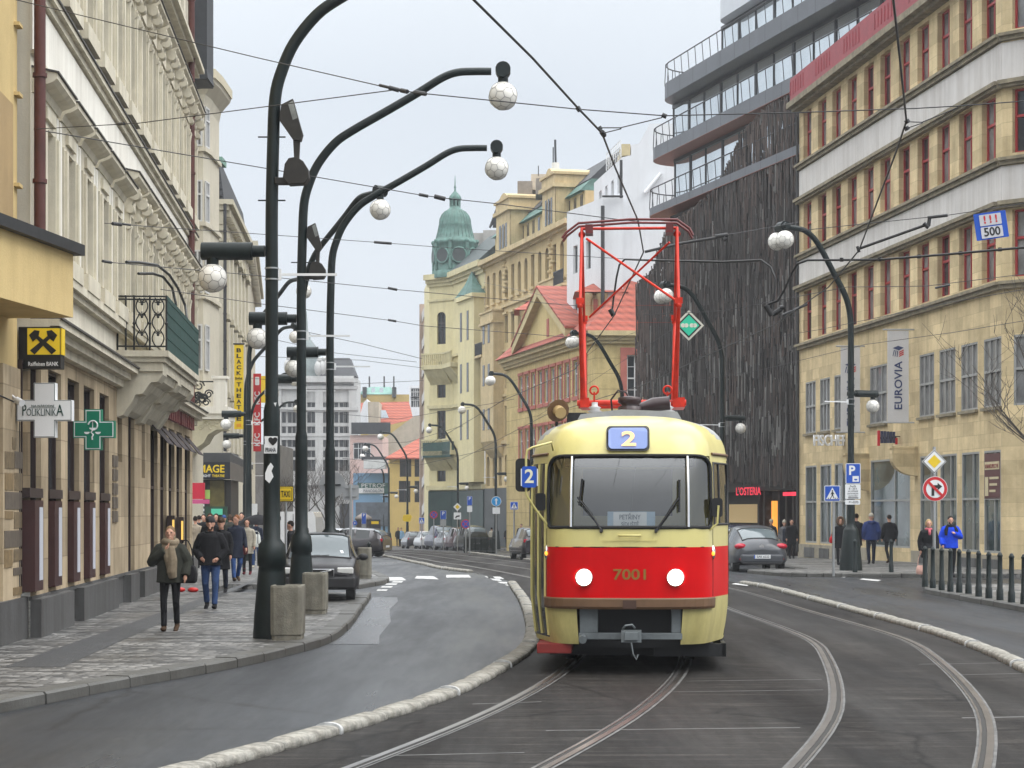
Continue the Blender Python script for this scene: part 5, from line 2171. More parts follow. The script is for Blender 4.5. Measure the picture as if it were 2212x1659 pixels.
# attic floor, copper pents, mansard
b = MB()
b.fbox(f5, 0, L5, -5, -.9, 23.8, 26.0)
b.build('attic', m_och, R5)
for k in range(16):
    q = L5 * (k + .3) / 16
    b = MB()
    b.fbox(f5, q, q + .6, -.9, -.86, 24.6, 25.8)
    b.build('attic_window', m_glass, R5)
b = MB()
b.prism([f5.P(0, d, z) for d, z in ((.7, 23.9), (-.9, 24.7), (-.9, 23.9))], f5.e * L5)
b.prism([f5.P(0, d, z) for d, z in ((-.5, 26.0), (-1.4, 26.9), (-3, 26.9), (-3, 26.0))], f5.e * L5)
b.build('copper_roof', m_cop, R5)
b = MB()
b.prism([f5.P(0, d, z) for d, z in ((-1.3, 26.9), (-3.5, 29.0), (-6, 29.0), (-6, 26.9))], f5.e * L5)
b.build('mansard_roof', m_mans, R5)
m_chim = mat('brown chimney', (.22, .19, .16), .9, .2)
for u0, u1, vt, vb, Y in ((1118, 1150, 391, 440, 172), (1158, 1182, 385, 420, 165)):
    b = MB()
    b.box(XU(u0, Y), XU(u1, Y), Y, Y + 3, ZV(vb, Y), ZV(vt, Y))
    b.build('chimney', m_chim, R5)
b = MB()
b.box(XU(1148, 172), XU(1186, 172), 174, 178, ZV(410, 174), ZV(376, 174))
b.build('roof_hut', mat('pale hut', (.5, .42, .32), .85), R5)
b = MB()
b.tube([(XU(1200, 170), 170, ZV(385, 170)), (XU(1200, 170), 170, ZV(352, 170))], .32, 8)
b.build('mast_base', m_cream_w, R5)
b = MB()
b.tube([(XU(1200, 170), 170, ZV(352, 170)), (XU(1199, 170), 170, ZV(302, 170))], .1, 5)
b.tube([(XU(1195, 170), 170, ZV(352, 170)), (XU(1195, 170), 170, ZV(318, 170))], .05, 4)
b.tube([(XU(1163, 170), 170, ZV(380, 170)), (XU(1163, 170), 170, ZV(358, 170))], .04, 4)
for k, (u0, v0, u1, v1) in enumerate(((1058, 492, 1080, 432), (1066, 492, 1078, 440), (1058, 492, 1070, 470), (1070, 492, 1074, 455), (1062, 485, 1082, 470))):
    b.tube([(XU(u0, 182), 182, ZV(v0, 182)), (XU(u1, 182), 182, ZV(v1, 182))], .1, 4)
b.build('antenna', m_mull, R5)
for (s0, s1, z0, z1) in ((f5.su(1060), f5.su(1088), 8.0, 19.0), (f5.su(1190), f5.su(1222), 12, 19.6)):
    b = MB()
    b.fbox(f5, s0, s1, .0, .9, z0, z1 - 1)
    b.fbox(f5, s0 - .15, s1 + .15, .0, 1.1, z1 - 1, z1 - .8)
    b.fbox(f5, s0, s1, .0, .95, z1 - .8, z1)
    b.fbox(f5, s0 - .1, s1 + .1, .0, 1.05, z1, z1 + .15)
    b.prism([f5.P(s0, d, z) for d, z in ((0, z0), (.9, z0), (.5, z0 - .8), (0, z0 - 1.4))], f5.e * (s1 - s0))
    for q in (.25, .65):
        for z in [zz_ for zz_ in (9, 12.8, 16.4) if zz_ > z0]:
            b.cm = 1
            a_ = s0 + (s1 - s0) * q
            b.fbox(f5, a_ - .35, a_ + .35, .9, .93, z, z + 1.8)
            b.cm = 0
    b.build('oriel', [m_ocht, m_glass], R5)
for (s0, z) in ((f5.su(1222), 19.0), (f5.su(1048), 15.6)):
    b = MB()
    b.fbox(f5, s0, s0 + 2.6, 0, 1.0, z - .2, z)
    b.cm = 1
    for k in range(14):
        b.tube([f5.P(s0 + 2.6 * k / 13, .95, z), f5.P(s0 + 2.6 * k / 13, .95, z + 1)], .03, 4)
    b.fbox(f5, s0, s0 + 2.6, .92, .98, z + 1, z + 1.06)
    b.build('balcony', [m_ocht, m_mull], R5)
b = MB()
b.fbox(f5, 0, L5, -.1, .12, -1, 4.0)
b.build('shopfront', mat('dark shop row', (.03, .035, .035), .4, .3, .6), R5)

# ================================================================== right: pale yellow corner house with a green dome (R6)
m_py = mat('pale yellow facade', (.63, .56, .33), .85, .08, .8, .2, .25, 14, spec=.2)
m_pyt = mat('pale yellow mouldings', (.56, .50, .30), .85, .12, 1.2, .3)
f6 = Fr((-5.45, 189.0), (-2.4, 179.0))
f6c = Fr((-7.75, 190.8), (-5.45, 189.0))
R6 = building('domed_corner_house', 'pale yellow corner house crowned by a green copper dome with a lantern and spire', f6)
zc6 = 24.0
hs6, hs6c = [], []
b = MB()
for z0, hh in ((17.6, 3.0), (12.6, 3.4), (8.4, 3.0), (4.8, 2.4)):
    for c_ in (2.0, 4.3, 6.6, 8.7):
        hs6.append((c_ - .42, c_ + .42, z0, z0 + hh))
    hs6c.append((.95, 2.0, z0, z0 + hh))
b.wall(f6, 0, f6.L, -1.5, zc6, hs6, .3)
b.wall(f6c, 0, f6c.L, -1.5, zc6, hs6c, .3)
for h in hs6c + hs6:
    if h[2] in (17.6,):
        arch_fill(b, f6c if h in hs6c else f6, h[0], h[1], h[3] - .45, .45)
b.quad((-7.75, 190.8, -2), (-7.75, 202, -2), (-7.75, 202, zc6), (-7.75, 190.8, zc6)) if False else None
b.quad((-8.7, 202, -2), (-7.75, 190.8, -2), (-7.75, 190.8, zc6), (-8.7, 202, zc6))
b.build('wall', m_py, R6)
for fr, hh in ((f6, hs6), (f6c, hs6c)):
    for h in hh:
        window(R6, fr, (h[0] + h[1]) / 2, h[2], h[1] - h[0], h[3] - h[2], 'cross', -.22, m_glass, m_frame_d, framed=fr is f6c)
b = MB()
for fr in (f6, f6c):
    for z, hh, d in ((23.0, .3, .2), (23.3, .3, .4), (23.6, .5, .7), (21.6, .2, .12), (16.3, .25, .2), (11.6, .3, .2), (7.5, .3, .25), (4.0, .4, .3)):
        b.fbox(fr, -.15, fr.L + .1, -.1, d, z, z + hh)
b.build('cornice', m_pyt, R6)
for fr, s0, s1 in ((f6c, .0, f6c.L), (f6, .3, 3.4)):
    for z in (15.6, 7.6):
        b = MB()
        b.fbox(fr, s0, s1, 0, 1.2, z - .4, z)
        b.prism([fr.P(s0 + .2, d, q) for d, q in ((0, z - .4), (1.1, z - .4), (.6, z - 1.1), (0, z - 1.8))], fr.e * (s1 - s0 - .4))
        b.fbox(fr, s0, s1, 1.05, 1.2, z + .95, z + 1.1)
        n = 12
        for k in range(n):
            q = s0 + (s1 - s0) * (k + .2) / n
            b.fbox(fr, q, q + (s1 - s0) / n * .45, 1.07, 1.17, z, z + .95)
        b.build('balcony', m_pyt, R6)
b = MB()
s0, s1 = f6.su(1012), f6.su(1047)
b.fbox(f6, s0, s1, 0, 1.0, 4.6, 20.8)
b.fbox(f6, s0 - .2, s1 + .2, 0, 1.25, 20.8, 21.2)
for z in (17.2, 12.6, 8.4):
    b.cm = 1
    for q in (.2, .62):
        a_ = s0 + (s1 - s0) * q
        b.fbox(f6, a_ - .25, a_ + .35, 1.0, 1.03, z, z + 2.6)
    b.cm = 0
orl = b.build('oriel', [m_py, m_glass], R6)
b = MB()
q = [f6.P(s0 - .2, -.2, 21.2), f6.P(s1 + .2, -.2, 21.2), f6.P(s1 + .2, 1.25, 21.2), f6.P(s0 - .2, 1.25, 21.2)]
m_ = f6.P((s0 + s1) / 2, .4, 22.0)
k = [p.lerp(Vector((m_.x, m_.y, p.z)), .55) + Vector((0, 0, 1.0)) for p in q]
b.loft([q, k, [Vector((m_.x, m_.y, 23.4)) + (p - m_) * .03 for p in q]], True, True, False)
b.build('oriel_spire', m_cop, orl)
b = MB()
b.fbox(f6, 0, f6.L, 0, .15, -1.5, 3.9)
b.fbox(f6c, 0, f6c.L, 0, .15, -1.5, 3.9)
b.build('shopfront', mat('dark green shopfront', (.018, .04, .035), .4, .3, .7), R6)
b = MB()
b.fbox(f6c, .2, f6c.L, .8, 1.2, 7.0, 8.4)
b.fbox(f6, .3, 3.2, .8, 1.2, 7.0, 8.4)
b.build('green_awning', mat('dark green awning', (.03, .07, .06), .7, .3, 2), R6)
b = MB()
b.prism([f6.P(0, d, z) for d, z in ((.6, 24.1), (-3.4, 27.6), (-6, 27.6), (-6, 24.1))], f6.e * f6.L)
b.prism([f6.P(-1.5, d, z) for d, z in ((-4, 24.1), (-4, 28.2), (-8, 28.2), (-8, 24.1))], f6.e * (f6.L + 3)) if False else None
b.build('roof', mat('dark green sheet roof', (.06, .075, .075), .6, .35, 2, .3), R6)
Yd = 190.5
cd = Vector((XU(983, Yd), Yd, 0))
k = Yd / F
def zr(v):
    return H - (v - HZ) * k
b = MB()
prof = [(50, 603), (50, 588), (46, 586), (46, 530), (49, 527), (47, 522), (41, 515), (37, 500), (35, 490), (36, 488), (34, 484), (33, 474), (29, 465), (22, 457), (13, 451), (11, 446)]
b.lathe([(r * k, zr(v)) for r, v in prof], 24, cd)
b.lathe([(13 * k, zr(432)), (14 * k, zr(430)), (12 * k, zr(424)), (7 * k, zr(418)), (3 * k, zr(414)), (1.5 * k, zr(408)), (2.8 * k, zr(405)), (1.4 * k, zr(401)), (.4 * k, zr(379))], 12, cd)
for j in range(8):
    a = 2 * PI * j / 8 + .2
    b.tube([cd + Vector((10 * k * math.cos(a), 10 * k * math.sin(a), zr(447))), cd + Vector((10 * k * math.cos(a), 10 * k * math.sin(a), zr(430)))], 2.2 * k, 6)
    b.sphere(cd + Vector((48 * k * math.cos(a + .39), 48 * k * math.sin(a + .39), zr(524))), 5 * k, 8, 6)
    b.tube([cd + Vector((47 * k * math.cos(a + .39), 47 * k * math.sin(a + .39), z)) for z in (zr(586), zr(528))], 4 * k, 6)
for j in range(28):
    a = 2 * PI * j / 28
    b.tube([cd + Vector((r * k * math.cos(a), r * k * math.sin(a), zr(v))) for r, v in ((41.4, 515), (37.4, 500), (35.4, 490), (34.4, 484), (33.4, 474), (29.4, 465), (22.4, 457))], .6 * k, 4)
dome = b.build('dome', m_cop, R6)
b = MB()
for j in range(8):
    a = 2 * PI * j / 8 + .2
    c_ = cd + Vector((46 * k * math.cos(a), 46 * k * math.sin(a), zr(556)))
    nrm = Vector((math.cos(a), math.sin(a), 0))
    b.tube([c_ - nrm * .2, c_ + nrm * .1], 15 * k, 16)
b.build('round_window', mat('dark round panel', (.05, .06, .06), .5), dome)
b = MB()
for j in range(8):
    a = 2 * PI * j / 8 + .2
    c_ = cd + Vector((47 * k * math.cos(a), 47 * k * math.sin(a), zr(556)))
    t_ = Vector((-math.sin(a), math.cos(a), 0))
    b.tube([c_ + (t_ * math.cos(q) + Vector((0, 0, math.sin(q)))) * 16 * k for q in [2 * PI * i / 16 for i in range(17)]], 2.4 * k, 5)
b.build('window_ring', m_cop, dome)
# grey plant room and yellow edge behind the dome
b = MB()
b.box(XU(1043, 192), XU(1085, 192), 194, 200, ZV(575, 194), ZV(497, 194))
b.box(XU(1016, 192), XU(1043, 192), 195, 200, ZV(575, 194), ZV(500, 194))
b.build('plant_room', mat('grey plant room', (.36, .34, .32), .8), R6)

# beyond the corner: narrow slanted modern house
R7 = building('banded_house', 'narrow pinkish house with slanting pale bands beyond the domed corner', (-9, 212, zg(212)))
f7 = Fr((XU(913, 214), 214), (XU(938, 205), 205))
b = MB()
b.wall(f7, 0, f7.L, -2, ZV(700, 212), (), .2)
b.prism([f7.P(0, 0, ZV(700, 212)), f7.P(f7.L, 0, ZV(700, 212)), f7.P(f7.L, 0, ZV(590, 205))], f7.n * -6)
b.fbox(f7, -.4, .1, -3, .3, -2, ZV(655, 213))
b.build('wall', mat('pinkish brown render', (.36, .28, .22), .85, .1, 1), R7)
b = MB()
for k in range(8):
    z = 1.5 + k * 2.9
    b.prism([f7.P(0, .02, z), f7.P(f7.L, .02, z + 2.2), f7.P(f7.L, .02, z + 3.2), f7.P(0, .02, z + 1.0)], f7.n * .1)
b.build('pale_band', m_spand, R7)

# ================================================================== far end of the street
def block(name, label, u0, u1, vt, Y, m, dep=12, vb=1150, wins=(), wcol=None, wsize=(1.0, 1.9)):
    o = building(name, label, (XU((u0 + u1) / 2, Y), Y, zg(Y)))
    fr = Fr((XU(u1, Y), Y), (XU(u0, Y), Y)) if False else Fr((XU(u0, Y), Y), (XU(u1, Y), Y))
    hs = []
    for v, us in wins:
        z = ZV(v, Y)
        for u in us:
            s = fr.su(u)
            hs.append((s - wsize[0] / 2, s + wsize[0] / 2, z, z + wsize[1]))
    b = MB()
    zt = ZV(vt, Y)
    b.wall(fr, 0, fr.L, zg(Y) - .2, zt, hs, .25)
    for s, sg in ((0, 1), (fr.L, -1)):
        q = [fr.P(s, 0, zg(Y) - .2), fr.P(s, -dep, zg(Y) - .2), fr.P(s, -dep, zt), fr.P(s, 0, zt)]
        b.poly(q if sg < 0 else q[::-1])
    b.poly([fr.P(0, 0, zt), fr.P(fr.L, 0, zt), fr.P(fr.L, -dep, zt), fr.P(0, -dep, zt)])
    b.build('wall', m, o)
    for h in hs:
        window(o, fr, (h[0] + h[1]) / 2, h[2], h[1] - h[0], h[3] - h[2], 'cross', -.2, m_glass, wcol or m_frame_w, framed=True)
    return o, fr


m_far_y = mat('strong yellow render', (.46, .33, .11), .85, .1, .6, .1)
m_far_b = mat('sky blue render', (.18, .32, .48), .7, .06, .6)
m_far_p = mat('pink render', (.52, .36, .31), .85, .08, .6, .1)
m_far_g = mat('grey ornate stucco', (.45, .45, .44), .85, .1, .8, .25, .3, 10)
m_far_beige = mat('beige render', (.42, .36, .28), .9, .15, .8, .2)
m_tile2 = tiles('bright red tiles', (.34, .085, .05))
o, fr = block('yellow_townhouse', 'bright yellow house with an orange tiled roof at the end of the street', 842, 916, 989, 228, m_far_y,
              wins=((1030, (876, 908)), (1085, (874, 908)),), wsize=(1.3, 2.4), wcol=m_frame_d)
b = MB()
zt = ZV(989, 228)
b.prism([fr.P(-.5, .5, zt), fr.P(fr.L + 6, .5, zt), fr.P(fr.L + 6, -5, ZV(940, 233)), fr.P(fr.L - .2, -5, ZV(940, 233))], (0, 0, -.15))
b.poly([fr.P(-.5, .5, zt), fr.P(fr.L - .2, -5, ZV(940, 233)), fr.P(-.5, -10, zt)])
b.build('tiled_roof', m_tile2, o)
o, fr = block('blue_house', 'sky blue house with a piano shop sign above its windows', 763, 841, 1022, 236, m_far_b, vb=1150)
b = MB()
b.fbox(fr, .3, fr.L - .1, 0, .1, ZV(1137, 236), ZV(1085, 236))
b.build('shop_window', mat('grey shop window', (.12, .14, .17), .2, .5, .5), o)
b = MB()
b.fbox(fr, .5, fr.L, .0, .15, ZV(1066, 236), ZV(1043, 236))
sg = b.build('shop_sign', mat('dark green sign', (.05, .13, .12), .5), o)
b = MB()
b.fbox(fr, .5, fr.L - .6, .0, .15, ZV(1065, 236) - .0, ZV(1056, 236))
b.fbox(fr, .5, fr.L - .6, .0, .16, ZV(1065.5, 236), ZV(1054.5, 236))
b.build('sign_strip', m_white, sg)
tf('PETROF', 781, 832, 1044.5, 1053.5, 235.75, m_white, sg)
tf('PIANOSALON', 785, 826, 1057, 1063.5, 235.75, tx, sg, .01)
b = MB()
b.fbox(fr, fr.su(788), fr.L - .3, .0, 2.0, ZV(1013, 236), ZV(994, 236))
b.build('terrace_awning', mat('pale awning', (.5, .52, .52), .8), o)
b = MB()
b.fbox(fr, fr.su(783), fr.L + .2, .0, 1.5, ZV(994, 236), ZV(987, 236))
b.build('terrace_roof', m_mans, o)
o, fr = block('pink_house', 'pink house with white windows rising behind the blue house', 756, 826, 940, 246, m_far_p, wins=((992, (774, 790)),), wsize=(1.2, 2.0))
b = MB()
b.fbox(fr, .2, fr.L + 1, .2, .5, ZV(938, 246), ZV(913, 246))
b.build('roof', m_mans, o)
b = MB()
o = building('red_roofed_house', 'house with a big red tiled roof and a skylight beyond the pink house', (XU(850, 290), 290, zg(290)))
b.prism([(XU(u, 285), 285, ZV(v, 285)) for u, v in ((815, 990), (913, 990), (913, 895), (893, 900), (815, 958))], (0, 10, 0))
b.build('wall', m_far_beige, o)
b = MB()
b.prism([(XU(u, 288), 288 + (915 - v) * .08, ZV(v, 288)) for u, v in ((818, 924), (892, 905), (880, 864), (818, 866))], (0, .4, 0))
b.prism([(XU(u, 292), 292 + (915 - v) * .08, ZV(v, 292)) for u, v in ((757, 896), (800, 896), (800, 866), (757, 868))], (0, .4, 0))
b.build('tiled_roof', m_tile2, o)
b = MB()
b.prism([(XU(u, 286.5), 286.5, ZV(v, 286.5)) for u, v in ((822, 904), (840, 903), (833, 886), (819, 886))], (0, .6, 0))
b.build('skylight', m_mirror, o)
b = MB()
b.prism([(XU(u, 283), 283, ZV(v, 283)) for u, v in ((772, 918), (795, 918), (793, 862), (785, 870))], (0, 8, 0))
b.build('gable_wall', m_w3, o)
b = MB()
b.box(XU(795, 284), XU(818, 284), 284, 292, ZV(940, 284), ZV(868, 284))
b.build('party_wall', m_far_beige, o)
o, fr = block('green_roofed_house', 'yellow house with a green copper roof and spikes on the far skyline', 752, 884, 852, 325, m_far_y, wins=((858, (843, 852, 861, 872)),) if False else ())
b = MB()
z0, z1 = ZV(852, 325), ZV(834, 325)
b.prism([fr.P(fr.su(770), 0.1, z0), fr.P(fr.su(850), .1, z0), fr.P(fr.su(842), -2, z1), fr.P(fr.su(796), -2, z1)], (0, 4, 0))
b.build('copper_roof', mat('bright green copper', (.16, .29, .25), .7, .15, 1), o)
b = MB()
for u in (797, 829, 850):
    b.tube([(XU(u, 325), 326, ZV(836, 325)), (XU(u, 325), 326, ZV(812, 325))], .12, 4)
for u in (787, 851, 760, 768):
    b.box(XU(u - 4, 324), XU(u + 4, 324), 324, 326, ZV(858, 324), ZV(836 if u > 770 else 846, 324))
b.build('roof_spike', m_mans, o)
b = MB()
for u in (806, 824):
    b.box(XU(u - 4, 322.5), XU(u + 4, 322.5), 322.5, 323, ZV(848, 323), ZV(838, 323))
b.build('skylight', m_mirror, o)
o, fr = block('white_tower_block', 'plain white block on the far skyline beside the domed house', 884, 917, 833, 300, m_w3, wins=((880, (893, 902)), (862, (893, 902))), wsize=(.8, 1.6))
# grey ornate palace with a dome, behind the left lamps
o, fr = block('grey_palace', 'grey ornate corner palace with a slate dome behind the left lamp posts', 578, 764, 812, 262, m_far_g,
              wins=[(v, (609, 630, 640, 672, 702, 722, 742, 754)) for v in (914, 966, 1018)], wsize=(1.1, 2.7), wcol=m_frame_g)
b = MB()
for v, hh, d in ((818, .5, .9), (834, .4, .5), (880, .4, .5), (885, .3, .3), (936, .4, .4), (942, .5, .3), (988, .3, .3), (1040, .5, .5)):
    b.fbox(fr, -.3, fr.L + .6, -.2, d, ZV(v, 262) - hh, ZV(v, 262))
for u in (600, 655, 690, 762):
    b.fbox(fr, fr.su(u) - .5, fr.su(u) + .5, 0, .35, ZV(1040, 262), ZV(834, 262))
b.build('cornice', m_far_g, o)
b = MB()
cd = Vector((XU(662, 268), 268, 0))
k = 268 / F
b.lathe([(36 * k, ZV(820, 268)), (36 * k, ZV(808, 268)), (35 * k, ZV(790, 268)), (30 * k, ZV(768, 268)), (22 * k, ZV(750, 268)), (13 * k, ZV(738, 268)), (9 * k, ZV(733, 268)), (9 * k, ZV(722, 268)), (4 * k, ZV(716, 268)), (.5 * k, ZV(672, 268))], 20, cd)
b.build('dome', mat('grey green dome slate', (.17, .2, .2), .7, .25, 1), o)
b = MB()
random.seed(5)
for u in (622, 634, 646, 688, 697, 706):
    v = 800 - abs(664 - u) * .2
    b.sphere((XU(u, 262), 262, ZV(v, 262)), .55, 8, 6, (1, 1, 1.8))
    b.sphere((XU(u + 3, 262), 262, ZV(v - 17, 262)), .4, 8, 6)
for u0, u1, v0, v1 in ((728, 738, 842, 800), (742, 752, 850, 832)):
    b.box(XU(u0, 264), XU(u1, 264), 264, 267, ZV(v0, 264), ZV(v1, 264))
b.build('roof_statue', m_far_g, o)
b = MB()
b.prism([fr.P(fr.su(690), -.5, ZV(812, 262)), fr.P(fr.L + .3, -.5, ZV(812, 262)), fr.P(fr.L - .8, -3, ZV(840, 262) + 4.2), fr.P(fr.su(700), -3, ZV(840, 262) + 4.2)], (0, 4, 0))
b.build('mansard_roof', m_mans, o)
b = MB()
b.fbox(fr, fr.su(735), fr.L, .1, .3, ZV(1140, 262), ZV(1088, 262))
b.build('shopfront', m_mull, o)
o, fr = block('dark_house', 'dark house beyond the left lamps under the red banner', 545, 600, 960, 170, mat('dark brown grey render', (.14, .13, .12), .85, .2, .8))
o, fr = block('brown_house', 'brownish house low behind the bare trees', 640, 770, 1060, 275, mat('brown render', (.2, .17, .15), .9, .3, .6))
# ------------------------------------------------------------------ street lamps with football globes
def globe_meshes(r):
    a = MB()
    a.sphere((0, 0, 0), r, 24, 16)
    g_ = (1 + 5 ** .5) / 2
    ico = []
    for i in (-1, 1):
        for j in (-g_, g_):
            ico += [(0, i, j), (i, j, 0), (j, 0, i)]
    ico = [Vector(p).normalized() for p in ico]
    el_ = min((p - q).length for i, p in enumerate(ico) for q in ico[:i])
    pts = []
    for i, p in enumerate(ico):
        for q in ico:
            if 1e-3 < (p - q).length < el_ * 1.1:
                pts.append(p.lerp(q, 1 / 3).normalized())
    dm = min((p - q).length for i, p in enumerate(pts) for q in pts[:i])
    b = MB()
    for i, p in enumerate(pts):
        for q in pts[:i]:
            if (p - q).length < dm * 1.15:
                b.tube([p.lerp(q, t).normalized() * r * 1.003 for t in (0, .33, .67, 1)], r * .017, 4, False)
    return a.mesh('globe', m_globe), b.mesh('seams', m_seam)


GL = {r: globe_meshes(r) for r in (.21, .28)}


def add_globe(root, x, y, z, r, seams=True):
    a, s_ = GL[r]
    o = bpy.data.objects.new('globe', a)
    COL.objects.link(o)
    o.parent = root
    o.location = (x, y, z)
    o.rotation_euler = (.3, .2, .4)
    if seams:
        q = bpy.data.objects.new('seams', s_)
        COL.objects.link(q)
        q.parent = o
    return o


def spotlight(root, mb_, pts, w=.22):
    pass


def add_local(mb, name, m, root, bevel=0):
    return mb.build(name, m, root, True, bevel=bevel)


_LP = {}


def lamp(label, X, Y, rz, kind, group, far=False, base_z=.12, side_rot=0.0, small=False):
    """kind 'long': far-reaching arm with one globe; 'short': hooked arm with a pair of globes. Local +x points over the street."""
    z0 = zg(Y) + base_z
    o = thing('street_lamp', label, 'street lamp', (X, Y, z0), rz, group)
    key = (kind, far)
    if key not in _LP:
        ms = {}
        b = MB()
        if kind == 'long':
            b.lathe([(.275, 0), (.255, .35), (.2, .95), (.19, 1.04), (.212, 1.05), (.212, 1.2), (.19, 1.36), (.126, 1.44), (.122, 2.2), (.12, 3.1), (.12, 3.3), (.094, 3.42), (.092, 4.4)], 18)
            arm = [(0, 4.3), (0, 5.2), (0, 6.2), (.02, 7.15), (.05, 7.85), (.15, 8.25), (.33, 8.65), (.65, 9.05), (1.0, 9.3), (1.7, 9.7), (2.3, 10.05), (2.75, 10.33), (3.05, 10.44), (3.4, 10.46), (3.72, 10.46)]
            cap_x, cap_z, gx, gz, gr = 3.95, 10.48, 3.95, 9.98, .28
        else:
            b.lathe([(.36, 0), (.34, .3), (.24, 1.25), (.22, 1.3), (.15, 1.38), (.13, 1.5), (.115, 3.4), (.1, 3.5), (.1, 5)], 18)
            arm = [(0, 4.9), (0, 5.8), (0, 7.3), (.03, 8.0), (.2, 8.6), (.62, 9.3), (1.04, 9.98), (1.34, 10.36), (1.68, 10.58), (2.1, 10.64), (2.3, 10.65)]
            cap_x, cap_z, gx, gz, gr = 2.45, 10.66, 2.5, 10.22, .28
        tx_, tz_ = [(i, q[0]) for i, q in enumerate(arm)], [(i, q[1]) for i, q in enumerate(arm)]
        sm_ = [i / 4 for i in range(4 * (len(arm) - 1) + 1)]
        b.tube([(interp(tx_, i), 0, interp(tz_, i)) for i in sm_], [(.094 if kind == 'long' else .1) - .02 * i / len(arm) for i in sm_], 12)
        ms['pole'] = b.mesh('pole', m_green)
        b = MB()
        b.tube([(cap_x, -.16, cap_z), (cap_x, .16, cap_z)], .15, 14)
        if kind == 'short':
            b.tube([(cap_x, -.34, cap_z), (cap_x, .34, cap_z)], .1, 12)
        b.tube([(cap_x, 0, cap_z), (cap_x, 0, cap_z - .24)], .1, 10)
        ms['cap'] = b.mesh('arm_cap', m_green)
        b = MB()
        if kind == 'long':
            b.tube([(-.1, 0, 5.62), (-.3, 0, 5.62)], .085, 10)
            b.tube([(-.28, 0, 5.62), (-1.02, 0, 5.62)], .13, 14)
            b.tube([(-.86, 0, 5.62), (-.86, 0, 5.42)], .09, 10)
        else:
            b.tube([(.1, 0, 5.55), (-.2, 0, 5.55)], .075, 10)
            b.tube([(-.18, 0, 5.55), (-.95, 0, 5.55)], .11, 14)
            b.tube([(-.8, 0, 5.55), (-.8, 0, 5.38)], .07, 10)
        ms['side'] = b.mesh('side_arm', m_green)
        b = MB()
        zb_ = 5.28
        b.box(.1, .14, -.03, .03, zb_ - .08, zb_ + .08)
        b.box(.14, .95, -.012, .012, zb_ - .018, zb_ + .018)
        ms['blade'] = b.mesh('banner_bar', m_white)
        b = MB()
        for z in (5.2, 5.36):
            b.tube([(0, 0, z), (0, 0, z + .02)], .104, 12)
        ms['clamp'] = b.mesh('clamp_band', m_steel)
        ms['g'] = (gx, gz, gr)
        _LP[key] = ms
    ms = _LP[key]

    def put(n, nm, rz_=0.0):
        q = bpy.data.objects.new(nm, ms[n])
        COL.objects.link(q)
        q.parent = o
        q.rotation_euler = (0, 0, rz_)
        return q
    put('pole', 'pole')
    put('cap', 'arm_cap')
    sa = put('side', 'side_arm', side_rot)
    put('blade', 'banner_bar', side_rot)
    if not far:
        put('clamp', 'clamp_band')
    gx, gz, gr = ms['g']
    add_globe(o, gx, -.25 if kind == 'short' else 0, gz, gr, not far)
    if kind == 'short':
        add_globe(o, gx, .25, gz, gr, not far)
    dx = -.86 if kind == 'long' else -.8
    add_globe(o, dx * math.cos(side_rot), dx * math.sin(side_rot), 5.23 if kind == 'long' else 5.16, .21, not far)
    return o


GLL = 'football globe lamps along the left pavement'
GLR = 'football globe lamps along the right pavement'
la1 = lamp('tall dark green lamp nearest the camera, stickered, beside a concrete planter', XU(587, 29.6), 29.6, 0, 'long', GLL)
la2 = lamp('second dark green lamp on the left, its thick base behind the second planter', XU(651, 39.9), 39.9, 0, 'long', GLL)
la3 = lamp('third dark green lamp on the left, its foot hidden behind the parked dark wagon', XU(713, 48.3), 48.3, 0, 'long', GLL)
la4 = lamp('left lamp mostly hidden behind the second pole, its globe against the open sky', XU(652, 58.0), 58.0, R(-52), 'long', GLL, side_rot=R(52))
for Y, u, rz, lab in ((78, 537, -52, 'dark green lamp beside the yellow theatre banner, nearest of the far cluster'),
                      (95, 530, -48, 'dark green lamp in the far left cluster, second of the row before the red banner'),
                      (121, 540, -42, 'dark green lamp in the far left cluster, third of the row before the red banner'),
                      (146, 545, -30, 'thinnest far lamp beside the red banner on the left')):
    lamp(lab, XU(u, Y), Y, R(rz), 'long', GLL, Y > 100, side_rot=R(-rz))
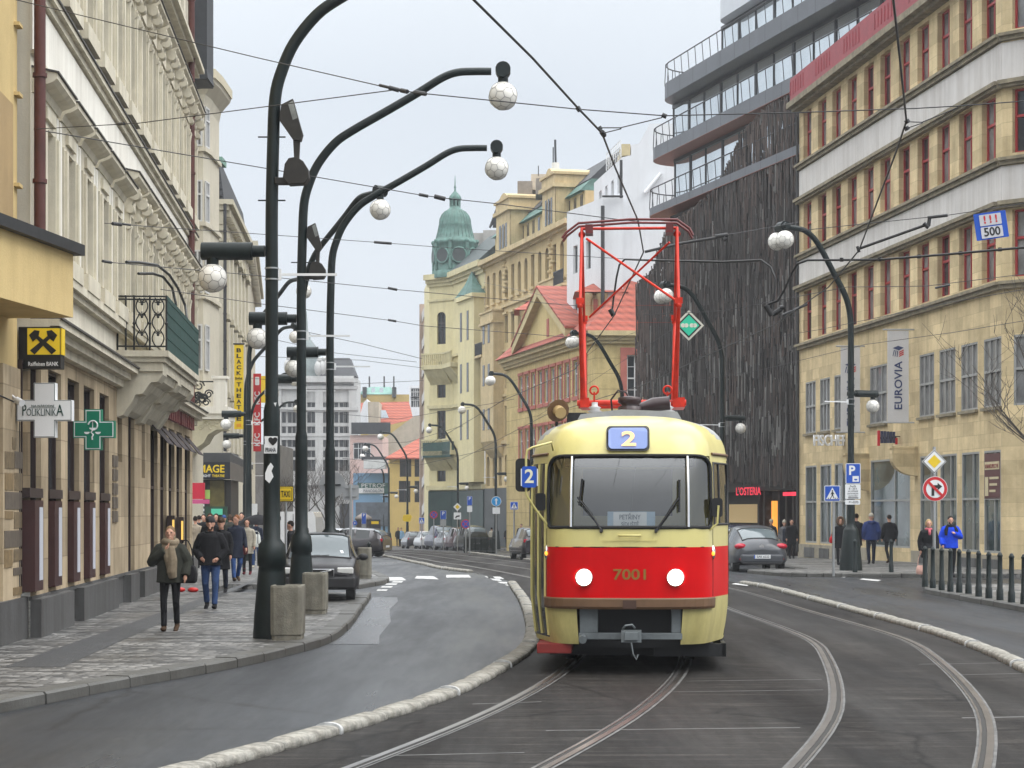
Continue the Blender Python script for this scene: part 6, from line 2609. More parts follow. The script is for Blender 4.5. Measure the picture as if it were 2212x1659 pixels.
# a floodlight pair on each of the two nearest poles, stickers on the first
m_flood = mat('black floodlight housing', (.02, .018, .016), .55, .3, 6)
m_lens = mat('floodlight lens', (.2, .21, .2), .15, .3, 6)
def flood(root, x, z, sc_, upper=True):
    b = MB()
    M_ = Matrix.Translation((x, -.05, z)) @ Matrix.Scale(sc_, 4)
    tr = lambda p: M_ @ Vector(p)
    ln = [(-.11, 0, .62), (.1, 0, .72), (.2, 0, .3), (.12, 0, .08), (.02, 0, .0)]
    b.prism([tr(p) for p in [(-.14, -.12, .62), (.1, -.12, .74), (.22, -.12, .3), (.3, -.12, .02), (.26, -.12, -.12), (.1, -.12, -.1), (-.18, -.12, .3)]], (0, .24 * sc_, 0))
    b.prism([tr(p) for p in [(.1, -.06, -.1), (.24, -.06, -.1), (.22, -.06, -.5), (.12, -.06, -.5)]], (0, .12 * sc_, 0))
    f = add_local(b, 'floodlight', m_flood, root)
    b = MB()
    b.poly([tr(p) for p in [(.0, -.125, .64), (.1, -.125, .7), (.2, -.125, .34), (.1, -.125, .3)]])
    add_local(b, 'lens', m_lens, f)
    b = MB()
    b.prism([tr(p) for p in [(-.06, -.2, -.62), (.02, -.2, -.5), (.18, -.2, -.47), (.32, -.2, -.56), (.42, -.2, -.72), (.44, -.2, -.9), (.36, -.2, -1.02), (.02, -.2, -1.04), (-.1, -.2, -.9)]], (0, .34 * sc_, 0))
    b.prism([tr(p) for p in [(-.28, -.1, -.88), (.0, -.1, -.88), (.0, -.1, -1.02), (-.28, -.1, -1.02)]], (0, .2 * sc_, 0))
    add_local(b, 'floodlight', m_flood, root, .01)
s1 = F / 29.6
flood(la1, .25, ZV(300, 29.6) - .08, .7)
s2 = F / 39.9
flood(la2, .22, ZV(545, 39.9) - .02, .62)
for (la, zz_, s_) in ((la1, 1.95 + (1106 - 433) / s1, 1), (la2, 1.95 + (1106 - 567) / s2, 1), (la1, 1.95 + (1106 - 296) / s1 - .0, 1)):
    b = MB()
    b.tube([(-.2, 0, zz_ - .12), (.2, 0, zz_ - .12)], .012, 5)
    add_local(b, 'clamp_bolt', m_green, la)
# stickers
def sticker(pts, y, m):
    b = MB()
    y += .043
    b.prism([Vector((x, y, z)) for x, z in pts], (0, .008, 0))
    return add_local(b, 'sticker', m, la1)
def lz(v):
    return ZV(v, 29.6) - .12
st = sticker([(-.1, lz(980)), (.09, lz(980)), (.1, lz(943)), (-.09, lz(943))], -.168, m_white)
text('I ♥', .12, MF((-.0, -.13, lz(955))), m_black, st, 0, True)
text('PRAHA', .075, MF((0, -.13, lz(972))), m_black, st, .012, True, fit=(.15, .06))
sticker([(-.08, lz(1022)), (-.04, lz(1008)), (0, lz(1000)), (.04, lz(1008)), (.01, lz(1018)), (.04, lz(1030)), (-.02, lz(1044)), (-.08, lz(1036))], -.17, m_white)
sticker([(-.06, lz(883)), (.06, lz(880)), (.08, lz(870)), (-.04, lz(873))], -.13, m_white)

RL = [(1838, 63.9, 22, 'nearest lamp on the right, its wide foot among pedestrians by the parking sign'),
      (1560, 79.5, 20, 'second lamp on the right, before the dark rod facade, beside the green diamond sign'),
      (1344, 98, 16, 'third lamp on the right, rising behind the orange pantograph'),
      (1148, 122, 10, 'fourth lamp on the right, just left of the tram roof'),
      (1071, 150, 6, 'fifth lamp on the right, in front of the ochre house'),
      (989, 178, 2, 'sixth lamp on the right, in front of the pale yellow domed house'),
      (880, 190, -4, 'lamp before the bright yellow townhouse at the end of the street')]
for u, Y, rz, lab in RL:
    X = XU(u, Y)
    lamp(lab, X, Y, R(180 + rz), 'short', GLR, Y > 110, side_rot=0)
for k, (u, Y) in enumerate(((840, 215), (829, 236), (824, 250), (855, 262))):
    lamp('%s of the distant lamps bunched before the blue piano house' % ('nearest', 'second', 'third', 'farthest')[k], XU(u, Y), Y, R(176), 'short', GLR, True)


# ------------------------------------------------------------------ bollards and planters
def bollard_mesh(h=1.0):
    b = MB()
    b.lathe([(.076, 0), (.072, .22), (.06, .24), (.05, .8), (.048, .9), (.058, .91), (.058, .94), (.042, .96), (.036, .985), (.016, 1.0), (.001, 1.0)], 14)
    return b.mesh('bollard', m_green)
bm = bollard_mesh()
BU = [(1998.4, 1267.8), (2022, 1270.7), (2048.5, 1275.7), (2075, 1278.8), (2102, 1281.2), (2129, 1283.6), (2155, 1288.7), (2136 - 0, 0)]
BU = [(1998, 1267.8), (2015, 1270.7), (2034, 1275.7), (2053, 1278.8), (2072, 1281.2), (2092, 1283.6), (2114, 1288.7), (2136, 1293.3), (2160, 1297.2), (2185, 1302.3), (2212, 1306)]
for u, v in BU:
    p = gp(u, v, .12)
    o = link(bm, 'bollard')
    o.location = p
    tag(o, 'dark green iron bollard in the closely set row along the right pavement edge', 'bollard', 'bollards in a row on the right pavement')
for u, v, lab in ((1847, 1236, 'single dark green bollard in front of the wide lamp foot on the right'), (1925, 1236, 'single dark green bollard near the black coated man on the right'),
                  (797, 1247, 'single dark green bollard beside the planter at the left crossing')):
    p = gp(u, v, .12)
    o = link(bm, 'bollard')
    o.location = p
    tag(o, lab, 'bollard')


def planter(label, u0, u1, vt, vb, dep=.62, rot=0.0):
    Y = F * (H - .12) / (vb - HZ)
    if Y > 75:
        Y = gp((u0 + u1) / 2, vb, .12).y
    w = (u1 - u0) * Y / F
    h = (vb - vt) * Y / F
    X = XU((u0 + u1) / 2, Y)
    o = thing('planter', label, 'planter', (X, Y + dep / 2, zg(Y) + .12), rot)
    b = MB()
    r_ = .035
    def ring(s_, z, k=0):
        x, y = w / 2 * s_, dep / 2 * s_
        c_ = .05
        return [(x - c_, -y, z), (x, -y + c_, z), (x, y - c_, z), (x - c_, y, z), (-x + c_, y, z), (-x, y - c_, z), (-x, -y + c_, z), (-x + c_, -y, z)]
    b.loft([ring(.93, .0), ring(.93, .07), ring(.98, .08), ring(1.0, .3), ring(1.0, h - .03), ring(.97, h), ring(.82, h), ring(.8, h - .12)], True, True, False)
    b.build('tub', m_concrete, o, True, bevel=.012)
    b = MB()
    b.box(-w / 2 * .79, w / 2 * .79, -dep / 2 * .79, dep / 2 * .79, h - .16, h - .1)
    b.build('soil', mat('dark soil', (.03, .022, .015), .95), o, True)
    return o
planter('weathered concrete planter at the foot of the nearest left lamp', 583, 651, 1265, 1384)
planter('weathered concrete planter second from the camera, before the dark wagon', 652, 703, 1238, 1327)
planter('concrete planter beyond the dark wagon at the left crossing', 772, 800, 1183, 1250)
planter('olive concrete planter behind the row of bollards on the right', 2014, 2052, 1186, 1263)
planter('concrete planter by the far crossing sign left of the tram', 1111, 1134, 1159, 1190)


# ------------------------------------------------------------------ signs on posts
def post(root, X, Y, z0, z1, r=.03, m=None):
    b = MB()
    b.tube([(X, Y, z0), (X, Y, z1)], r, 8)
    return b.build('post', m or m_steel, root)


def panel(root, name, pts, Y, m, t=.02):
    b = MB()
    b.prism([Vector((x, Y, z)) for x, z in pts], (0, t, 0))
    return b.build(name, m, root)


def rect(x0, x1, z0, z1, r=.03):
    return rrect((x0 + x1) / 2, (z0 + z1) / 2, x1 - x0, z1 - z0, min(r, (x1 - x0) * .2), 3)


def sign(name, label, u, vfoot, dz=.12, Y=None):
    p = gp(u, vfoot, dz) if Y is None else Vector((XU(u, Y), Y, zg(Y) + dz))
    return thing(name, label, 'road sign', tuple(p)), p


def px(root, u0, u1, v0, v1, Y, m, name='panel', t=.02, r=.03):
    return panel(root, name, rect(XU(u0, Y), XU(u1, Y), ZV(v1, Y), ZV(v0, Y), r), Y, m, t)


def crosswalk(root, u0, u1, v0, v1, Y):
    a = px(root, u0, u1, v0, v1, Y, m_white, 'sign_plate')
    w, h = u1 - u0, v1 - v0
    c_ = px(root, u0 + w * .04, u1 - w * .04, v0 + h * .04, v1 - h * .04, Y - .006, m_blue, 'sign_face', .006, .02)
    um, = ((u0 + u1) / 2,)
    panel(root, 'white_triangle', [(XU(um, Y), ZV(v0 + h * .12, Y)), (XU(u0 + w * .1, Y), ZV(v1 - h * .14, Y)), (XU(u1 - w * .1, Y), ZV(v1 - h * .14, Y))], Y - .01, m_white, .004)
    b = MB()
    s_ = h * Y / F / 60.0
    X0, Z0 = XU(um, Y), ZV(v1 - h * .16, Y)
    y = Y - .014
    q = lambda x, z: Vector((X0 + x * s_, y, Z0 + z * s_))
    for pl in ([(-3, 12), (3, 12), (3.5, 26), (-2.5, 26)], [(-2.5, 12), (0, 12), (-6, 1), (-9, 1)], [(0, 12), (3, 12), (8, 1), (5, 1)], [(-3, 25), (-7, 17), (-5.4, 16), (-1.5, 22)], [(3, 25), (8, 18), (6.5, 17), (2, 21)]):
        b.prism([q(*k) for k in pl], (0, .003, 0))
    b.prism([q(3.2 * math.cos(t), 30 + 3.2 * math.sin(t)) for t in [2 * PI * k / 10 for k in range(10)]], (0, .003, 0))
    for x in (-17, -9.5, 10, 17):
        b.prism([q(x, 0), q(x + 3.5, 0), q(x + 3, 4), q(x + .5, 4)], (0, .003, 0))
    b.build('walking_figure', m_black, root)


def parking(root, u0, u1, v0, v1, Y, letter_dx=0, size=.75, clock=False):
    px(root, u0, u1, v0, v1, Y, m_white, 'sign_plate')
    w, h = u1 - u0, v1 - v0
    px(root, u0 + w * .04, u1 - w * .04, v0 + w * .04, v1 - w * .04, Y - .006, m_blue, 'sign_face', .006, .02)
    text('P', size * w * Y / F, MF((XU((u0 + u1) / 2 + letter_dx, Y), Y - .01, ZV(v0 + w * .5, Y))), m_white, root, .03)
    if clock:
        px(root, u0 + w * .46, u1 - w * .12, v1 - h * .38, v1 - h * .1, Y - .01, m_white, 'clock_symbol', .004, .01)
        b = MB()
        c_ = Vector((XU(u0 + w * .67, Y), Y - .014, ZV(v1 - h * .24, Y)))
        r_ = w * .11 * Y / F
        b.prism([c_ + Vector((r_ * math.cos(t), 0, r_ * math.sin(t))) for t in [PI + PI * k / 10 for k in range(11)]], (0, .003, 0))
        b.build('disc_symbol', m_blue, root)


# right: parking sign on the lamp, crossing sign, priority sign
Y = 62.9
o, p = sign('parking_sign', 'blue parking sign with white plates under it on the nearest right lamp', 1843, 1236, .12, Y)
parking(o, 1827, 1859, 1001, 1045, Y, -3, .85, True)
px(o, 1826, 1859, 1046, 1078, Y, m_white, 'time_plate')
px(o, 1826, 1858, 1080, 1090, Y, m_white, 'zone_plate')
for i, (t_, s_) in enumerate((('Po-Pá', .07), ('8 - 20 h', .07), ('jen držitelé', .06), ('parkovacích', .06), ('oprávnění', .06))):
    text(t_, s_ * 1.15, MF((XU(1842.5, Y), Y - .006, ZV(1050.5 + i * 5.2, Y))), m_black, o, .01)
px(o, 1832, 1854, 1074.5, 1076.5, Y - .004, m_black, 'underline', .003, .004)
text('P1-0375', .09, MF((XU(1844, Y), Y - .006, ZV(1085, Y))), m_black, o, .01)
o, p = sign('crossing_sign', 'blue square pedestrian crossing sign on a thin pole right of the tram', 1801, 1245, .12)
post(o, p.x, p.y + .05, .12, ZV(1048, p.y), .035)
crosswalk(o, 1781, 1815, 1049, 1083, p.y)
p0 = gp(2020, 1262, .12)
Y = p0.y
o = thing('priority_sign', 'yellow diamond priority sign above a red ringed no right turn sign on one pole', 'road sign', tuple(p0))
post(o, XU(2019, Y), Y + .05, .12, ZV(965, Y), .04)
def diamond(root, cu, cv, ru, Y, m, nm, y_):
    return panel(root, nm, [(XU(cu, Y), ZV(cv - ru, Y)), (XU(cu + ru, Y), ZV(cv, Y)), (XU(cu, Y), ZV(cv + ru, Y)), (XU(cu - ru, Y), ZV(cv, Y))], Y - y_, m, .008)
diamond(o, 2018, 997, 26.5, Y, m_white, 'diamond_plate', 0)
diamond(o, 2018, 997, 25, Y, m_black, 'diamond_border', .006)
diamond(o, 2018, 997, 23, Y, m_white, 'diamond_field', .012)
diamond(o, 2018, 997, 14.5, Y, m_yellow, 'yellow_diamond', .018)
def disc(root, cu, cv, r, Y, m, nm, y_, n=28):
    return panel(root, nm, [(XU(cu + r * math.cos(t), Y), ZV(cv + r * math.sin(t), Y)) for t in [2 * PI * k / n for k in range(n)]], Y - y_, m, .008)
disc(o, 2020, 1056, 27, Y, m_white, 'round_plate', .0)
disc(o, 2020, 1056, 26, Y, m_red, 'red_ring', .006)
disc(o, 2020, 1056, 19.5, Y, m_white, 'white_field', .012)
panel(o, 'arrow', [(XU(u, Y), ZV(v, Y)) for u, v in ((2012, 1071), (2012, 1048), (2025, 1048), (2025, 1043), (2035, 1051), (2025, 1059), (2025, 1054), (2018, 1054), (2018, 1071))], Y - .02, m_black, .004)
panel(o, 'red_bar', [(XU(u, Y), ZV(v, Y)) for u, v in ((2004, 1044), (2008, 1040), (2036, 1068), (2032, 1072))], Y - .026, m_red, .004)

# left: taxi sign, backs of signs
Y = 47.0
o = thing('taxi_sign', 'square yellow TAXI sign between the two nearest left lamps', 'road sign', (XU(617, Y), Y, .12))
post(o, XU(617, Y), Y + .05, .12, ZV(1050, Y), .03)
px(o, 600, 634, 1050, 1084, Y, m_black, 'sign_plate', .02, .02)
px(o, 601.5, 632.5, 1051.5, 1082.5, Y - .006, m_yellow, 'yellow_field', .006, .02)
px(o, 603.5, 630.5, 1053.5, 1080.5, Y - .01, m_black, 'border', .005, .02)
px(o, 604.5, 629.5, 1054.5, 1079.5, Y - .014, m_yellow, 'yellow_field', .005, .02)
tf('TAXI', 607, 627, 1060, 1074, Y - .018, m_black, o, .02)
Y = 50.0
o = thing('round_sign', 'grey back of a big round road sign on the third left lamp', 'road sign', (XU(718, Y), Y, .12))
disc(o, 718, 1047, 28, Y, m_signgrey, 'sign_back', 0)
b = MB()
b.box(XU(700, Y), XU(736, Y), Y - .03, Y, ZV(1049, Y), ZV(1046, Y))
b.build('bracket', m_green, o)
Y = 62.0
o = thing('square_sign', 'grey back of a square road sign on a thin pole beyond the dark wagon', 'road sign', (XU(758, Y), Y, .12))
px(o, 741, 775, 1048, 1080, Y, m_signgrey, 'sign_back')
post(o, XU(758, Y), Y - .06, .12, ZV(1046, Y), .04)
b = MB()
for v in (1054, 1072):
    b.box(XU(746, Y), XU(770, Y), Y - .03, Y, ZV(v + 1, Y), ZV(v - 1, Y))
b.build('bracket', m_steel, o)
Y = 92.0
o = thing('information_board', 'narrow pale street board on the left pavement by the crowd', 'board', (XU(546, Y), Y, zg(Y)))
px(o, 540, 556, 1088, 1140, Y, m_white, 'panel')
post(o, XU(548, Y), Y + .1, zg(Y), ZV(1090, Y), .05)

# far signs
FAR = [('parking', 1009, 1020, 1072, 1092, 118, 1190, 'far blue parking sign with a plate before the dark shop row'),
       ('oneway', 1072, 0, 1083, 11, 112, 1190, 'far round blue one way sign with a white plate below it'),
       ('cross', 1102, 1119, 1084, 1101, 98, 1185, 'far blue crossing sign left of the tram beside a planter'),
       ('parking', 951, 964, 1103, 1122, 150, 1180, 'small far blue parking sign by the parked cars'),
       ('nostop', 937, 0, 1112, 8.5, 150, 1180, 'far red and blue no stopping disc left of the small parking sign'),
       ('nostop', 1006, 0, 1132, 10, 128, 1180, 'far no stopping disc just above the parked dark cars'),
       ('prio', 988, 0, 1095, 9, 135, 1180, 'far yellow diamond priority sign over a white plate'),
       ('cross', 905, 917, 1118, 1131, 160, 1165, 'tiny far crossing sign before the bright yellow townhouse'),
       ('parking', 781, 791, 1108, 1132, 150, 1170, 'far parking sign beside the advertising column'),
       ('arrow', 767, 0, 1130, 5, 140, 1170, 'tiny round blue arrow sign near the left kerb beyond the wagon')]
for k, u0, u1, v0, v1, Y, vf, lab in FAR:
    uc = u0 if not u1 else (u0 + u1) / 2
    o = thing('far_road_sign', lab, 'road sign', (XU(uc, Y), Y, zg(Y)))
    post(o, XU(uc, Y), Y + .06, zg(Y), ZV(v0, Y), .04)
    if k == 'parking':
        parking(o, u0, u1, v0, v1, Y, 0, .8)
        px(o, u0, u1, v1 + 1, v1 + 14, Y, m_signgrey if Y > 140 else m_white, 'plate')
    elif k == 'cross':
        crosswalk(o, u0, u1, v0, v1, Y)
    elif k == 'oneway':
        disc(o, u0, v0, v1, Y, m_white, 'ring', 0, 18)
        disc(o, u0, v0, v1 - 1, Y, mat('sky blue sign', (.02, .28, .62), .4), 'blue_disc', .01, 18)
        panel(o, 'arrow', [(XU(u, Y), ZV(v, Y)) for u, v in ((u0 - 1.5, v0 + 7), (u0 - 1.5, v0 - 2), (u0 - 4, v0 - 2), (u0, v0 - 7), (u0 + 4, v0 - 2), (u0 + 1.5, v0 - 2), (u0 + 1.5, v0 + 7))], Y - .02, m_white, .004)
        px(o, u0 - 8, u0 + 8, v0 + 13, v0 + 27, Y, m_white, 'plate')
    elif k == 'nostop':
        disc(o, u0, v0, v1, Y, m_red, 'ring', 0, 18)
        disc(o, u0, v0, v1 - 2, Y, m_blue, 'blue_disc', .01, 18)
        for sg in (-1, 1):
            panel(o, 'red_bar', [(XU(u0 + a, Y), ZV(v0 + c_ * sg, Y)) for a, c_ in ((-5, -4), (-4, -5), (5, 4), (4, 5))], Y - .02, m_red, .004)
    elif k == 'prio':
        diamond(o, u0, v0, v1, Y, m_white, 'diamond_plate', 0)
        diamond(o, u0, v0, v1 * .55, Y, m_yellow, 'yellow_diamond', .01)
        px(o, u0 - 8, u0 + 8, v0 + 12, v0 + 27, Y, m_white, 'plate')
        panel(o, 'bend_symbol', [(XU(u0 + a, Y), ZV(v0 + c_, Y)) for a, c_ in ((-5, 23), (-2, 19), (5, 18), (5, 21), (-1, 22), (-3, 25))], Y - .01, m_black, .004)
    elif k == 'arrow':
        disc(o, u0, v0, v1, Y, m_blue, 'blue_disc', 0, 14)
        text('←', .22, MF((XU(u0, Y), Y - .012, ZV(v0, Y))), m_white, o, .01)
b = MB()
Y = 188
b.prism([(XU(u, Y), Y, ZV(v, Y)) for u, v in ((872, 1112), (886, 1111), (890, 1116), (886, 1127), (872, 1126), (869, 1120))], (0, .1, 0))
tag(b.build('yellow_board', m_yellow), 'bent yellow board hung on the far lamp before the yellow townhouse', 'board')

# hanging signs and banners on the left
m_ygl = emis('lit yellow sign', (.75, .55, .02), .1, (.75, .53, .02))
Y = 29.5
o = thing('bank_sign', 'black and yellow bank sign with crossed gable boards over the dark stone ground floor', 'sign', (XU(70, Y), Y, ZV(795, Y)))
px(o, 40, 131, 706, 796, Y, m_black, 'sign_box', .25, .01)
px(o, 59, 129, 709, 766, Y - .006, m_ygl, 'yellow_face', .006, .01)
px(o, 131.0, 133.5, 709, 766, Y - .0, m_yellow, 'yellow_edge', .22, .002)
b = MB()
def gq(u, v, y=Y - .012):
    return Vector((XU(u, Y), y, ZV(v, Y)))
for sg, yq in ((1, .0), (-1, .003)):
    m_ = lambda u: 93.5 + sg * (u - 93.5)
    pl = [(64, 762), (76, 770 - 3), (92, 748), (112, 727), (122, 735), (124, 722), (116, 714), (104, 716), (98, 728)]
    pl = [(65, 757), (75, 766), (100, 740), (108, 732), (116, 738), (124, 724), (112, 713), (101, 715), (103, 726), (88, 738)]
    b.prism([gq(m_(u), v, Y - .012 - yq) for u, v in pl], (0, .004, 0))
b.build('crossed_boards', m_black, o)
tf('Raiffeisen BANK', 61, 126, 781.5, 790.5, Y - .006, m_white, o, .012)
Y = 28.9
o = thing('clinic_cross', 'white cross shaped clinic sign on the brown stone wall', 'sign', (XU(96, Y), Y, ZV(946, Y)))
def crossp(u0, u1, v0, v1, a0, a1, b0, b1, k=0.0):
    return [(XU(u, Y), ZV(v, Y)) for u, v in ((a0 + k, v0 + k), (a1 - k, v0 + k), (a1 - k, b0 + k), (u1 - k, b0 + k), (u1 - k, b1 - k), (a1 - k, b1 - k), (a1 - k, v1 - k), (a0 + k, v1 - k), (a0 + k, b1 - k), (u0 + k, b1 - k), (u0 + k, b0 + k), (a0 + k, b0 + k))]
cpar = (36, 155, 827, 945, 73, 119, 864, 909)
panel(o, 'sign_box', crossp(*cpar), Y, m_white, .16)
panel(o, 'dark_outline', crossp(*cpar, .9), Y - .004, mat('green black ink', (.01, .035, .03), .5), .004)
panel(o, 'white_face', crossp(*cpar, 2.0), Y - .008, m_white, .004)
m_ink = mat('dark green ink', (.01, .05, .04), .5)
tf('P', 48.5, 57, 874, 898, Y - .012, m_ink, o)
tf('OLIKLINIK', 57.5, 121, 882.5, 898, Y - .012, m_ink, o, -.008)
tf('A', 121.5, 137, 874, 898, Y - .012, m_ink, o)
tf('NA NÁRODNÍ', 68, 117, 873, 879.5, Y - .012, m_ink, o, -.012)
px(o, 62, 121, 880.6, 881.3, Y - .012, m_ink, 'rule', .003, .001)
Y = 31.6
o = thing('pharmacy_cross', 'green pharmacy cross with a white cup and snake', 'sign', (XU(203, Y), Y, ZV(972, Y)))
gpar = (158, 247, 884, 972, 183, 219, 909, 946)
m_gcr = mat('pharmacy green', (.006, .17, .1), .4, .05)
panel(o, 'sign_box', crossp(*gpar), Y, m_gcr, .14)
panel(o, 'white_outline', crossp(*gpar, 2.0), Y - .004, m_white, .004)
panel(o, 'green_face', crossp(*gpar, 4.0), Y - .008, m_gcr, .004)
b = MB()
w_ = lambda u, v: Vector((XU(u, Y), Y - .016, ZV(v, Y)))
b.tube([w_(201 + 10 * math.cos(t) , 919 - 10 * math.sin(t)) for t in [PI * .95 - PI * 1.45 * k / 16 for k in range(17)]] + [w_(200, 930), w_(197, 934), w_(202, 939), w_(199, 944), w_(200, 950)], .012, 5)
b.tube([w_(200.5, 909), w_(200.5, 930)], .006, 4)
for u0, u1, v in ((193, 208, 924), (182, 194, 933), (206, 218, 933)):
    b.prism([Vector((XU(u0 + (u1 - u0) * (1 - math.cos(PI * k / 8)) / 2, Y), Y - .014, ZV(v + 5 * math.sin(PI * k / 8), Y))) for k in range(9)], (0, .004, 0))
b.build('cup_and_snake', m_white, o)
Y = 98.5
o = thing('theatre_banner', 'tall yellow banner reading BLACK light THEATRE', 'banner', (XU(516, Y), Y, ZV(926, Y)))
px(o, 506, 526, 744, 927, Y, m_yellow, 'banner_cloth', .03, .01)
for k, s_ in enumerate('BLACK?THEATRE'):
    v = 756.5 + 12.3 * k
    if s_ == '?':
        tf('light', 508.5, 523.5, v - 4, v + 4, Y - .01, m_black, o, .02)
    else:
        tf(s_, 511, 521, v - 4.4, v + 4.4, Y - .01, m_black, o, .03)
px(o, 511, 521, 915, 922, Y - .01, mat('orange print', (.7, .3, .02), .5), 'orange_print', .004, .01)
b = MB()
b.tube([(XU(504, Y), Y, ZV(743, Y)), (XU(528, Y), Y, ZV(743, Y))], .04, 5)
b.build('banner_rod', m_black, o)
Y = 132
o = thing('red_banner', 'tall red vertical banner with white letters behind the far left lamps', 'banner', (XU(555, Y), Y, ZV(975, Y)))
px(o, 547, 564, 807, 975, Y, m_red, 'banner_cloth', .03, .01)
for v in (860, 905, 950):
    text('KFC', .47, MF((XU(556, Y), Y - .01, ZV(v, Y))) @ Matrix.Rotation(PI / 2, 4, 'Z'), m_white, o, .02)
px(o, 551, 560, 814, 832, Y - .01, m_white, 'white_emblem', .004, .1)
Y = 150
o = thing('yellow_banner', 'narrow yellow and red banner beyond the red banner', 'banner', (XU(568, Y), Y, ZV(870, Y)))
px(o, 563, 574, 812, 870, Y, m_yellow, 'banner_cloth', .03, .01)
Y = 96.2
o = thing('theatre_sign', 'dark fascia sign with yellow letters of the light theatre on the left', 'sign', (XU(455, Y), Y, ZV(1035, Y)))
px(o, 405, 497, 998, 1035, Y, mat('blue black sign', (.02, .022, .03), .4), 'fascia', .4, .01)
tf('IMAGE', 424, 485, 1004, 1021, Y - .01, m_ygl, o, .02)
tf('BLACK LIGHT', 412, 455, 1025, 1030.5, Y - .01, m_white, o, .02)
tf('THEATRE', 458, 485, 1025, 1030.5, Y - .01, m_ygl, o, .02)
b = MB()
b.prism([(XU(497, Y), Y, ZV(1035, Y)), (XU(497, Y), Y, ZV(998, Y)), (XU(513, Y), Y + 4, ZV(1008, Y)), (XU(513, Y), Y + 4, ZV(1044, Y))], (0, .3, 0))
b.build('side_fascia', mat('grey side fascia', (.12, .11, .1), .5), o)
Y = 80.0
o = thing('red_shop_sign', 'square crimson sign over a pink strip above the crowd on the left', 'sign', (XU(430, Y), Y, ZV(1088, Y)))
px(o, 412, 442, 1043, 1078, Y, mat('crimson sign', (.5, .02, .045), .4), 'square_panel', .1, .01)
px(o, 412, 452, 1079, 1088, Y, mat('pink strip', (.5, .08, .2), .4), 'pink_strip', .1, .01)
px(o, 443, 453, 1058, 1078, Y + .2, mat('lime panel', (.3, .5, .12), .4), 'lime_panel', .05, .01)
Y = 94
o = thing('shop_rack', 'striped souvenir stand beneath the crimson sign', 'stand', (XU(430, Y), Y, zg(Y) + .1))
b = MB()
for k in range(7):
    b.cm = k % 2
    b.prism([(XU(410, Y), Y, ZV(1130 - k * 6, Y)), (XU(438, Y), Y, ZV(1124 - k * 5, Y)), (XU(438, Y), Y, ZV(1119 - k * 5, Y)), (XU(410, Y), Y, ZV(1124 - k * 6, Y))], (0, .5, 0))
b.build('striped_cloth', [m_white, m_black], o)
b = MB()
b.box(XU(412, Y), XU(436, Y), Y, Y + .4, zg(Y) + .1, ZV(1130, Y))
b.build('rack', m_frame_d, o)

# banners and letters on the sandstone house
for (u0, u1, v0, v1, uw, tx_, lab) in ((1816, 1858, 750, 933, 1868, 'EUROVIA', 'white banner partly hidden behind the nearest right lamp pole'), (1917, 1963, 714, 912, 1975, 'EUROVIA', 'white banner with blue letters hanging clear on the sandstone house')):
    s = fR.su(uw)
    Y = fR.P(s, 0, 0).y
    o = thing('wall_banner', lab, 'banner', (XU(u1, Y), Y, ZV(v1, Y)))
    px(o, u0, u1, v0, v1, Y, mat('pale banner cloth', (.55, .54, .54), .8, .05), 'banner_cloth', .02, .01)
    b = MB()
    for v in (v0 - 2, v1 + 1):
        b.tube([(XU(u0 - 10, Y), Y, ZV(v, Y)), (XU(uw, Y), Y + .0, ZV(v, Y))], .03, 5)
    b.build('banner_rod', m_steel, o)
    uc = (u0 + u1) / 2
    m_eu = mat('navy ink', (.03, .045, .13), .5)
    tf(tx_, uc - 8, uc + 9, v0 + 66, v0 + 170, Y - .01, m_eu, o, .015, 1)
    q = lambda a, c_: Vector((XU(uc + a, Y), Y - .01, ZV(v0 + 45 + c_, Y)))
    b = MB()
    b.prism([q(-12, -7), q(0, -12), q(12, -8), (q(2, -2))], (0, .004, 0))
    for k in range(3):
        b.prism([q(-12 + 4.5 * k, 10 + k), q(-10.5 + 4.5 * k, 10 + k), q(-7 + 3.5 * k, -3 + k), q(-9 + 3.5 * k, -3 + k)], (0, .004, 0))
    b.build('emblem', m_eu, o)
    b = MB()
    for k in range(3):
        b.prism([q(2, 1 + 4.2 * k), q(12, -4 + 4.2 * k), q(12, -1.5 + 4.2 * k), q(2, 3.5 + 4.2 * k)], (0, .004, 0))
    b.build('emblem_red', m_red, o)
def letters3d(name, label, s_txt, u, v, size, m, sx, yaw):
    sw = fR.su(u + 30)
    Y = fR.P(sw, 0, 0).y
    o = thing(name, label, 'sign', (XU(u, Y), Y, ZV(v, Y)))
    W = Matrix.Translation((XU(u, Y), Y - .3, ZV(v, Y))) @ Matrix.Rotation(yaw, 4, 'Z') @ Matrix.Rotation(PI / 2, 4, 'X')
    text(s_txt, size, W, m, o, .015, sx=sx, ext=.12)
    b = MB()
    p_ = W @ Vector((0, 0, -.2))
    b.tube([p_, (XU(u + 60, Y), Y, ZV(v, Y))], .02, 5)
    b.build('bracket', m_frame_d, o)
    return o
letters3d('shop_letters', 'white raised letters FISCHER on the sandstone house', 'FISCHER', 1791, 953, .62, m_white, .62, R(6))
o = thing('shop_letters', 'dark blue and red raised shop sign on the sandstone house by the doorway', 'sign', (XU(1916, 76), 76, ZV(945, 76)))
b = MB()
for k in range(5):
    x = XU(1903 + k * 6.5, 75.6)
    b.box(x, x + .085, 75.6, 75.75, ZV(957, 75.6), ZV(931 + k * .4, 75.6))
    b.box(x, x + .075, 75.55, 75.6, ZV(944 + 3 * (k % 2), 75.6), ZV(936, 75.6))
b.box(XU(1902, 75.6), XU(1937, 75.6), 75.65, 75.7, ZV(948, 75.6), ZV(944, 75.6))
b.build('navy_letters', mat('navy letters', (.045, .05, .1), .4), o)
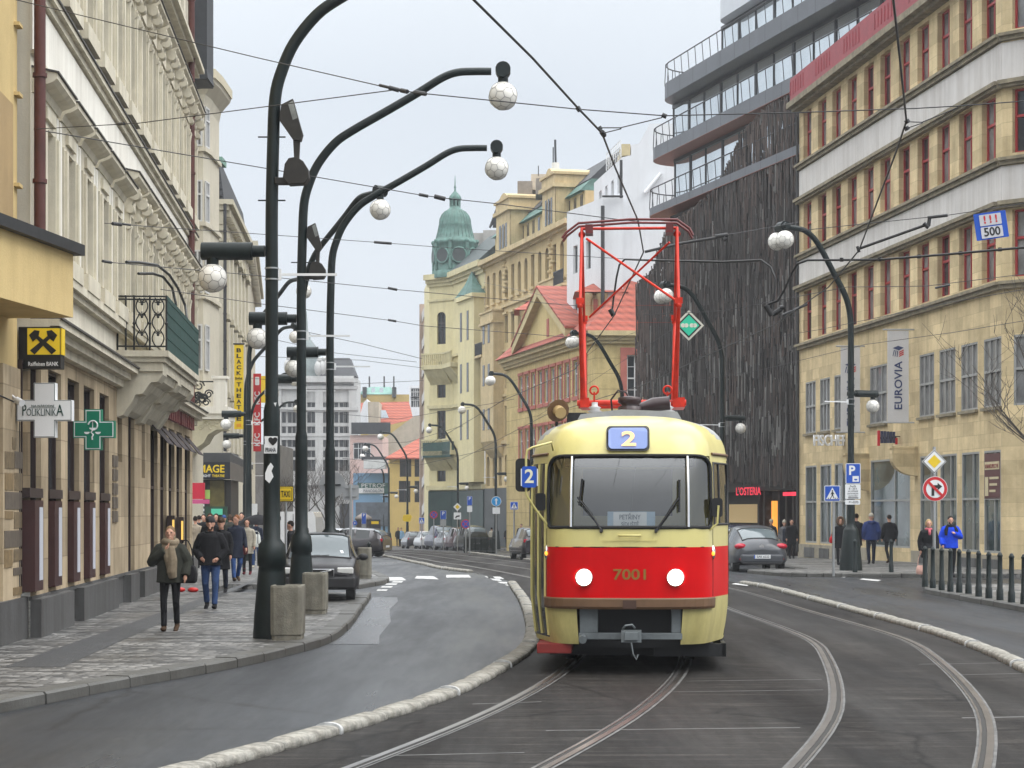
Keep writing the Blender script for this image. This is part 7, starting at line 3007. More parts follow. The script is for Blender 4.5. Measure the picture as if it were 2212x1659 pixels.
for u0_, v0_, v1_ in ((1896, 930, 963), (1934, 946, 960)):
    b = MB()
    b.box(XU(u0_, 75.6), XU(u0_ + 5, 75.6), 75.58, 75.74, ZV(v1_, 75.6), ZV(v0_, 75.6))
    b.build('red_piece', m_red, o)
b = MB()
b.tube([(XU(1915, 75.7), 75.75, ZV(943, 75.7)), (XU(1978, 75.7), 75.7, ZV(943, 75.7))], .02, 5)
b.build('bracket', m_frame_d, o)
sa = fR.su(2127)
sb_ = min(fR.su(2167), LR - .2)
zt0, zt1 = 2.9, 3.85
o2 = thing('window_poster', 'maroon and cream lettered sign in the last shop window on the right', 'poster', tuple(fR.P(sa, 0, zt0)))
def wp(nm, s0, s1, z0, z1, d, m):
    b = MB()
    b.fbox(fR, sa + (sb_ - sa) * s0, sa + (sb_ - sa) * s1, d - .012, d, zt0 + (zt1 - zt0) * z0, zt0 + (zt1 - zt0) * z1)
    b.build(nm, m, o2)
m_pc = mat('cream poster', (.5, .43, .27), .5)
wp('poster_sheet', 0, 1, -.55, 1, .01, mat('dark maroon poster', (.09, .03, .03), .5))
wp('cream_strip', .04, .96, .45, .72, .02, m_pc)
wp('cream_panel', .06, .26, -.45, .2, .02, m_pc)
for k in range(3):
    wp('text_line', .34, .92 - .1 * k, .12 - .22 * k, .2 - .22 * k, .02, m_pc)
text('KNIHKUPECTVÍ', 1, fR.M((sa + sb_) / 2, .026, zt0 + (zt1 - zt0) * .585) @ Matrix.Rotation(PI / 2, 4, 'X'), mat('maroon ink', (.2, .03, .03), .5), o2, .015, fit=((sb_ - sa) * .84, .17))

# ------------------------------------------------------------------ signs hung from the wires
Y = 30.0
m_hang = Matrix.Translation((XU(2141, Y), Y, ZV(487, Y))) @ Matrix.Rotation(R(7), 4, 'Y')
o = thing('wire_sign', 'tilted blue sign with red exclamation marks and the number 500 hung on a wire', 'road sign', (XU(2141, Y), Y, ZV(487, Y)))
o.rotation_euler = (0, R(-8), 0)
k = Y / F
def hp(w, h, cx, cz, y, m, nm):
    b = MB()
    b.prism([Vector((x, y, z)) for x, z in rrect(cx * k, cz * k, w * k, h * k, .01, 2)], (0, .01, 0))
    return b.build(nm, m, o, True)
hp(70, 58, 0, 0, 0, m_blue, 'blue_plate')
hp(47, 24, 0, 13, -.008, mat('pale plate', (.5, .5, .53), .5), 'top_plate')
hp(47, 24, 0, -14, -.008, mat('pale plate2', (.5, .5, .53), .5), 'bottom_plate')
text('! ! !', .155, MF((0, -.012, 13 * k)), m_red, o, .03, True)
text('500', .175, MF((0, -.012, -14 * k)), m_black, o, .02, True, .95)
Y = 58.0
o = thing('wire_sign', 'green diamond signal sign with four pale dots hung by the second right lamp', 'tram sign', (XU(1488, Y), Y, ZV(703, Y)))
m_dgreen = emis('lit green sign', (.01, .5, .3), .35, (.01, .3, .18))
diamond(o, 1488, 703, 33, Y, mat('cream plate', (.55, .53, .45), .5), 'cream_plate', 0)
diamond(o, 1488, 703, 27, Y, m_black, 'black_border', .008)
diamond(o, 1488, 703, 22.5, Y, m_dgreen, 'green_field', .016)
for du in (-13, -5.5, 6, 13):
    disc(o, 1488 + du, 703, 4.6, Y, mat('cream dot', (.6, .6, .5), .5), 'dot', .024, 12)


# ------------------------------------------------------------------ overhead wires
def wire(label, pts, r=.012, extra=None, m=None, n=4):
    b = MB()
    P_ = [at(*p) if isinstance(p, tuple) else p for p in pts]
    b.tube(P_, r * .72, n)
    if extra:
        for p, q, rr in extra:
            b.tube([at(*p), at(*q)], rr * .8, 6)
    return tag(b.build('overhead_wire', m or m_wire), label, 'overhead wire')


def cw(tab, Y, z=5.95, dx=0.0):
    return Vector((interp(tab, Y) + dx, Y, zg(Y) + z))
wire('contact wire over the left track, running down the sky into the pantograph',
     [(1018, -6, 15.7), (1150, 125, 17.7), (1250, 235, 19.95), (1300, 287, 21.3), (1330, 365, 24.0), (1378, 476, 27.6), (1390, 545, 31.0), Vector((2.0, 40, 5.8)), Vector((1.7, 55, 5.8)), cw(TL, 70, 5.8), cw(TL, 100, 5.6), cw(TL, 140, 5.5)], .016, None, m_black, 5)
wire('contact wire over the right track, bending in front of the sandstone house',
     [(1929, -6, 15.6), (1944, 130, 17.6), (1958, 262, 20.6), (1935, 330, 23), (1856, 540, 30.7), (1790, 620, 36), (1675, 700, 47), cw(TR, 62, 5.8), cw(TR, 80, 5.8), cw(TR, 120, 5.5)], .016, None, m_black, 5)
m_ins = mat('brown insulator', (.06, .045, .04), .5)
wire('span wire crossing the top left corner to the joint by the second lamp arm', [(20, -4, 27), (553, 124, 24), (862, 195, 21.5)], .008)
wire('span wire from the cream house downpipe up to the joint by the second lamp arm', [(73, 279, 29.5), (300, 266, 26), (862, 193, 21.5)], .008, [((255, 268, 26.6), (268, 267, 26.4), .025)])
wire('span wire with shackles running from the joint past the curved terraces', [(862, 195, 21.5), (905, 201, 21.3), (1250, 236, 20.6), (1435, 250, 20.4), (1728, 243, 20.4), (1980, 234, 20.6), (2070, 229, 20.6), (2230, 217, 20.5)], .008,
     [((820, 184, 21.6), (845, 190, 21.5), .02), ((840, 189, 21.5), (862, 195, 21.5), .03), ((866, 195, 21.5), (880, 198, 21.4), .03), ((896, 199, 21.4), (920, 203, 21.3), .028), ((1430, 248, 20.4), (1440, 252, 20.4), .03)])
wire('pull-off between the left contact wire and the span wire', [(1296, 276, 21.2), (1340, 276, 21), (1430, 254, 20.5)], .008, [((1294, 274, 21.2), (1298, 280, 21.2), .03), ((1247, 231, 19.95), (1253, 240, 19.95), .03)])
wire('pull-off between the left contact wire bend and the clamp', [(1302, 288, 21.3), (1342, 278, 21), (1340, 276, 21)], .008, [((1300, 285, 21.3), (1305, 292, 21.4), .035)])
wire('pull-off between the right contact wire and the span wire', [(1961, 263, 20.6), (1992, 264, 20.6), (2070, 232, 20.6)], .008, [((1958, 259, 20.6), (1962, 266, 20.6), .035)])
wire('pull-off below the right contact wire bend', [(1959, 277, 20.9), (1992, 266, 20.7), (1994, 264, 20.6)], .008, [((1957, 274, 20.9), (1961, 281, 20.9), .035)])
wire('span wire from the cream house corner sloping behind the first lamp', [(73, 279, 29.5), (553, 360, 34), (913, 422, 36), (960, 428, 36), (1074, 440, 36), (1328, 473, 37), (1420, 483, 37)], .011,
     [((905, 420, 36), (925, 424, 36), .035), ((938, 424, 36), (962, 430, 36), .05)])
wire('span wire with a long turnbuckle above the balcony', [(226, 482, 35), (250, 484, 35.3), (290, 487, 36), (553, 505, 40), (836, 525, 43), (936, 533, 44), (1360, 560, 45)], .009, [((243, 483, 35.2), (262, 485, 35.4), .04), ((265, 484, 35.5), (282, 486, 35.8), .025), ((808, 523, 43), (846, 526, 43), .035)])
wire('span wire anchored on the cream house just above the curved poles', [(230, 566, 33), (553, 595, 40), (840, 624, 44), (1080, 646, 46), (1260, 662, 47)], .01, [((222, 564, 32.8), (240, 567, 33.2), .03), ((838, 622, 44), (858, 626, 44), .035)])
wire('span wire passing behind the balcony netting', [(347, 625, 44), (553, 655, 50), (850, 693, 58), (915, 704, 60), (1250, 730, 62)], .012, [((838, 691, 58), (856, 694, 58), .04)])
wire('thin span wire dropping right of the third left lamp', [(652, 715, 62), (780, 742, 66), (912, 775, 70)], .013)
wire('thin far span wire above the grey palace', [(600, 735, 100), (720, 762, 104), (900, 782, 108)], .018)
wire('far span wire level with the red banner', [(560, 770, 108), (780, 778, 112), (915, 795, 118)], .018)
wire('far span wire above the red roofs', [(520, 815, 120), (720, 832, 125), (915, 822, 130)], .02)
wire('far span wire across the domed house front', [(560, 880, 130), (860, 905, 135), (1060, 872, 140), (1110, 862, 140)], .02)
wire('far span wire low over the parked cars', [(740, 990, 140), (900, 1006, 145), (1100, 960, 120)], .02)
wire('far wire across the blue house', [(760, 960, 150), (880, 955, 150), (1000, 920, 150)], .02)
wire('wire from the ochre house to the lamp left of the tram', [(1045, 610, 150), (1180, 640, 120), (1262, 690, 95)], .014)
# right side
wire('black feeder cable across the dark rod facade', [(1332, 598, 44), (1338, 572, 44), (1350, 560, 44), (1400, 562, 42), (1562, 566, 40), (1645, 562, 38.6), (1665, 577, 38.4), (1676, 605, 38.3), (1672, 640, 38.3), (1664, 672, 38.3)], .03, [((1655, 660, 38.3), (1668, 682, 38.3), .07), ((1668, 680, 38.3), (1688, 667, 38.3), .06), ((1684, 665, 38.3), (1692, 664, 38.3), .06)], m_black, 6)
wire('black feeder cable looping up and away over the sandstone house', [(1660, 657, 38.3), (1680, 650, 38.2), (1695, 625, 38.1), (1710, 590, 38), (1722, 570, 37.8), (1745, 562, 37.5), (1900, 561, 36), (2050, 549, 34), (2230, 533, 32)], .03, [((u, v - 4, Y_), (u, v + 4, Y_), .045) for u, v, Y_ in ((1818, 561, 36.8), (1900, 560, 36), (1985, 554, 35), (2075, 547, 34), (2160, 539, 33))], m_black, 6)
wire('feeder drop inside the pantograph frame', [(1332, 598, 44), (1326, 640, 44), (1322, 672, 44)], .03, [((1318, 668, 44), (1326, 682, 44), .07)], m_black, 6)
wire('registration arm carrying the right contact wire', [(1856, 537, 30.7), (2002, 485, 30.2)], .03, [((1995, 482, 30.2), (2006, 492, 30.2), .04), ((2006, 488, 30.2), (2008, 470, 30.2), .035), ((2004, 470, 30.2), (2047, 465, 30.1), .03), ((1852, 532, 30.7), (1856, 545, 30.7), .03)], m_wire, 6)
wire('thin wire holding the tilted blue sign', [(1730, 498, 31), (1880, 482, 30.6), (2046, 465, 30.1), (2100, 457, 30), (2230, 436, 29.8)], .008)
wire('registration arm carrying the left contact wire behind the pantograph', [(1393, 544, 31), (1475, 525, 31), (1549, 513, 31)], .03, [((1545, 511, 31), (1572, 507, 31), .04), ((1562, 518, 31), (1568, 514, 31), .05)], m_wire, 6)
wire('thin wire from the registration arm to the dark facade', [(1560, 508, 31), (1600, 502, 32), (1725, 480, 34)], .007)
wire('thin span wire level across the dark facade', [(1440, 250, 40), (1600, 650, 40)] if False else [(1390, 680, 58), (1560, 672, 56), (1830, 620, 54), (2000, 618, 52), (2230, 590, 50)], .012, [((2020, 622, 52), (2052, 615, 52), .035)])
wire('thin wire sloping to the right over the first floor windows', [(1480, 760, 64), (1770, 712, 60), (2060, 652, 54), (2230, 622, 52)], .011, [((1690, 681, 60), (1744, 657, 60), .05), ((1712, 668, 60), (1716, 684, 60), .04)])
wire('lower thin wire sloping over the first floor windows', [(1395, 840, 84), (1640, 800, 78), (1870, 744, 66), (2060, 718, 60), (2230, 690, 56)], .012)
wire('thin wire from the third right lamp to the ochre house', [(1185, 830, 108), (1290, 752, 104), (1375, 716, 100)], .012)
wire('lower thin wire across the baroque front', [(1160, 900, 108), (1330, 790, 104), (1470, 700, 90)], .012)
# ------------------------------------------------------------------ vehicles
m_tyre = mat('tyre', (.018, .018, .019), .85)
m_alloy = mat('alloy rim', (.32, .33, .34), .35, metal=.8)
m_carglass = glassy('car glass', (.02, .025, .027), .04, .6, .3, 1)
m_wscreen = glassy('car windscreen', (.1, .125, .135), .05, .5, .15, 1)
m_tail = mat('red tail lamp', (.42, .01, .03), .2)
m_lampw = mat('clear headlamp', (.6, .6, .58), .15)
m_plastic = mat('black car plastic', (.02, .02, .022), .6)


def car(name, label, X, Y, rz, st, paint, glass, wheels, zb=0.0, scale=1.0, group=None, cladding=.0):
    """st: stations from rear to front (y, low, belt, top, half widths low / belt / top); glass: y ranges of rear pane, side panes, windscreen."""
    o = thing(name, label, 'car', (X, Y, zg(Y) + zb), rz, group, scale)
    tabs = [[(s[0], s[k]) for s in st] for k in range(1, 7)]
    y0, y1 = st[0][0], st[-1][0]
    n = 44
    parts = {k: MB() for k in ('body', 'rear_window', 'windscreen', 'bumper')}
    rings = []
    Y_ = [y0 + (y1 - y0) * i / n for i in range(n + 1)]
    for y in Y_:
        lo, be, to, wl, wb, wt = [interp(t, y) for t in tabs]
        ctl = [(wl * .9, lo), (wl * .99, lo + .1), (wl, lo + (be - lo) * .55), (wb * .985, be - .03), (wb * .965, be + .01), (wt + (wb - wt) * .12, to - .06 if to - be > .1 else to - .02), (wt * .8, to - .008), (wt * .4, to + .012), (0, to + .016)]
        rings.append(ctl + [(-x, z) for x, z in reversed(ctl[:-1])])
    m = len(rings[0])
    for i in range(n):
        ym = (Y_[i] + Y_[i + 1]) / 2
        for j in range(m - 1):
            jj = j if j < 8 else m - 2 - j
            k = 'body'
            if jj == 4 and any(a < ym < b_ for a, b_ in glass[1]):
                k = ('side_window', j < 8, [a for a, b_ in glass[1] if a < ym < b_][0])
                parts.setdefault(k, MB())
            elif jj >= 5 and glass[0] and glass[0][0] < ym < glass[0][1]:
                k = 'rear_window'
            elif jj >= 5 and glass[2][0] < ym < glass[2][1]:
                k = 'windscreen'
            elif jj < 2 and cladding:
                k = 'bumper'
            q = [(rings[i][j][0], Y_[i], rings[i][j][1]), (rings[i][j + 1][0], Y_[i], rings[i][j + 1][1]), (rings[i + 1][j + 1][0], Y_[i + 1], rings[i + 1][j + 1][1]), (rings[i + 1][j][0], Y_[i + 1], rings[i + 1][j][1])]
            parts[k].add(q, [(3, 2, 1, 0)], True)
    for i, f in ((0, 1), (n, -1)):
        pts = [(x, Y_[i], z) for x, z in rings[i]]
        parts['body'].add(pts, [tuple(range(m))[::f]])
        pts = [(rings[k_][e][0], Y_[k_], rings[k_][e][1]) for k_ in (0, n) for e in (0, m - 1)]
    b = parts['body']
    for i in range(n):
        b.add([(rings[i][0][0], Y_[i], rings[i][0][1]), (rings[i][m - 1][0], Y_[i], rings[i][m - 1][1]), (rings[i + 1][m - 1][0], Y_[i + 1], rings[i + 1][m - 1][1]), (rings[i + 1][0][0], Y_[i + 1], rings[i + 1][0][1])], [(0, 1, 2, 3)])
    mm_ = dict(body=paint, rear_window=m_wscreen, windscreen=m_wscreen, bumper=m_plastic)
    for k in parts:
        if parts[k].f:
            q = parts[k].build(k if k in mm_ else 'side_window', mm_.get(k, m_carglass), o, True)
            weld(q)
    for ya, yb in [glass[2]] + ([glass[0]] if glass[0] else []):
        b = MB()
        for yy_ in (ya, yb):
            i = min(range(n + 1), key=lambda q: abs(Y_[q] - yy_))
            b.tube([(x, Y_[i], z + .004) for x, z in rings[i][5:m - 5]], .022, 4)
        ia, ib = [min(range(n + 1), key=lambda q: abs(Y_[q] - yy_)) for yy_ in (ya, yb)]
        for j in (5, m - 6):
            b.tube([(rings[i][j][0], Y_[i], rings[i][j][1] + .004) for i in range(min(ia, ib), max(ia, ib) + 1)], .026, 4)
        b.build('glass_seal', m_black, o, True)
    r, xw = wheels[0], wheels[1]
    for y in wheels[2:]:
        for sx in (-1, 1):
            b = MB()
            b.tube([(sx * (xw - .2), y, r), (sx * xw, y, r), (sx * (xw + .012), y, r)], [r, r, r * .88], 20)
            w = b.build('wheel', m_tyre, o, True)
            b = MB()
            b.tube([(sx * (xw + .005), y, r), (sx * (xw + .02), y, r)], [r * .62, r * .5], 14)
            b.build('rim', m_alloy, w, True)
    return o


def cbox(o, name, x0, x1, y0, y1, z0, z1, m, bevel=.012):
    b = MB()
    b.box(x0, x1, y0, y1, z0, z1)
    return b.build(name, m, o, True, bevel=bevel)


ST_WAGON = [(-2.35, .36, .9, .96, .78, .74, .55), (-2.27, .3, .98, 1.3, .88, .84, .6), (-2.05, .28, 1.0, 1.46, .92, .87, .64), (-1.0, .25, .98, 1.55, .93, .88, .66), (.1, .25, .96, 1.54, .93, .88, .66),
            (.45, .25, .96, 1.47, .93, .88, .65), (1.12, .25, .95, 1.02, .93, .88, .7), (1.4, .25, .92, .97, .93, .87, .7), (2.0, .27, .84, .89, .92, .84, .66), (2.28, .3, .72, .78, .86, .77, .56), (2.36, .42, .6, .66, .76, .68, .45)]
m_anth = mat('anthracite car paint', (.045, .04, .045), .22, .08, 2, coat=.8, metal=.4)
m_wpaint = mat('dark grey car paint', (.014, .013, .015), .32, .06, 2, coat=.06, spec=.2)
G_WAGON = ((-2.24, -1.95), ((-1.9, -1.0), (-.9, .05), (.12, .85)), (.36, 1.14))
wag = car('parked_wagon', 'dark grey estate car with roof rails parked nose out on the left pavement', -4.1, 43.7, R(184), ST_WAGON, m_wpaint, G_WAGON, (.33, .82, -1.35, 1.4), .11, .89, None, 1)
for sx in (-1, 1):
    h_ = cbox(wag, 'headlight', min(sx * .42, sx * .8), max(sx * .42, sx * .8), 2.12, 2.33, .64, .79, m_lampw, .03)
    cbox(wag, 'foglight', min(sx * .5, sx * .74), max(sx * .5, sx * .74), 2.28, 2.36, .36, .48, m_alloy, .03)
    b = MB()
    b.sphere((sx * 1.02, .78, 1.0), 1, 10, 6, (.12, .08, .085))
    b.tube([(sx * .86, .8, .96), (sx * .98, .8, .98)], .03, 6)
    b.build('wing_mirror', m_plastic, wag, True)
    b = MB()
    b.tube([(sx * .6, -1.9, 1.56), (sx * .64, -1.6, 1.61), (sx * .64, -.1, 1.62), (sx * .6, .15, 1.54)], .022, 6)
    b.build('roof_rail', m_plastic, wag, True)
cbox(wag, 'bumper', -.84, .84, 2.2, 2.42, .3, .58, m_plastic, .05)
gr = cbox(wag, 'grille', -.36, .36, 2.24, 2.395, .58, .76, m_alloy, .02)
cbox(gr, 'grille_mesh', -.345, .345, 2.38, 2.405, .595, .745, m_black, .005)
b = MB()
b.tube([(.3, 2.41, .62), (-.3, 2.41, .73)], .018, 5)
b.build('grille_bar', m_chrome, gr, True)
b = MB()
b.poly([(-.56, .98, 1.10), (-.25, .99, 1.10), (-.27, .9, 1.16), (-.54, .9, 1.16)])
b.build('paper_on_dash', m_white, wag, True)
b = MB()
for x0, x1 in ((.05, -.5), (-.2, -.72)):
    b.tube([(x0 + .5, 1.16, 1.02), (x1 + .5, 1.1, 1.05)], .012, 4)
b.build('wiper', m_black, wag, True)
ST_ROUND = [(-2.14, .42, .68, .72, .6, .52, .3), (-2.08, .33, .76, .86, .76, .68, .44), (-1.9, .27, .84, 1.0, .86, .78, .52), (-1.55, .24, .9, 1.17, .9, .82, .55), (-1.05, .22, .93, 1.36, .91, .83, .57), (-.4, .22, .95, 1.48, .91, .83, .58), (.2, .22, .95, 1.48, .91, .83, .58),
            (.6, .22, .95, 1.38, .91, .83, .56), (1.05, .22, .95, 1.06, .91, .83, .58), (1.5, .23, .88, .96, .89, .8, .52), (1.95, .27, .7, .8, .8, .7, .4), (2.12, .4, .55, .6, .62, .55, .3)]
m_beet = mat('grey metallic car paint', (.06, .064, .073), .32, .06, 2, coat=.4, spec=.3)
G_ROUND = ((-1.72, -.85), ((-1.0, -.35), (-.25, .75)), (.5, 1.1))
pb_ = gp(1640, 1236, 0)
bt = car('round_car', 'rounded grey hatchback seen from behind, parked at the right kerb beside the tram', pb_.x - .02, pb_.y + 2.15, R(3), ST_ROUND, m_beet, G_ROUND, (.33, .84, -1.3, 1.25), 0, 1.0)
for sx in (-1, 1):
    b = MB()
    b.sphere((sx * .67, -1.93, .83), 1, 12, 8, (.2, .16, .105))
    b.build('tail_light', m_tail, bt, True)
    b = MB()
    b.sphere((sx * .98, .75, .98), 1, 8, 6, (.1, .06, .07))
    b.build('wing_mirror', m_beet, bt, True)
    b = MB()
    b.sphere((sx * .6, -2.1, .42), 1, 8, 6, (.14, .04, .035))
    b.build('reflector', m_tail, bt, True)
cbox(bt, 'bumper', -.7, .7, -2.2, -2.05, .3, .58, m_beet, .06)
cbox(bt, 'lower_valance', -.66, .66, -2.19, -2.0, .24, .34, m_plastic, .03)
pl_ = cbox(bt, 'number_plate', -.27, .27, -2.215, -2.2, .44, .56, m_white, .003)
text('5AK 6222', .1, MF((.02, -2.218, .5)), m_black, pl_, .01, True)
cbox(pl_, 'plate_band', -.27, -.235, -2.218, -2.214, .44, .56, m_blue, .001)
b = MB()
c_ = Vector((0, -2.07, .83))
b.tube([c_, c_ + Vector((0, -.03, .0))], .075, 16)
b.build('badge', m_chrome, bt, True)
cbox(bt, 'brake_light', -.17, .17, -1.83, -1.79, 1.035, 1.055, m_tail, .005)
# distant parked and passing cars
ST_HATCH = [(-2.0, .36, .86, .92, .74, .7, .5), (-1.9, .3, .93, 1.12, .84, .8, .56), (-1.6, .26, .95, 1.36, .87, .82, .6), (-.6, .24, .95, 1.47, .88, .83, .62), (.2, .24, .94, 1.44, .88, .83, .62), (.95, .24, .93, 1.0, .88, .83, .66), (1.7, .27, .82, .88, .84, .76, .56), (2.0, .4, .6, .66, .7, .62, .4)]
G_HATCH = ((-1.88, -1.45), ((-1.3, -.55), (-.45, .6)), (.25, .96))
ST_SUV = [(a, c, d * 1.1, e * 1.16, f, g__, h) for a, c, d, e, f, g__, h in ST_HATCH]
def far_car(label, u, vb, rz, paint, st=ST_HATCH, sc_=1.0, Y=None):
    p = gp(u, vb, 0) if Y is None else Vector((XU(u, Y), Y, zg(Y)))
    o = car('parked_car', label, p.x, p.y, rz, st, paint, G_HATCH, (.31, .8, -1.25, 1.25), 0, sc_, 'cars far along the street')
    for sx in (-1, 1):
        cbox(o, 'tail_light', min(sx * .55, sx * .8), max(sx * .55, sx * .8), -1.97, -1.85, .8, .95, m_tail, .02)
        cbox(o, 'headlight', min(sx * .45, sx * .75), max(sx * .45, sx * .75), 1.75, 1.93, .62, .74, m_lampw, .02)
    cbox(o, 'number_plate', -.25, .25, -2.02, -1.98, .5, .6, m_white, .003)
    return o
m_cw = mat('white car paint', (.6, .6, .6), .25, .05, coat=.6)
m_cs = mat('silver car paint', (.32, .33, .35), .25, .05, coat=.6, metal=.5)
m_cb = mat('dark blue car paint', (.018, .022, .06), .22, .05, coat=.6)
m_cr = mat('wine red car paint', (.06, .012, .015), .22, .05, coat=.6)
m_cg = mat('dark green car paint', (.03, .037, .033), .25, .05, coat=.6)
far_car('dark grey car seen from behind, leftmost of the far parked cars', 893, 1182, R(12), m_anth, Y=177)
far_car('white car parked between the dark grey car and the blue van', 921, 1184, R(12), m_cw, Y=171)
far_car('tall dark blue car in the far parked row', 951, 1184, R(14), m_cb, ST_SUV, 1.12, 163)
far_car('silver car half hidden in the far parked row', 968, 1185, R(14), m_cs, Y=158)
far_car('wine dark car in the far parked row nearest the iron fence', 992, 1186, R(14), m_cr, ST_SUV, 1.0, 152)
far_car('dark green off-road car behind the iron fence', 1017, 1184, R(14), m_cg, ST_SUV, 1.06, 145)
far_car('dark car crossing beyond the wagon on the left', 757, 1180, R(75), m_anth, Y=104)
far_car('long pale car beyond the dark wagon', 722, 1180, R(80), m_cs, Y=112)
far_car('blue car mostly hidden by the grey hatchback', 1592, 1215, R(4), m_cb, Y=77)
far_car('dark car nosing out left of the tram beside the crossing', 1152, 1196, R(10), m_anth, Y=93)
# white van
vp = Vector((XU(646, 86), 86, zg(86)))
van = thing('white_van', 'white delivery van parked behind the dark wagon on the left', 'van', tuple(vp), R(0))
b = MB()
W_v, Hv = .95, 2.1
b.loft([[(x * W_v, y, z) for x, z in ((-1, .45), (1, .45), (1, 1.2), (.95, Hv * .9), (.86, Hv), (-.86, Hv), (-.95, Hv * .9), (-1, 1.2))] for y in (-2.3, 1.0)], True, True, False)
b.loft([[(x * W_v, y, z) for x, z in ((-1, .45), (1, .45), (1, 1.1), (.93, zt_ * .9), (.84, zt_), (-.84, zt_), (-.93, zt_ * .9), (-1, 1.1))] for y, zt_ in ((1.0, Hv), (1.7, 1.75), (2.4, 1.2))], True, True, False)
b.build('body', m_cw, van, True, bevel=.05)
cbox(van, 'bumper', -.92, .92, -2.4, -2.3, .3, .55, m_plastic)
cbox(van, 'rear_door_seam', -.01, .01, -2.32, -2.3, .55, 2.0, m_plastic, .001)
cbox(van, 'door_sticker', -.85, -.5, -2.32, -2.3, 1.75, 1.9, m_mull, .001)
for y in (-1.4, 1.5):
    for sx in (-1, 1):
        b = MB()
        b.tube([(sx * .72, y, .34), (sx * .92, y, .34)], .34, 16)
        b.build('wheel', m_tyre, van, True)

# ------------------------------------------------------------------ people
m_skin = mat('skin', (.50, .27, .19), .55, .06, 12)
def cloth(name, c_, var=.18):
    return mat(name, c_, .9, var, 14, 0, .4, 60, spec=.2)
CL = {k: cloth(k + ' cloth', c_) for k, c_ in dict(olive=(.035, .037, .03), scarf=(.2, .16, .11), black=(.011, .011, .013), jeans=(.03, .06, .15), navy=(.016, .02, .035), beige=(.3, .25, .19), oat=(.36, .33, .27),
      grey=(.12, .12, .125), blue=(.02, .035, .12), royal=(.01, .06, .62), brown=(.06, .035, .02), white=(.6, .6, .6), darkgrey=(.035, .035, .037), lightblue=(.25, .4, .55), maroon=(.1, .015, .02), pink=(.5, .12, .15), red=(.6, .015, .02), blush=(.6, .36, .3), fur=(.12, .075, .05), bluej=(.03, .07, .2)).items()}
HAIR = {k: cloth(k + ' hair', c_, .3) for k, c_ in dict(blond=(.35, .24, .12), ginger=(.2, .08, .03), dark=(.018, .013, .01), brown=(.05, .03, .018), sandy=(.2, .13, .07)).items()}


def remesh(o, vox):
    m_ = o.modifiers.new('skin', 'REMESH')
    m_.mode = 'VOXEL'
    m_.voxel_size = vox
    m_.use_smooth_shade = True
    s_ = o.modifiers.new('soft', 'SMOOTH')
    s_.iterations = 3
    s_.factor = .5
    return o


def hand(b, w, d, side, curl=.5):
    """Palm, four fingers and a thumb from the wrist w along d."""
    d = Vector(d).normalized()
    lat = d.cross(Vector((side, 0, .2))).normalized()
    nrm = lat.cross(d) * side
    w = Vector(w)
    b.tube([w, w + d * .045, w + d * .09], [.026, .036, .033], 8)
    for k, (ln, o_) in enumerate(((.066, -.03), (.078, -.011), (.074, .009), (.058, .028))):
        p = w + d * .085 + lat * o_
        b.tube([p, p + d * ln * .5 + nrm * ln * .12 * curl, p + d * ln * .85 + nrm * ln * .5 * curl], [.0105, .01, .008], 6)
    p = w + d * .03 - lat * .03
    b.tube([p, p + d * .035 - lat * .025 + nrm * .01, p + d * .065 - lat * .022 + nrm * .025], [.013, .011, .009], 6)


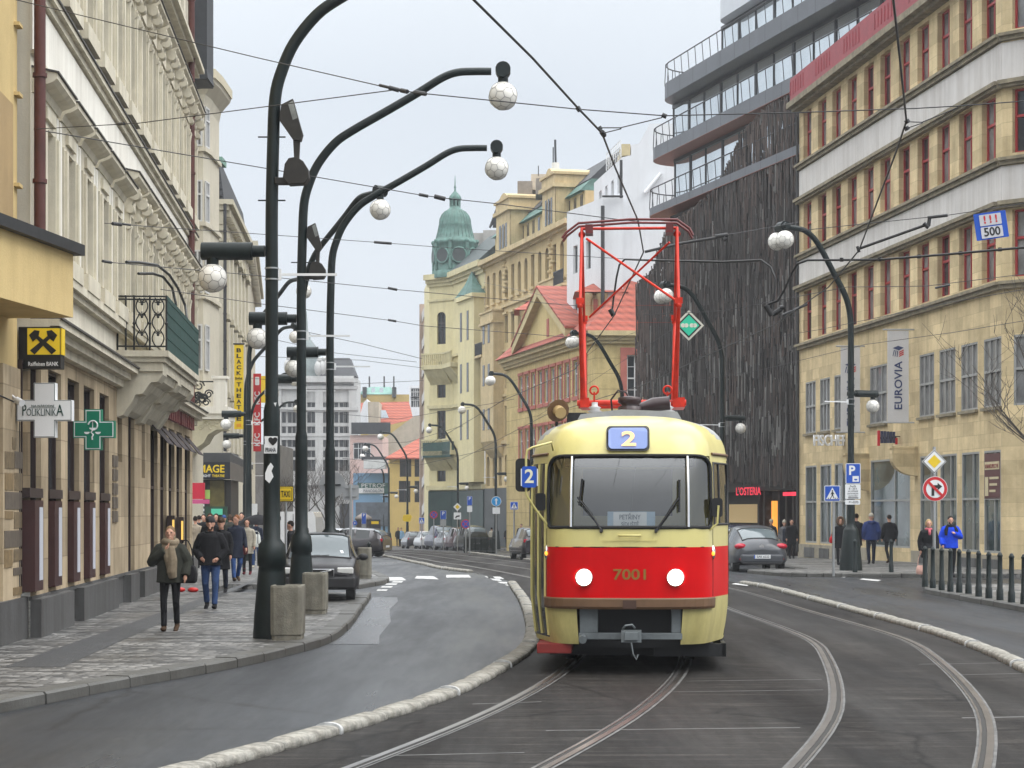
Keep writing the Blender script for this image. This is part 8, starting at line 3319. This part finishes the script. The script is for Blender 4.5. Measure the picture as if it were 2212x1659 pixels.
def person(label, u, v, h, yaw, top='black', hem=.86, legs='jeans', shoes='black', hair=('short', 'dark'), stride=.5, arms=None, thick=.0, fine=False, hood=False, front=None, belt=False, Y=None, dz=.12, turn=0.0, group=None, boots=False):
    p = gp(u, v, dz) if Y is None else Vector((XU(u, Y), Y, zg(Y) + dz))
    o = thing('person', label, 'person', tuple(p), yaw, group, h / 1.76)
    vox = .009 if fine else .014
    st = stride
    lf = {1: ((.095, .0, .92), (.1, .13 * st + .03, .5), (.09, .25 * st, .09 + .0 * st)),
          -1: ((-.095, .0, .92), (-.1, .02 + .03 * abs(st), .49), (-.09, -.28 * st, .1 + .07 * abs(st)))}
    if st < 0:
        lf = {k: tuple((-q[0], q[1], q[2]) for q in lf_) for k, lf_ in ((1, lf[-1]), (-1, lf[1]))}
        lf = {1: ((.095, 0, .92), (.1, .02, .49), (.09, -.28 * -st, .1 + .07 * -st)), -1: ((-.095, 0, .92), (-.1, .13 * -st + .03, .5), (-.09, .25 * -st, .09))}
    ar = {1: ((.235, -.06 - .05 * st, 1.14), (.235, .06 - .12 * st, .90), (0, .25, -1)), -1: ((-.235, -.03 + .05 * st, 1.14), (-.235, .06 + .12 * st, .90), (0, .25, -1))}
    if arms:
        ar.update(arms)
    b = MB()
    Mh = Matrix.Translation((0, .02, 1.55)) @ Matrix.Rotation(turn, 4, 'Z')
    hp_ = lambda x, y, z: Mh @ Vector((x, y, z - 1.55))
    b.sphere(hp_(0, 0, 1.655), .1, 16, 12, (.79, .95, 1.14))
    b.sphere(hp_(0, .028, 1.59), .068, 12, 8, (.86, 1.0, 1.05))
    b.tube([hp_(0, .09, 1.668), hp_(0, .112, 1.632), hp_(0, .095, 1.622)], [.011, .017, .014], 8)
    b.tube([hp_(-.028, .09, 1.594), hp_(0, .099, 1.596), hp_(.028, .09, 1.594)], .009, 6)
    b.sphere(hp_(0, .082, 1.56), .026, 8, 6)
    for sx in (-1, 1):
        b.sphere(hp_(sx * .08, -.005, 1.645), .026, 8, 6, (.45, .8, 1.2))
        b.tube([hp_(sx * .045, .078, 1.684), hp_(sx * .02, .092, 1.682)], .011, 6)
    b.tube([(0, -.01, 1.4), (0, 0, 1.5), hp_(0, .0, 1.6)], [.06, .054, .056], 10)
    b.tube([(0, 0, .86), (0, 0, 1.1), (0, 0, 1.32), (0, -.005, 1.44)], [.12, .105, .12, .06], 12)
    for s_ in (-1, 1):
        e_, w_, d_ = ar[s_]
        b.tube([(s_ * .08, -.005, 1.4), (s_ * .17, -.01, 1.39), e_, w_], [.05, .05, .036, .024], 8)
        hand(b, w_, d_, s_)
        hp, kn, an = lf[s_]
        b.tube([(s_ * .06, 0, .95), hp, kn, an], [.07, .062, .04, .027], 8)
    remesh(b.build('body', m_skin, o, True), vox)
    # eyes
    b = MB()
    for sx in (-1, 1):
        b.sphere(hp_(sx * .033, .084, 1.664), .0105, 6, 5)
    b.build('eyes', m_black, o, True)
    # trousers
    b = MB()
    tm = CL[legs]
    b.tube([(0, 0, .8), (0, -.005, .9), (0, 0, 1.02)], [.125, .145, .13], 12)
    for s_ in (-1, 1):
        hp, kn, an = lf[s_]
        slim = .88 if legs == 'black' else 1
        b.tube([(s_ * .07, 0, .92), (hp[0], hp[1], .84), kn, (kn[0] * .5 + an[0] * .5, kn[1] * .5 + an[1] * .5 - .02, kn[2] * .5 + an[2] * .5), an], [.1, .1 * slim, .068 * slim, .062 * slim, .058 * slim], 10)
    remesh(b.build('trousers', tm, o, True), .014)
    for s_ in (-1, 1):
        hp, kn, an = lf[s_]
        a_ = Vector(an)
        pitch_ = -.35 if an[1] < -.05 else (.18 if an[1] > .06 else 0)
        d = Vector((0, math.cos(pitch_), math.sin(pitch_)))
        b = MB()
        z_ = -.055
        b.tube([a_ + Vector((0, -.06, z_ - .0)), a_ + Vector((0, -.03, z_)), a_ + d * .08 + Vector((0, 0, z_ - .005)), a_ + d * .17 + Vector((0, 0, z_ - .015)), a_ + d * .2 + Vector((0, 0, z_ - .018))], [.025, .042, .044, .036, .02], 10)
        b.tube([a_ + Vector((0, -.02, -.05)), a_ + Vector((0, -.01, .12 if boots else .03))], [.045, .055 if boots else .045], 10)
        remesh(b.build('shoe', CL[shoes], o, True), .011)
    # jacket or coat
    b = MB()
    t = thick
    prof = [(1.475, .075, .07), (1.44, .13 + t, .095 + t), (1.39, .19 + t, .115 + t), (1.25, .195 + t, .13 + t), (1.08, .178 + t * 1.3, .125 + t * 1.3), (.98, .185 + t * 1.2, .14 + t), (.88, .195 + t, .15 + t), (.7, .205 + t, .16 + t), (.5, .22, .18)]
    if belt:
        prof[4] = (1.08, .15, .11)
    ps = [q for q in prof if q[0] > hem + .02]
    lo = [q for q in prof if q[0] <= hem + .02] or [prof[-1]]
    ps.append((hem, lo[0][1], lo[0][2]))
    b.loft([[(rx * math.cos(a), ry * math.sin(a) + (.03 * stride * math.sin(a * 2) if z < .8 else 0), z) for a in [2 * PI * k / 20 for k in range(20)]] for z, rx, ry in reversed(ps)])
    for s_ in (-1, 1):
        e_, w_, d_ = [Vector(q) for q in ar[s_]]
        sh = Vector((s_ * .165, -.005, 1.385))
        b.tube([Vector((s_ * .1, -.005, 1.4)), sh, sh.lerp(e_, .5) + Vector((s_ * .008, 0, 0)), e_, e_.lerp(w_, .5), w_ + (w_ - e_).normalized() * .015], [.07 + t, .078 + t, .07 + t, .062 + t, .056 + t, .05 + t * .6], 10)
    if hood:
        b.tube([(-.1, -.02, 1.48), (-.09, -.11, 1.47), (0, -.15, 1.46), (.09, -.11, 1.47), (.1, -.02, 1.48)], [.05, .065, .07, .065, .05], 8)
    else:
        b.tube([(.07 * math.cos(a), .065 * math.sin(a) - .005, 1.48) for a in [2 * PI * k / 12 for k in range(13)]], .026, 6)
    jk = remesh(b.build('coat' if hem < .8 else 'jacket', CL[top], o, True), vox + .002)
    if front:
        b = MB()
        b.loft([[(x, y + .012, z) for x, y in ((-.1, .125 + t), (-.05, .14 + t), (0, .145 + t), (.05, .14 + t), (.1, .125 + t), (.09, .1), (-.09, .1))] for z in (hem + .02, 1.1, 1.3)] + [[(x * .5, y - .05, 1.43) for x, y in ((-.1, .125 + t), (-.05, .14 + t), (0, .145 + t), (.05, .14 + t), (.1, .125 + t), (.09, .1), (-.09, .1))]])
        remesh(b.build('jacket_front', CL[front], o, True), .014)
    # hair or hat
    st_, hc = hair
    hm = HAIR.get(hc) or CL[hc]
    b = MB()
    n_ = 14
    if st_ in ('beanie', 'bobble', 'cap'):
        zc_ = 1.69
        b.loft([[hp_(r * .083 * math.cos(a), r * .1 * math.sin(a) - .004, z) for a in [2 * PI * k / 16 for k in range(16)]] for z, r in ((1.668, 1.08), (1.69, 1.12), (1.735, 1.05), (1.775, .8), (1.8, .3))])
        if st_ == 'bobble':
            b.sphere(hp_(0, 0, 1.81), .035, 8, 6)
        if st_ == 'cap':
            b.tube([hp_(0, .08, 1.7), hp_(0, .13, 1.695)], [.06, .03], 8)
        nm = 'hat'
    else:
        b.sphere(hp_(0, -.018, 1.685), .103, 16, 10, (.83, .97, .98))
        if st_ == 'long':
            b.tube([hp_(0, -.05, 1.68), hp_(0, -.075, 1.58), hp_(0, -.07, 1.45)], [.085, .085, .06], 10)
            for sx in (-1, 1):
                b.tube([hp_(sx * .075, -.01, 1.68), hp_(sx * .085, .01, 1.58), hp_(sx * .08, .03, 1.46)], [.035, .035, .025], 8)
        if st_ == 'bob':
            b.tube([hp_(0, -.04, 1.68), hp_(0, -.06, 1.58)], [.085, .08], 10)
            for sx in (-1, 1):
                b.tube([hp_(sx * .075, -.01, 1.7), hp_(sx * .08, .015, 1.59)], [.034, .03], 8)
        if st_ == 'furhood':
            b.tube([hp_(.125 * math.cos(a), .05, 1.65 + .145 * math.sin(a)) for a in [2 * PI * k / 14 for k in range(15)]], .045, 8)
            b.sphere(hp_(0, -.06, 1.63), .13, 12, 8)
        nm = 'hair'
    hobj = remesh(b.build(nm, hm, o, True), .012)
    if st_ in ('short',):
        pass
    return o


def beard(o, m_):
    b = MB()
    b.sphere((0, .055, 1.575), .062, 10, 8, (1.0, 1.0, .9))
    remesh(b.build('beard', m_, o, True), .012)


def bag(name, label, at_u, at_v, Y, w, h, m_, d=.12, handle=.18):
    p = Vector((XU(at_u, Y), Y, ZV(at_v, Y)))
    o = thing(name, label, 'bag', tuple(p))
    b = MB()
    b.loft([[(x * w / 2 * k, y * d / 2 * k, z * h) for x, y in ((-1, -1), (1, -1), (1, 1), (-1, 1))] for z, k in ((-.5, .8), (-.42, 1), (.0, 1.02), (.4, .88), (.5, .6))], True, True, True)
    b.build('pouch', m_, o, True, bevel=.02)
    b = MB()
    b.tube([(w * .35 * math.cos(a), 0, h * .45 + handle * math.sin(a)) for a in [PI * k / 10 for k in range(11)]], .01, 5)
    b.build('handle', m_, o, True)
    return o


w1 = person('woman with a thick taupe scarf walking toward the camera, hand at her scarf', 368, 1363, 1.60, R(180), 'olive', .82, 'black', 'brown', ('short', 'sandy'), .45,
            {1: ((.31, .02, 1.17), (.06, .19, 1.36), (-.5, .1, .7)), -1: ((-.3, -.02, 1.15), (-.27, .1, .95), (0, .3, -1))}, .035, True)
b = MB()
b.tube([(.1 * math.cos(a), .09 * math.sin(a) + .01, 1.5 + .02 * math.sin(a * 2)) for a in [2 * PI * k / 16 for k in range(17)]], .062, 8)
b.tube([(.12 * math.cos(a), .1 * math.sin(a) + .01, 1.43 - .02 * math.sin(a)) for a in [2 * PI * k / 16 for k in range(17)]], .05, 8)
b.tube([(-.03, .16, 1.42), (-.07, .2, 1.2), (-.06, .215, 1.0), (-.08, .2, .9)], [.07, .085, .09, .07], 8)
b.tube([(.04, .16, 1.42), (.02, .2, 1.25), (.0, .215, 1.05)], [.06, .06, .03], 8)
remesh(b.build('scarf', CL['scarf'], w1, True), .012)
Yw = gp(368, 1363, .12).y
bag('handbag', 'black shoulder bag at the hip of the woman with the scarf', 401, 1240, Yw, .34, .28, CL['black'], .16, .4)
m1_ = person('man in a black jacket, jeans and grey beanie walking toward the camera', 455, 1315, 1.72, R(180), 'black', .84, 'jeans', 'black', ('beanie', 'darkgrey'), -.4,
             {1: ((.28, -.03, 1.13), (.17, .13, .98), (-.5, .5, -.3)), -1: ((-.28, -.03, 1.13), (-.17, .13, .98), (.5, .5, -.3))}, .03, True)
beard(m1_, HAIR['brown'])
GP = 'people walking on the left pavement'
person('man in a brown flat cap and long dark coat behind the man with the beanie', 478, 1280, 1.68, R(180), 'black', .55, 'navy', 'black', ('cap', 'brown'), .4)
person('ginger man in a long navy coat and jeans, looking aside', 510, 1255, 1.74, R(200), 'navy', .62, 'bluej', 'brown', ('short', 'ginger'), .7, turn=R(-55))
person('woman in a pale oat coat with dark trousers and maroon boots under the umbrella', 534, 1241, 1.62, R(180), 'oat', .66, 'black', 'maroon', ('bob', 'dark'), .3, boots=True)
bag('handbag', 'maroon bag beside the pale oat coat on the left', 524, 1185, 59.0, .3, .34, CL['maroon'])
o = thing('umbrella', 'black umbrella over the crowd beside the nearest lamp pole', 'umbrella', (XU(557, 61), 61, ZV(1130, 61)))
b = MB()
b.loft([[(r * math.cos(a) * (1 + .04 * math.cos(8 * a)), r * math.sin(a), z) for a in [2 * PI * k / 16 for k in range(16)]] for r, z in ((.58, -.05), (.56, .0), (.42, .13), (.2, .22), (.02, .26), (.015, .33))])
b.build('canopy', CL['black'], o, True)
b = MB()
b.tube([(0, 0, .2), (0, 0, -.6), (.03, 0, -.65)], .012, 6)
b.build('shaft', m_black, o, True)
person('dark haired man in a black coat looking over the crowd behind the beanie', 454, 1250, 1.78, R(180), 'black', .7, 'black', 'black', ('short', 'brown'), .3)
person('person in a long beige coat walking away beside the stone piers', 422, 1227, 1.68, R(0), 'beige', .55, 'black', 'black', ('short', 'dark'), .3)
o_ = person('person in dark clothes carrying a white shopping bag next to the nearest lamp', 553, 1226, 1.6, R(180), 'navy', .8, 'jeans', 'oat', ('bob', 'dark'), .2)
ob = bag('shopping_bag', 'white plastic shopping bag with a green mark beside the nearest lamp', 553, 1168, 66.0, .3, .42, mat('white plastic bag', (.6, .62, .6), .4), .1, .12)
for k, (u, Y, h_, yw, lab, kw) in enumerate((
        (440, 72, 1.74, 180, 'dark haired person in a black coat by the crimson sign, nearest the wall', dict(top='black', hair=('bob', 'dark'))),
        (430, 76, 1.7, 0, 'person in a charcoal coat with back turned under the striped stand', dict(top='darkgrey', hair=('short', 'dark'))),
        (467, 70, 1.76, 180, 'woman with long dark hair in a black coat inside the left crowd', dict(top='black', hair=('long', 'dark'))),
        (484, 76, 1.7, 180, 'person in a blue knitted hat in the middle of the left crowd', dict(top='navy', hair=('beanie', 'bluej'))),
        (497, 74, 1.72, 0, 'person with brown hair and an olive coat in the left crowd', dict(top='olive', hair=('bob', 'brown'))),
        (522, 70, 1.8, 180, 'tall person in a charcoal jacket behind the ginger man', dict(top='darkgrey', hair=('short', 'dark'))),
        (447, 84, 1.72, 180, 'person in dark clothes far back in the left crowd by the green kiosk', dict(top='black', hair=('short', 'dark'))),
        (505, 86, 1.72, 0, 'person in a navy jacket far back in the left crowd', dict(top='navy', hair=('short', 'brown'))))):
    person(lab, u, 0, h_, R(yw), hem=.72, legs='black', stride=.3, Y=Y, **kw)
person('person in black standing between the dark wagon and the second lamp', 628, 0, 1.6, R(90), 'black', .7, 'black', 'black', ('short', 'dark'), 0, Y=50.5)
# right pavement
person('woman in a dark coat with a fur trimmed hood beside the crossing sign pole', 1814, 1220, 1.62, R(190), 'black', .62, 'black', 'black', ('furhood', 'fur'), .35)
bag('handbag', 'bright red handbag carried by the woman with the fur hood', 1803, 1166, 71.0, .36, .24, CL['red'], .12, .14)
person('person in a black coat half hidden behind the nearest right lamp pole', 1850, 1216, 1.76, R(0), 'black', .62, 'black', 'black', ('short', 'dark'), .2)
person('person in a puffy navy jacket and pale grey hat walking away', 1882, 1218, 1.76, R(0), 'blue', .84, 'navy', 'black', ('beanie', 'oat'), .3, None, .05, False, True)
person('man in a black jacket and dark cap walking away right of the navy jacket', 1921, 1216, 1.72, R(8), 'black', .8, 'black', 'brown', ('short', 'dark'), .6, None, .02)
w2 = person('blonde woman in a belted black coat with a pink scarf behind the bollards', 2006, 1254, 1.62, R(180), 'black', .66, 'black', 'black', ('bob', 'blond'), .2, {1: ((.25, -.02, 1.13), (.24, .03, .88), (0, .1, -1))}, .02, belt=True)
b = MB()
b.tube([(.08 * math.cos(a), .075 * math.sin(a) + .01, 1.49) for a in [2 * PI * k / 12 for k in range(13)]], .036, 8)
b.tube([(0, .1, 1.47), (.0, .14, 1.4), (0, .15, 1.32)], [.04, .045, .03], 8)
remesh(b.build('scarf', CL['pink'], w2, True), .012)
bag('handbag', 'small blush pink bag hanging at the knee of the blonde woman', 1990, 1231, gp(2006, 1254, .12).y, .26, .24, CL['blush'], .1, .32)
m2_ = person('dark bearded man in a bright blue jacket with one hand raised to his chest', 2053, 1244, 1.70, R(180), 'royal', .82, 'black', 'black', ('short', 'dark'), .25,
             {-1: ((-.29, .0, 1.15), (-.1, .2, 1.25), (.7, .1, .4)), 1: ((.27, -.02, 1.12), (.25, .12, .92), (0, .3, -1))}, .035)
beard(m2_, HAIR['dark'])
b = MB()
for sx in (-1, 1):
    b.tube([(sx * .1, .06, 1.47), (sx * .15, .11, 1.35), (sx * .15, .12, 1.2)], [.05, .06, .04], 8)
b.tube([(-.1, .04, 1.49), (0, .1, 1.47), (.1, .04, 1.49)], .045, 8)
b.loft([[(rx * math.cos(a), ry * math.sin(a) - .06, z) for a in [PI + PI * k / 10 for k in range(11)]] for z, rx, ry in ((.95, .2, .17), (1.2, .22, .18), (1.4, .2, .12))])
b.build('dark_vest', CL['black'], m2_, True)
person('man in a grey hat and dark grey jacket beyond the grey hatchback', 1666, 1205, 1.66, R(180), 'darkgrey', .8, 'black', 'black', ('beanie', 'oat'), .2)
person('person in a pale bobble hat and grey coat beyond the grey hatchback', 1694, 1206, 1.6, R(180), 'grey', .66, 'navy', 'black', ('bobble', 'oat'), .2, front='navy')
person('person in black in the doorway of the restaurant on the right', 1710, 0, 1.65, R(180), 'black', .62, 'black', 'black', ('short', 'dark'), .2, Y=86)
# far right pavement
for u, v, h_, yw, lab, kw in ((1126, 1188, 1.78, 170, 'bulky person in a black coat beside the far planter left of the tram', dict(top='black', thick=.05)), (1112, 1184, 1.7, 180, 'person in dark navy left of the bulky black coat by the far planter', dict(top='navy')),
                              (1096, 1183, 1.72, 0, 'person in black with back turned by the far shop row', dict(top='black')), (1088, 1182, 1.68, 180, 'person in a maroon top by the far shop row', dict(top='maroon')),
                              (1044, 1183, 1.66, 180, 'person in charcoal behind the iron fence', dict(top='darkgrey')), (1062, 1183, 1.66, 0, 'person in a pale jacket behind the iron fence', dict(top='oat')),
                              (860, 1181, 1.72, 180, 'person in black at the far left kerb before the yellow townhouse', dict(top='black')), (867, 1181, 1.7, 180, 'person in a light blue jacket at the far left kerb', dict(top='lightblue'))):
    person(lab, u, v, h_, R(yw), hem=.72, legs='black', stride=.25, hair=('short', 'dark'), **kw)

# ------------------------------------------------------------------ iron fence, advertising column, bare trees, litter
o = thing('iron_fence', 'low dark green iron fence in front of the far parked cars', 'fence', (XU(1036, 128), 128, zg(128)))
b = MB()
A, B_ = Vector((XU(1003, 132), 132, zg(132))), Vector((XU(1072, 124), 124, zg(124)))
for z in (.15, .95):
    b.tube([A + Vector((0, 0, z)), B_ + Vector((0, 0, z))], .03, 5)
for k in range(34):
    p = A.lerp(B_, k / 33)
    b.tube([p + Vector((0, 0, 0)), p + Vector((0, 0, 1.02))], .03 if k % 6 else .05, 5)
b.build('railing', m_green, o)
Y = 152
o = thing('advertising_case', 'dark advertising case with a pale poster at the end of the left pavement', 'advertising column', (XU(809, Y), Y, zg(Y)))
px(o, 798, 822, 1122, 1172, Y, m_mull, 'case', .4, .03)
px(o, 800, 820, 1142, 1158, Y - .02, mat('pale poster', (.4, .36, .36), .4, .35, 4), 'poster', .01, .02)
px(o, 802, 818, 1126, 1132, Y - .02, m_yellow, 'poster_band', .01, .02)
px(o, 806, 814, 1172, 1186, Y + .1, m_mull, 'stand', .2, .02)
o = thing('poster_column', 'greyish poster covered pillar left of the dark advertising case', 'advertising column', (XU(785, 156), 156, zg(156)))
b = MB()
b.lathe([(.62, 0), (.62, .1), (.55, .12), (.55, 2.3), (.66, 2.32), (.66, 2.5), (.2, 2.8), (.01, 2.85)], 20, (XU(785, 156), 156, zg(156)))
b.build('drum', mat('torn posters', (.2, .17, .15), .8, .5, 2.2), o)
m_bark = mat('bare bark', (.06, .05, .042), .9, .3, 6)


def bare_tree(label, base, h, sp, seed, lean=0.0, lev=5, r0=.14, start=.32):
    random.seed(seed)
    o = thing('bare_tree', label, 'tree', tuple(base))
    tr, cr = MB(), MB()
    base = Vector(base)
    top = base + Vector((lean * h * .4, 0, h * start))
    tr.tube([base, base.lerp(top, .5) + Vector((.05, 0, 0)), top], [r0, r0 * .8, r0 * .62], 8)

    def grow(p, d, ln, r, k):
        q = [p]
        for i in range(3):
            d = (d + Vector((random.uniform(-.22, .22), random.uniform(-.22, .22), random.uniform(-.02, .2)))).normalized()
            q.append(q[-1] + d * ln / 3)
        cr.tube(q, [r, r * .85, r * .7, r * .5], 5 if k > 2 else 3, False)
        if k:
            for _ in range(3 if k > 1 else 3):
                a = random.uniform(0, 2 * PI)
                side_ = Vector((math.cos(a), math.sin(a), random.uniform(-.1, .5)))
                grow(q[random.choice((1, 2, 3))], (d + side_ * sp).normalized(), ln * random.uniform(.6, .8), max(r * .52, .008), k - 1)
    for k in range(4):
        a = 2 * PI * k / 4 + random.uniform(-.4, .4)
        grow(top - Vector((0, 0, h * .05 * k)), Vector((math.cos(a) * sp, math.sin(a) * sp, 1)).normalized(), h * .26, r0 * .5, lev - 1)
    tr.build('trunk', m_bark, o)
    cr.build('crown', m_bark, o)


for u, Y, h_, sd in ((612, 150, 8.5, 1), (664, 172, 9.5, 2), (706, 160, 9.0, 3), (742, 178, 8.0, 4)):
    bare_tree('bare winter tree %s before the grey palace' % ('leftmost of the row', 'second from the left', 'third from the left', 'rightmost of the row')[sd - 1], (XU(u, Y), Y, zg(Y)), h_, .75, sd, 0, 5, .12)
bare_tree('bare twiggy tree reaching into the right edge before the sandstone house', (XU(2330, 56), 56, .12), 9.5, .95, 9, -.1, 5, .09, .4)
b = MB()
for x, y in ((0, 0), (-.32, .1)):
    b.sphere((x, y, .05), 1, 10, 6, (.13, .1, .06))
p = gp(417, 1279, .12)
ob = b.build('litter', mat('red plastic', (.6, .02, .015), .4))
ob.location = p
tag(ob, 'small red plastic thing lying by the plinth of the cream house', 'litter')

# ------------------------------------------------------------------ damp winter air
b = MB()
b.box(-116, 116, -20, 370, -6, 48)
m = bpy.data.materials.new('haze air')
m.use_nodes = True
nt = m.node_tree
nt.nodes.clear()
vo = nt.nodes.new('ShaderNodeVolumePrincipled')
vo.inputs['Color'].default_value = (.93, .95, .98, 1)
vo.inputs['Density'].default_value = .0004
ou = nt.nodes.new('ShaderNodeOutputMaterial')
vo.inputs['Density Attribute'].default_value = ''
m.cycles.homogeneous_volume = True
nt.links.new(vo.outputs[0], ou.inputs['Volume'])
tag(b.build('haze', m), kind='stuff')
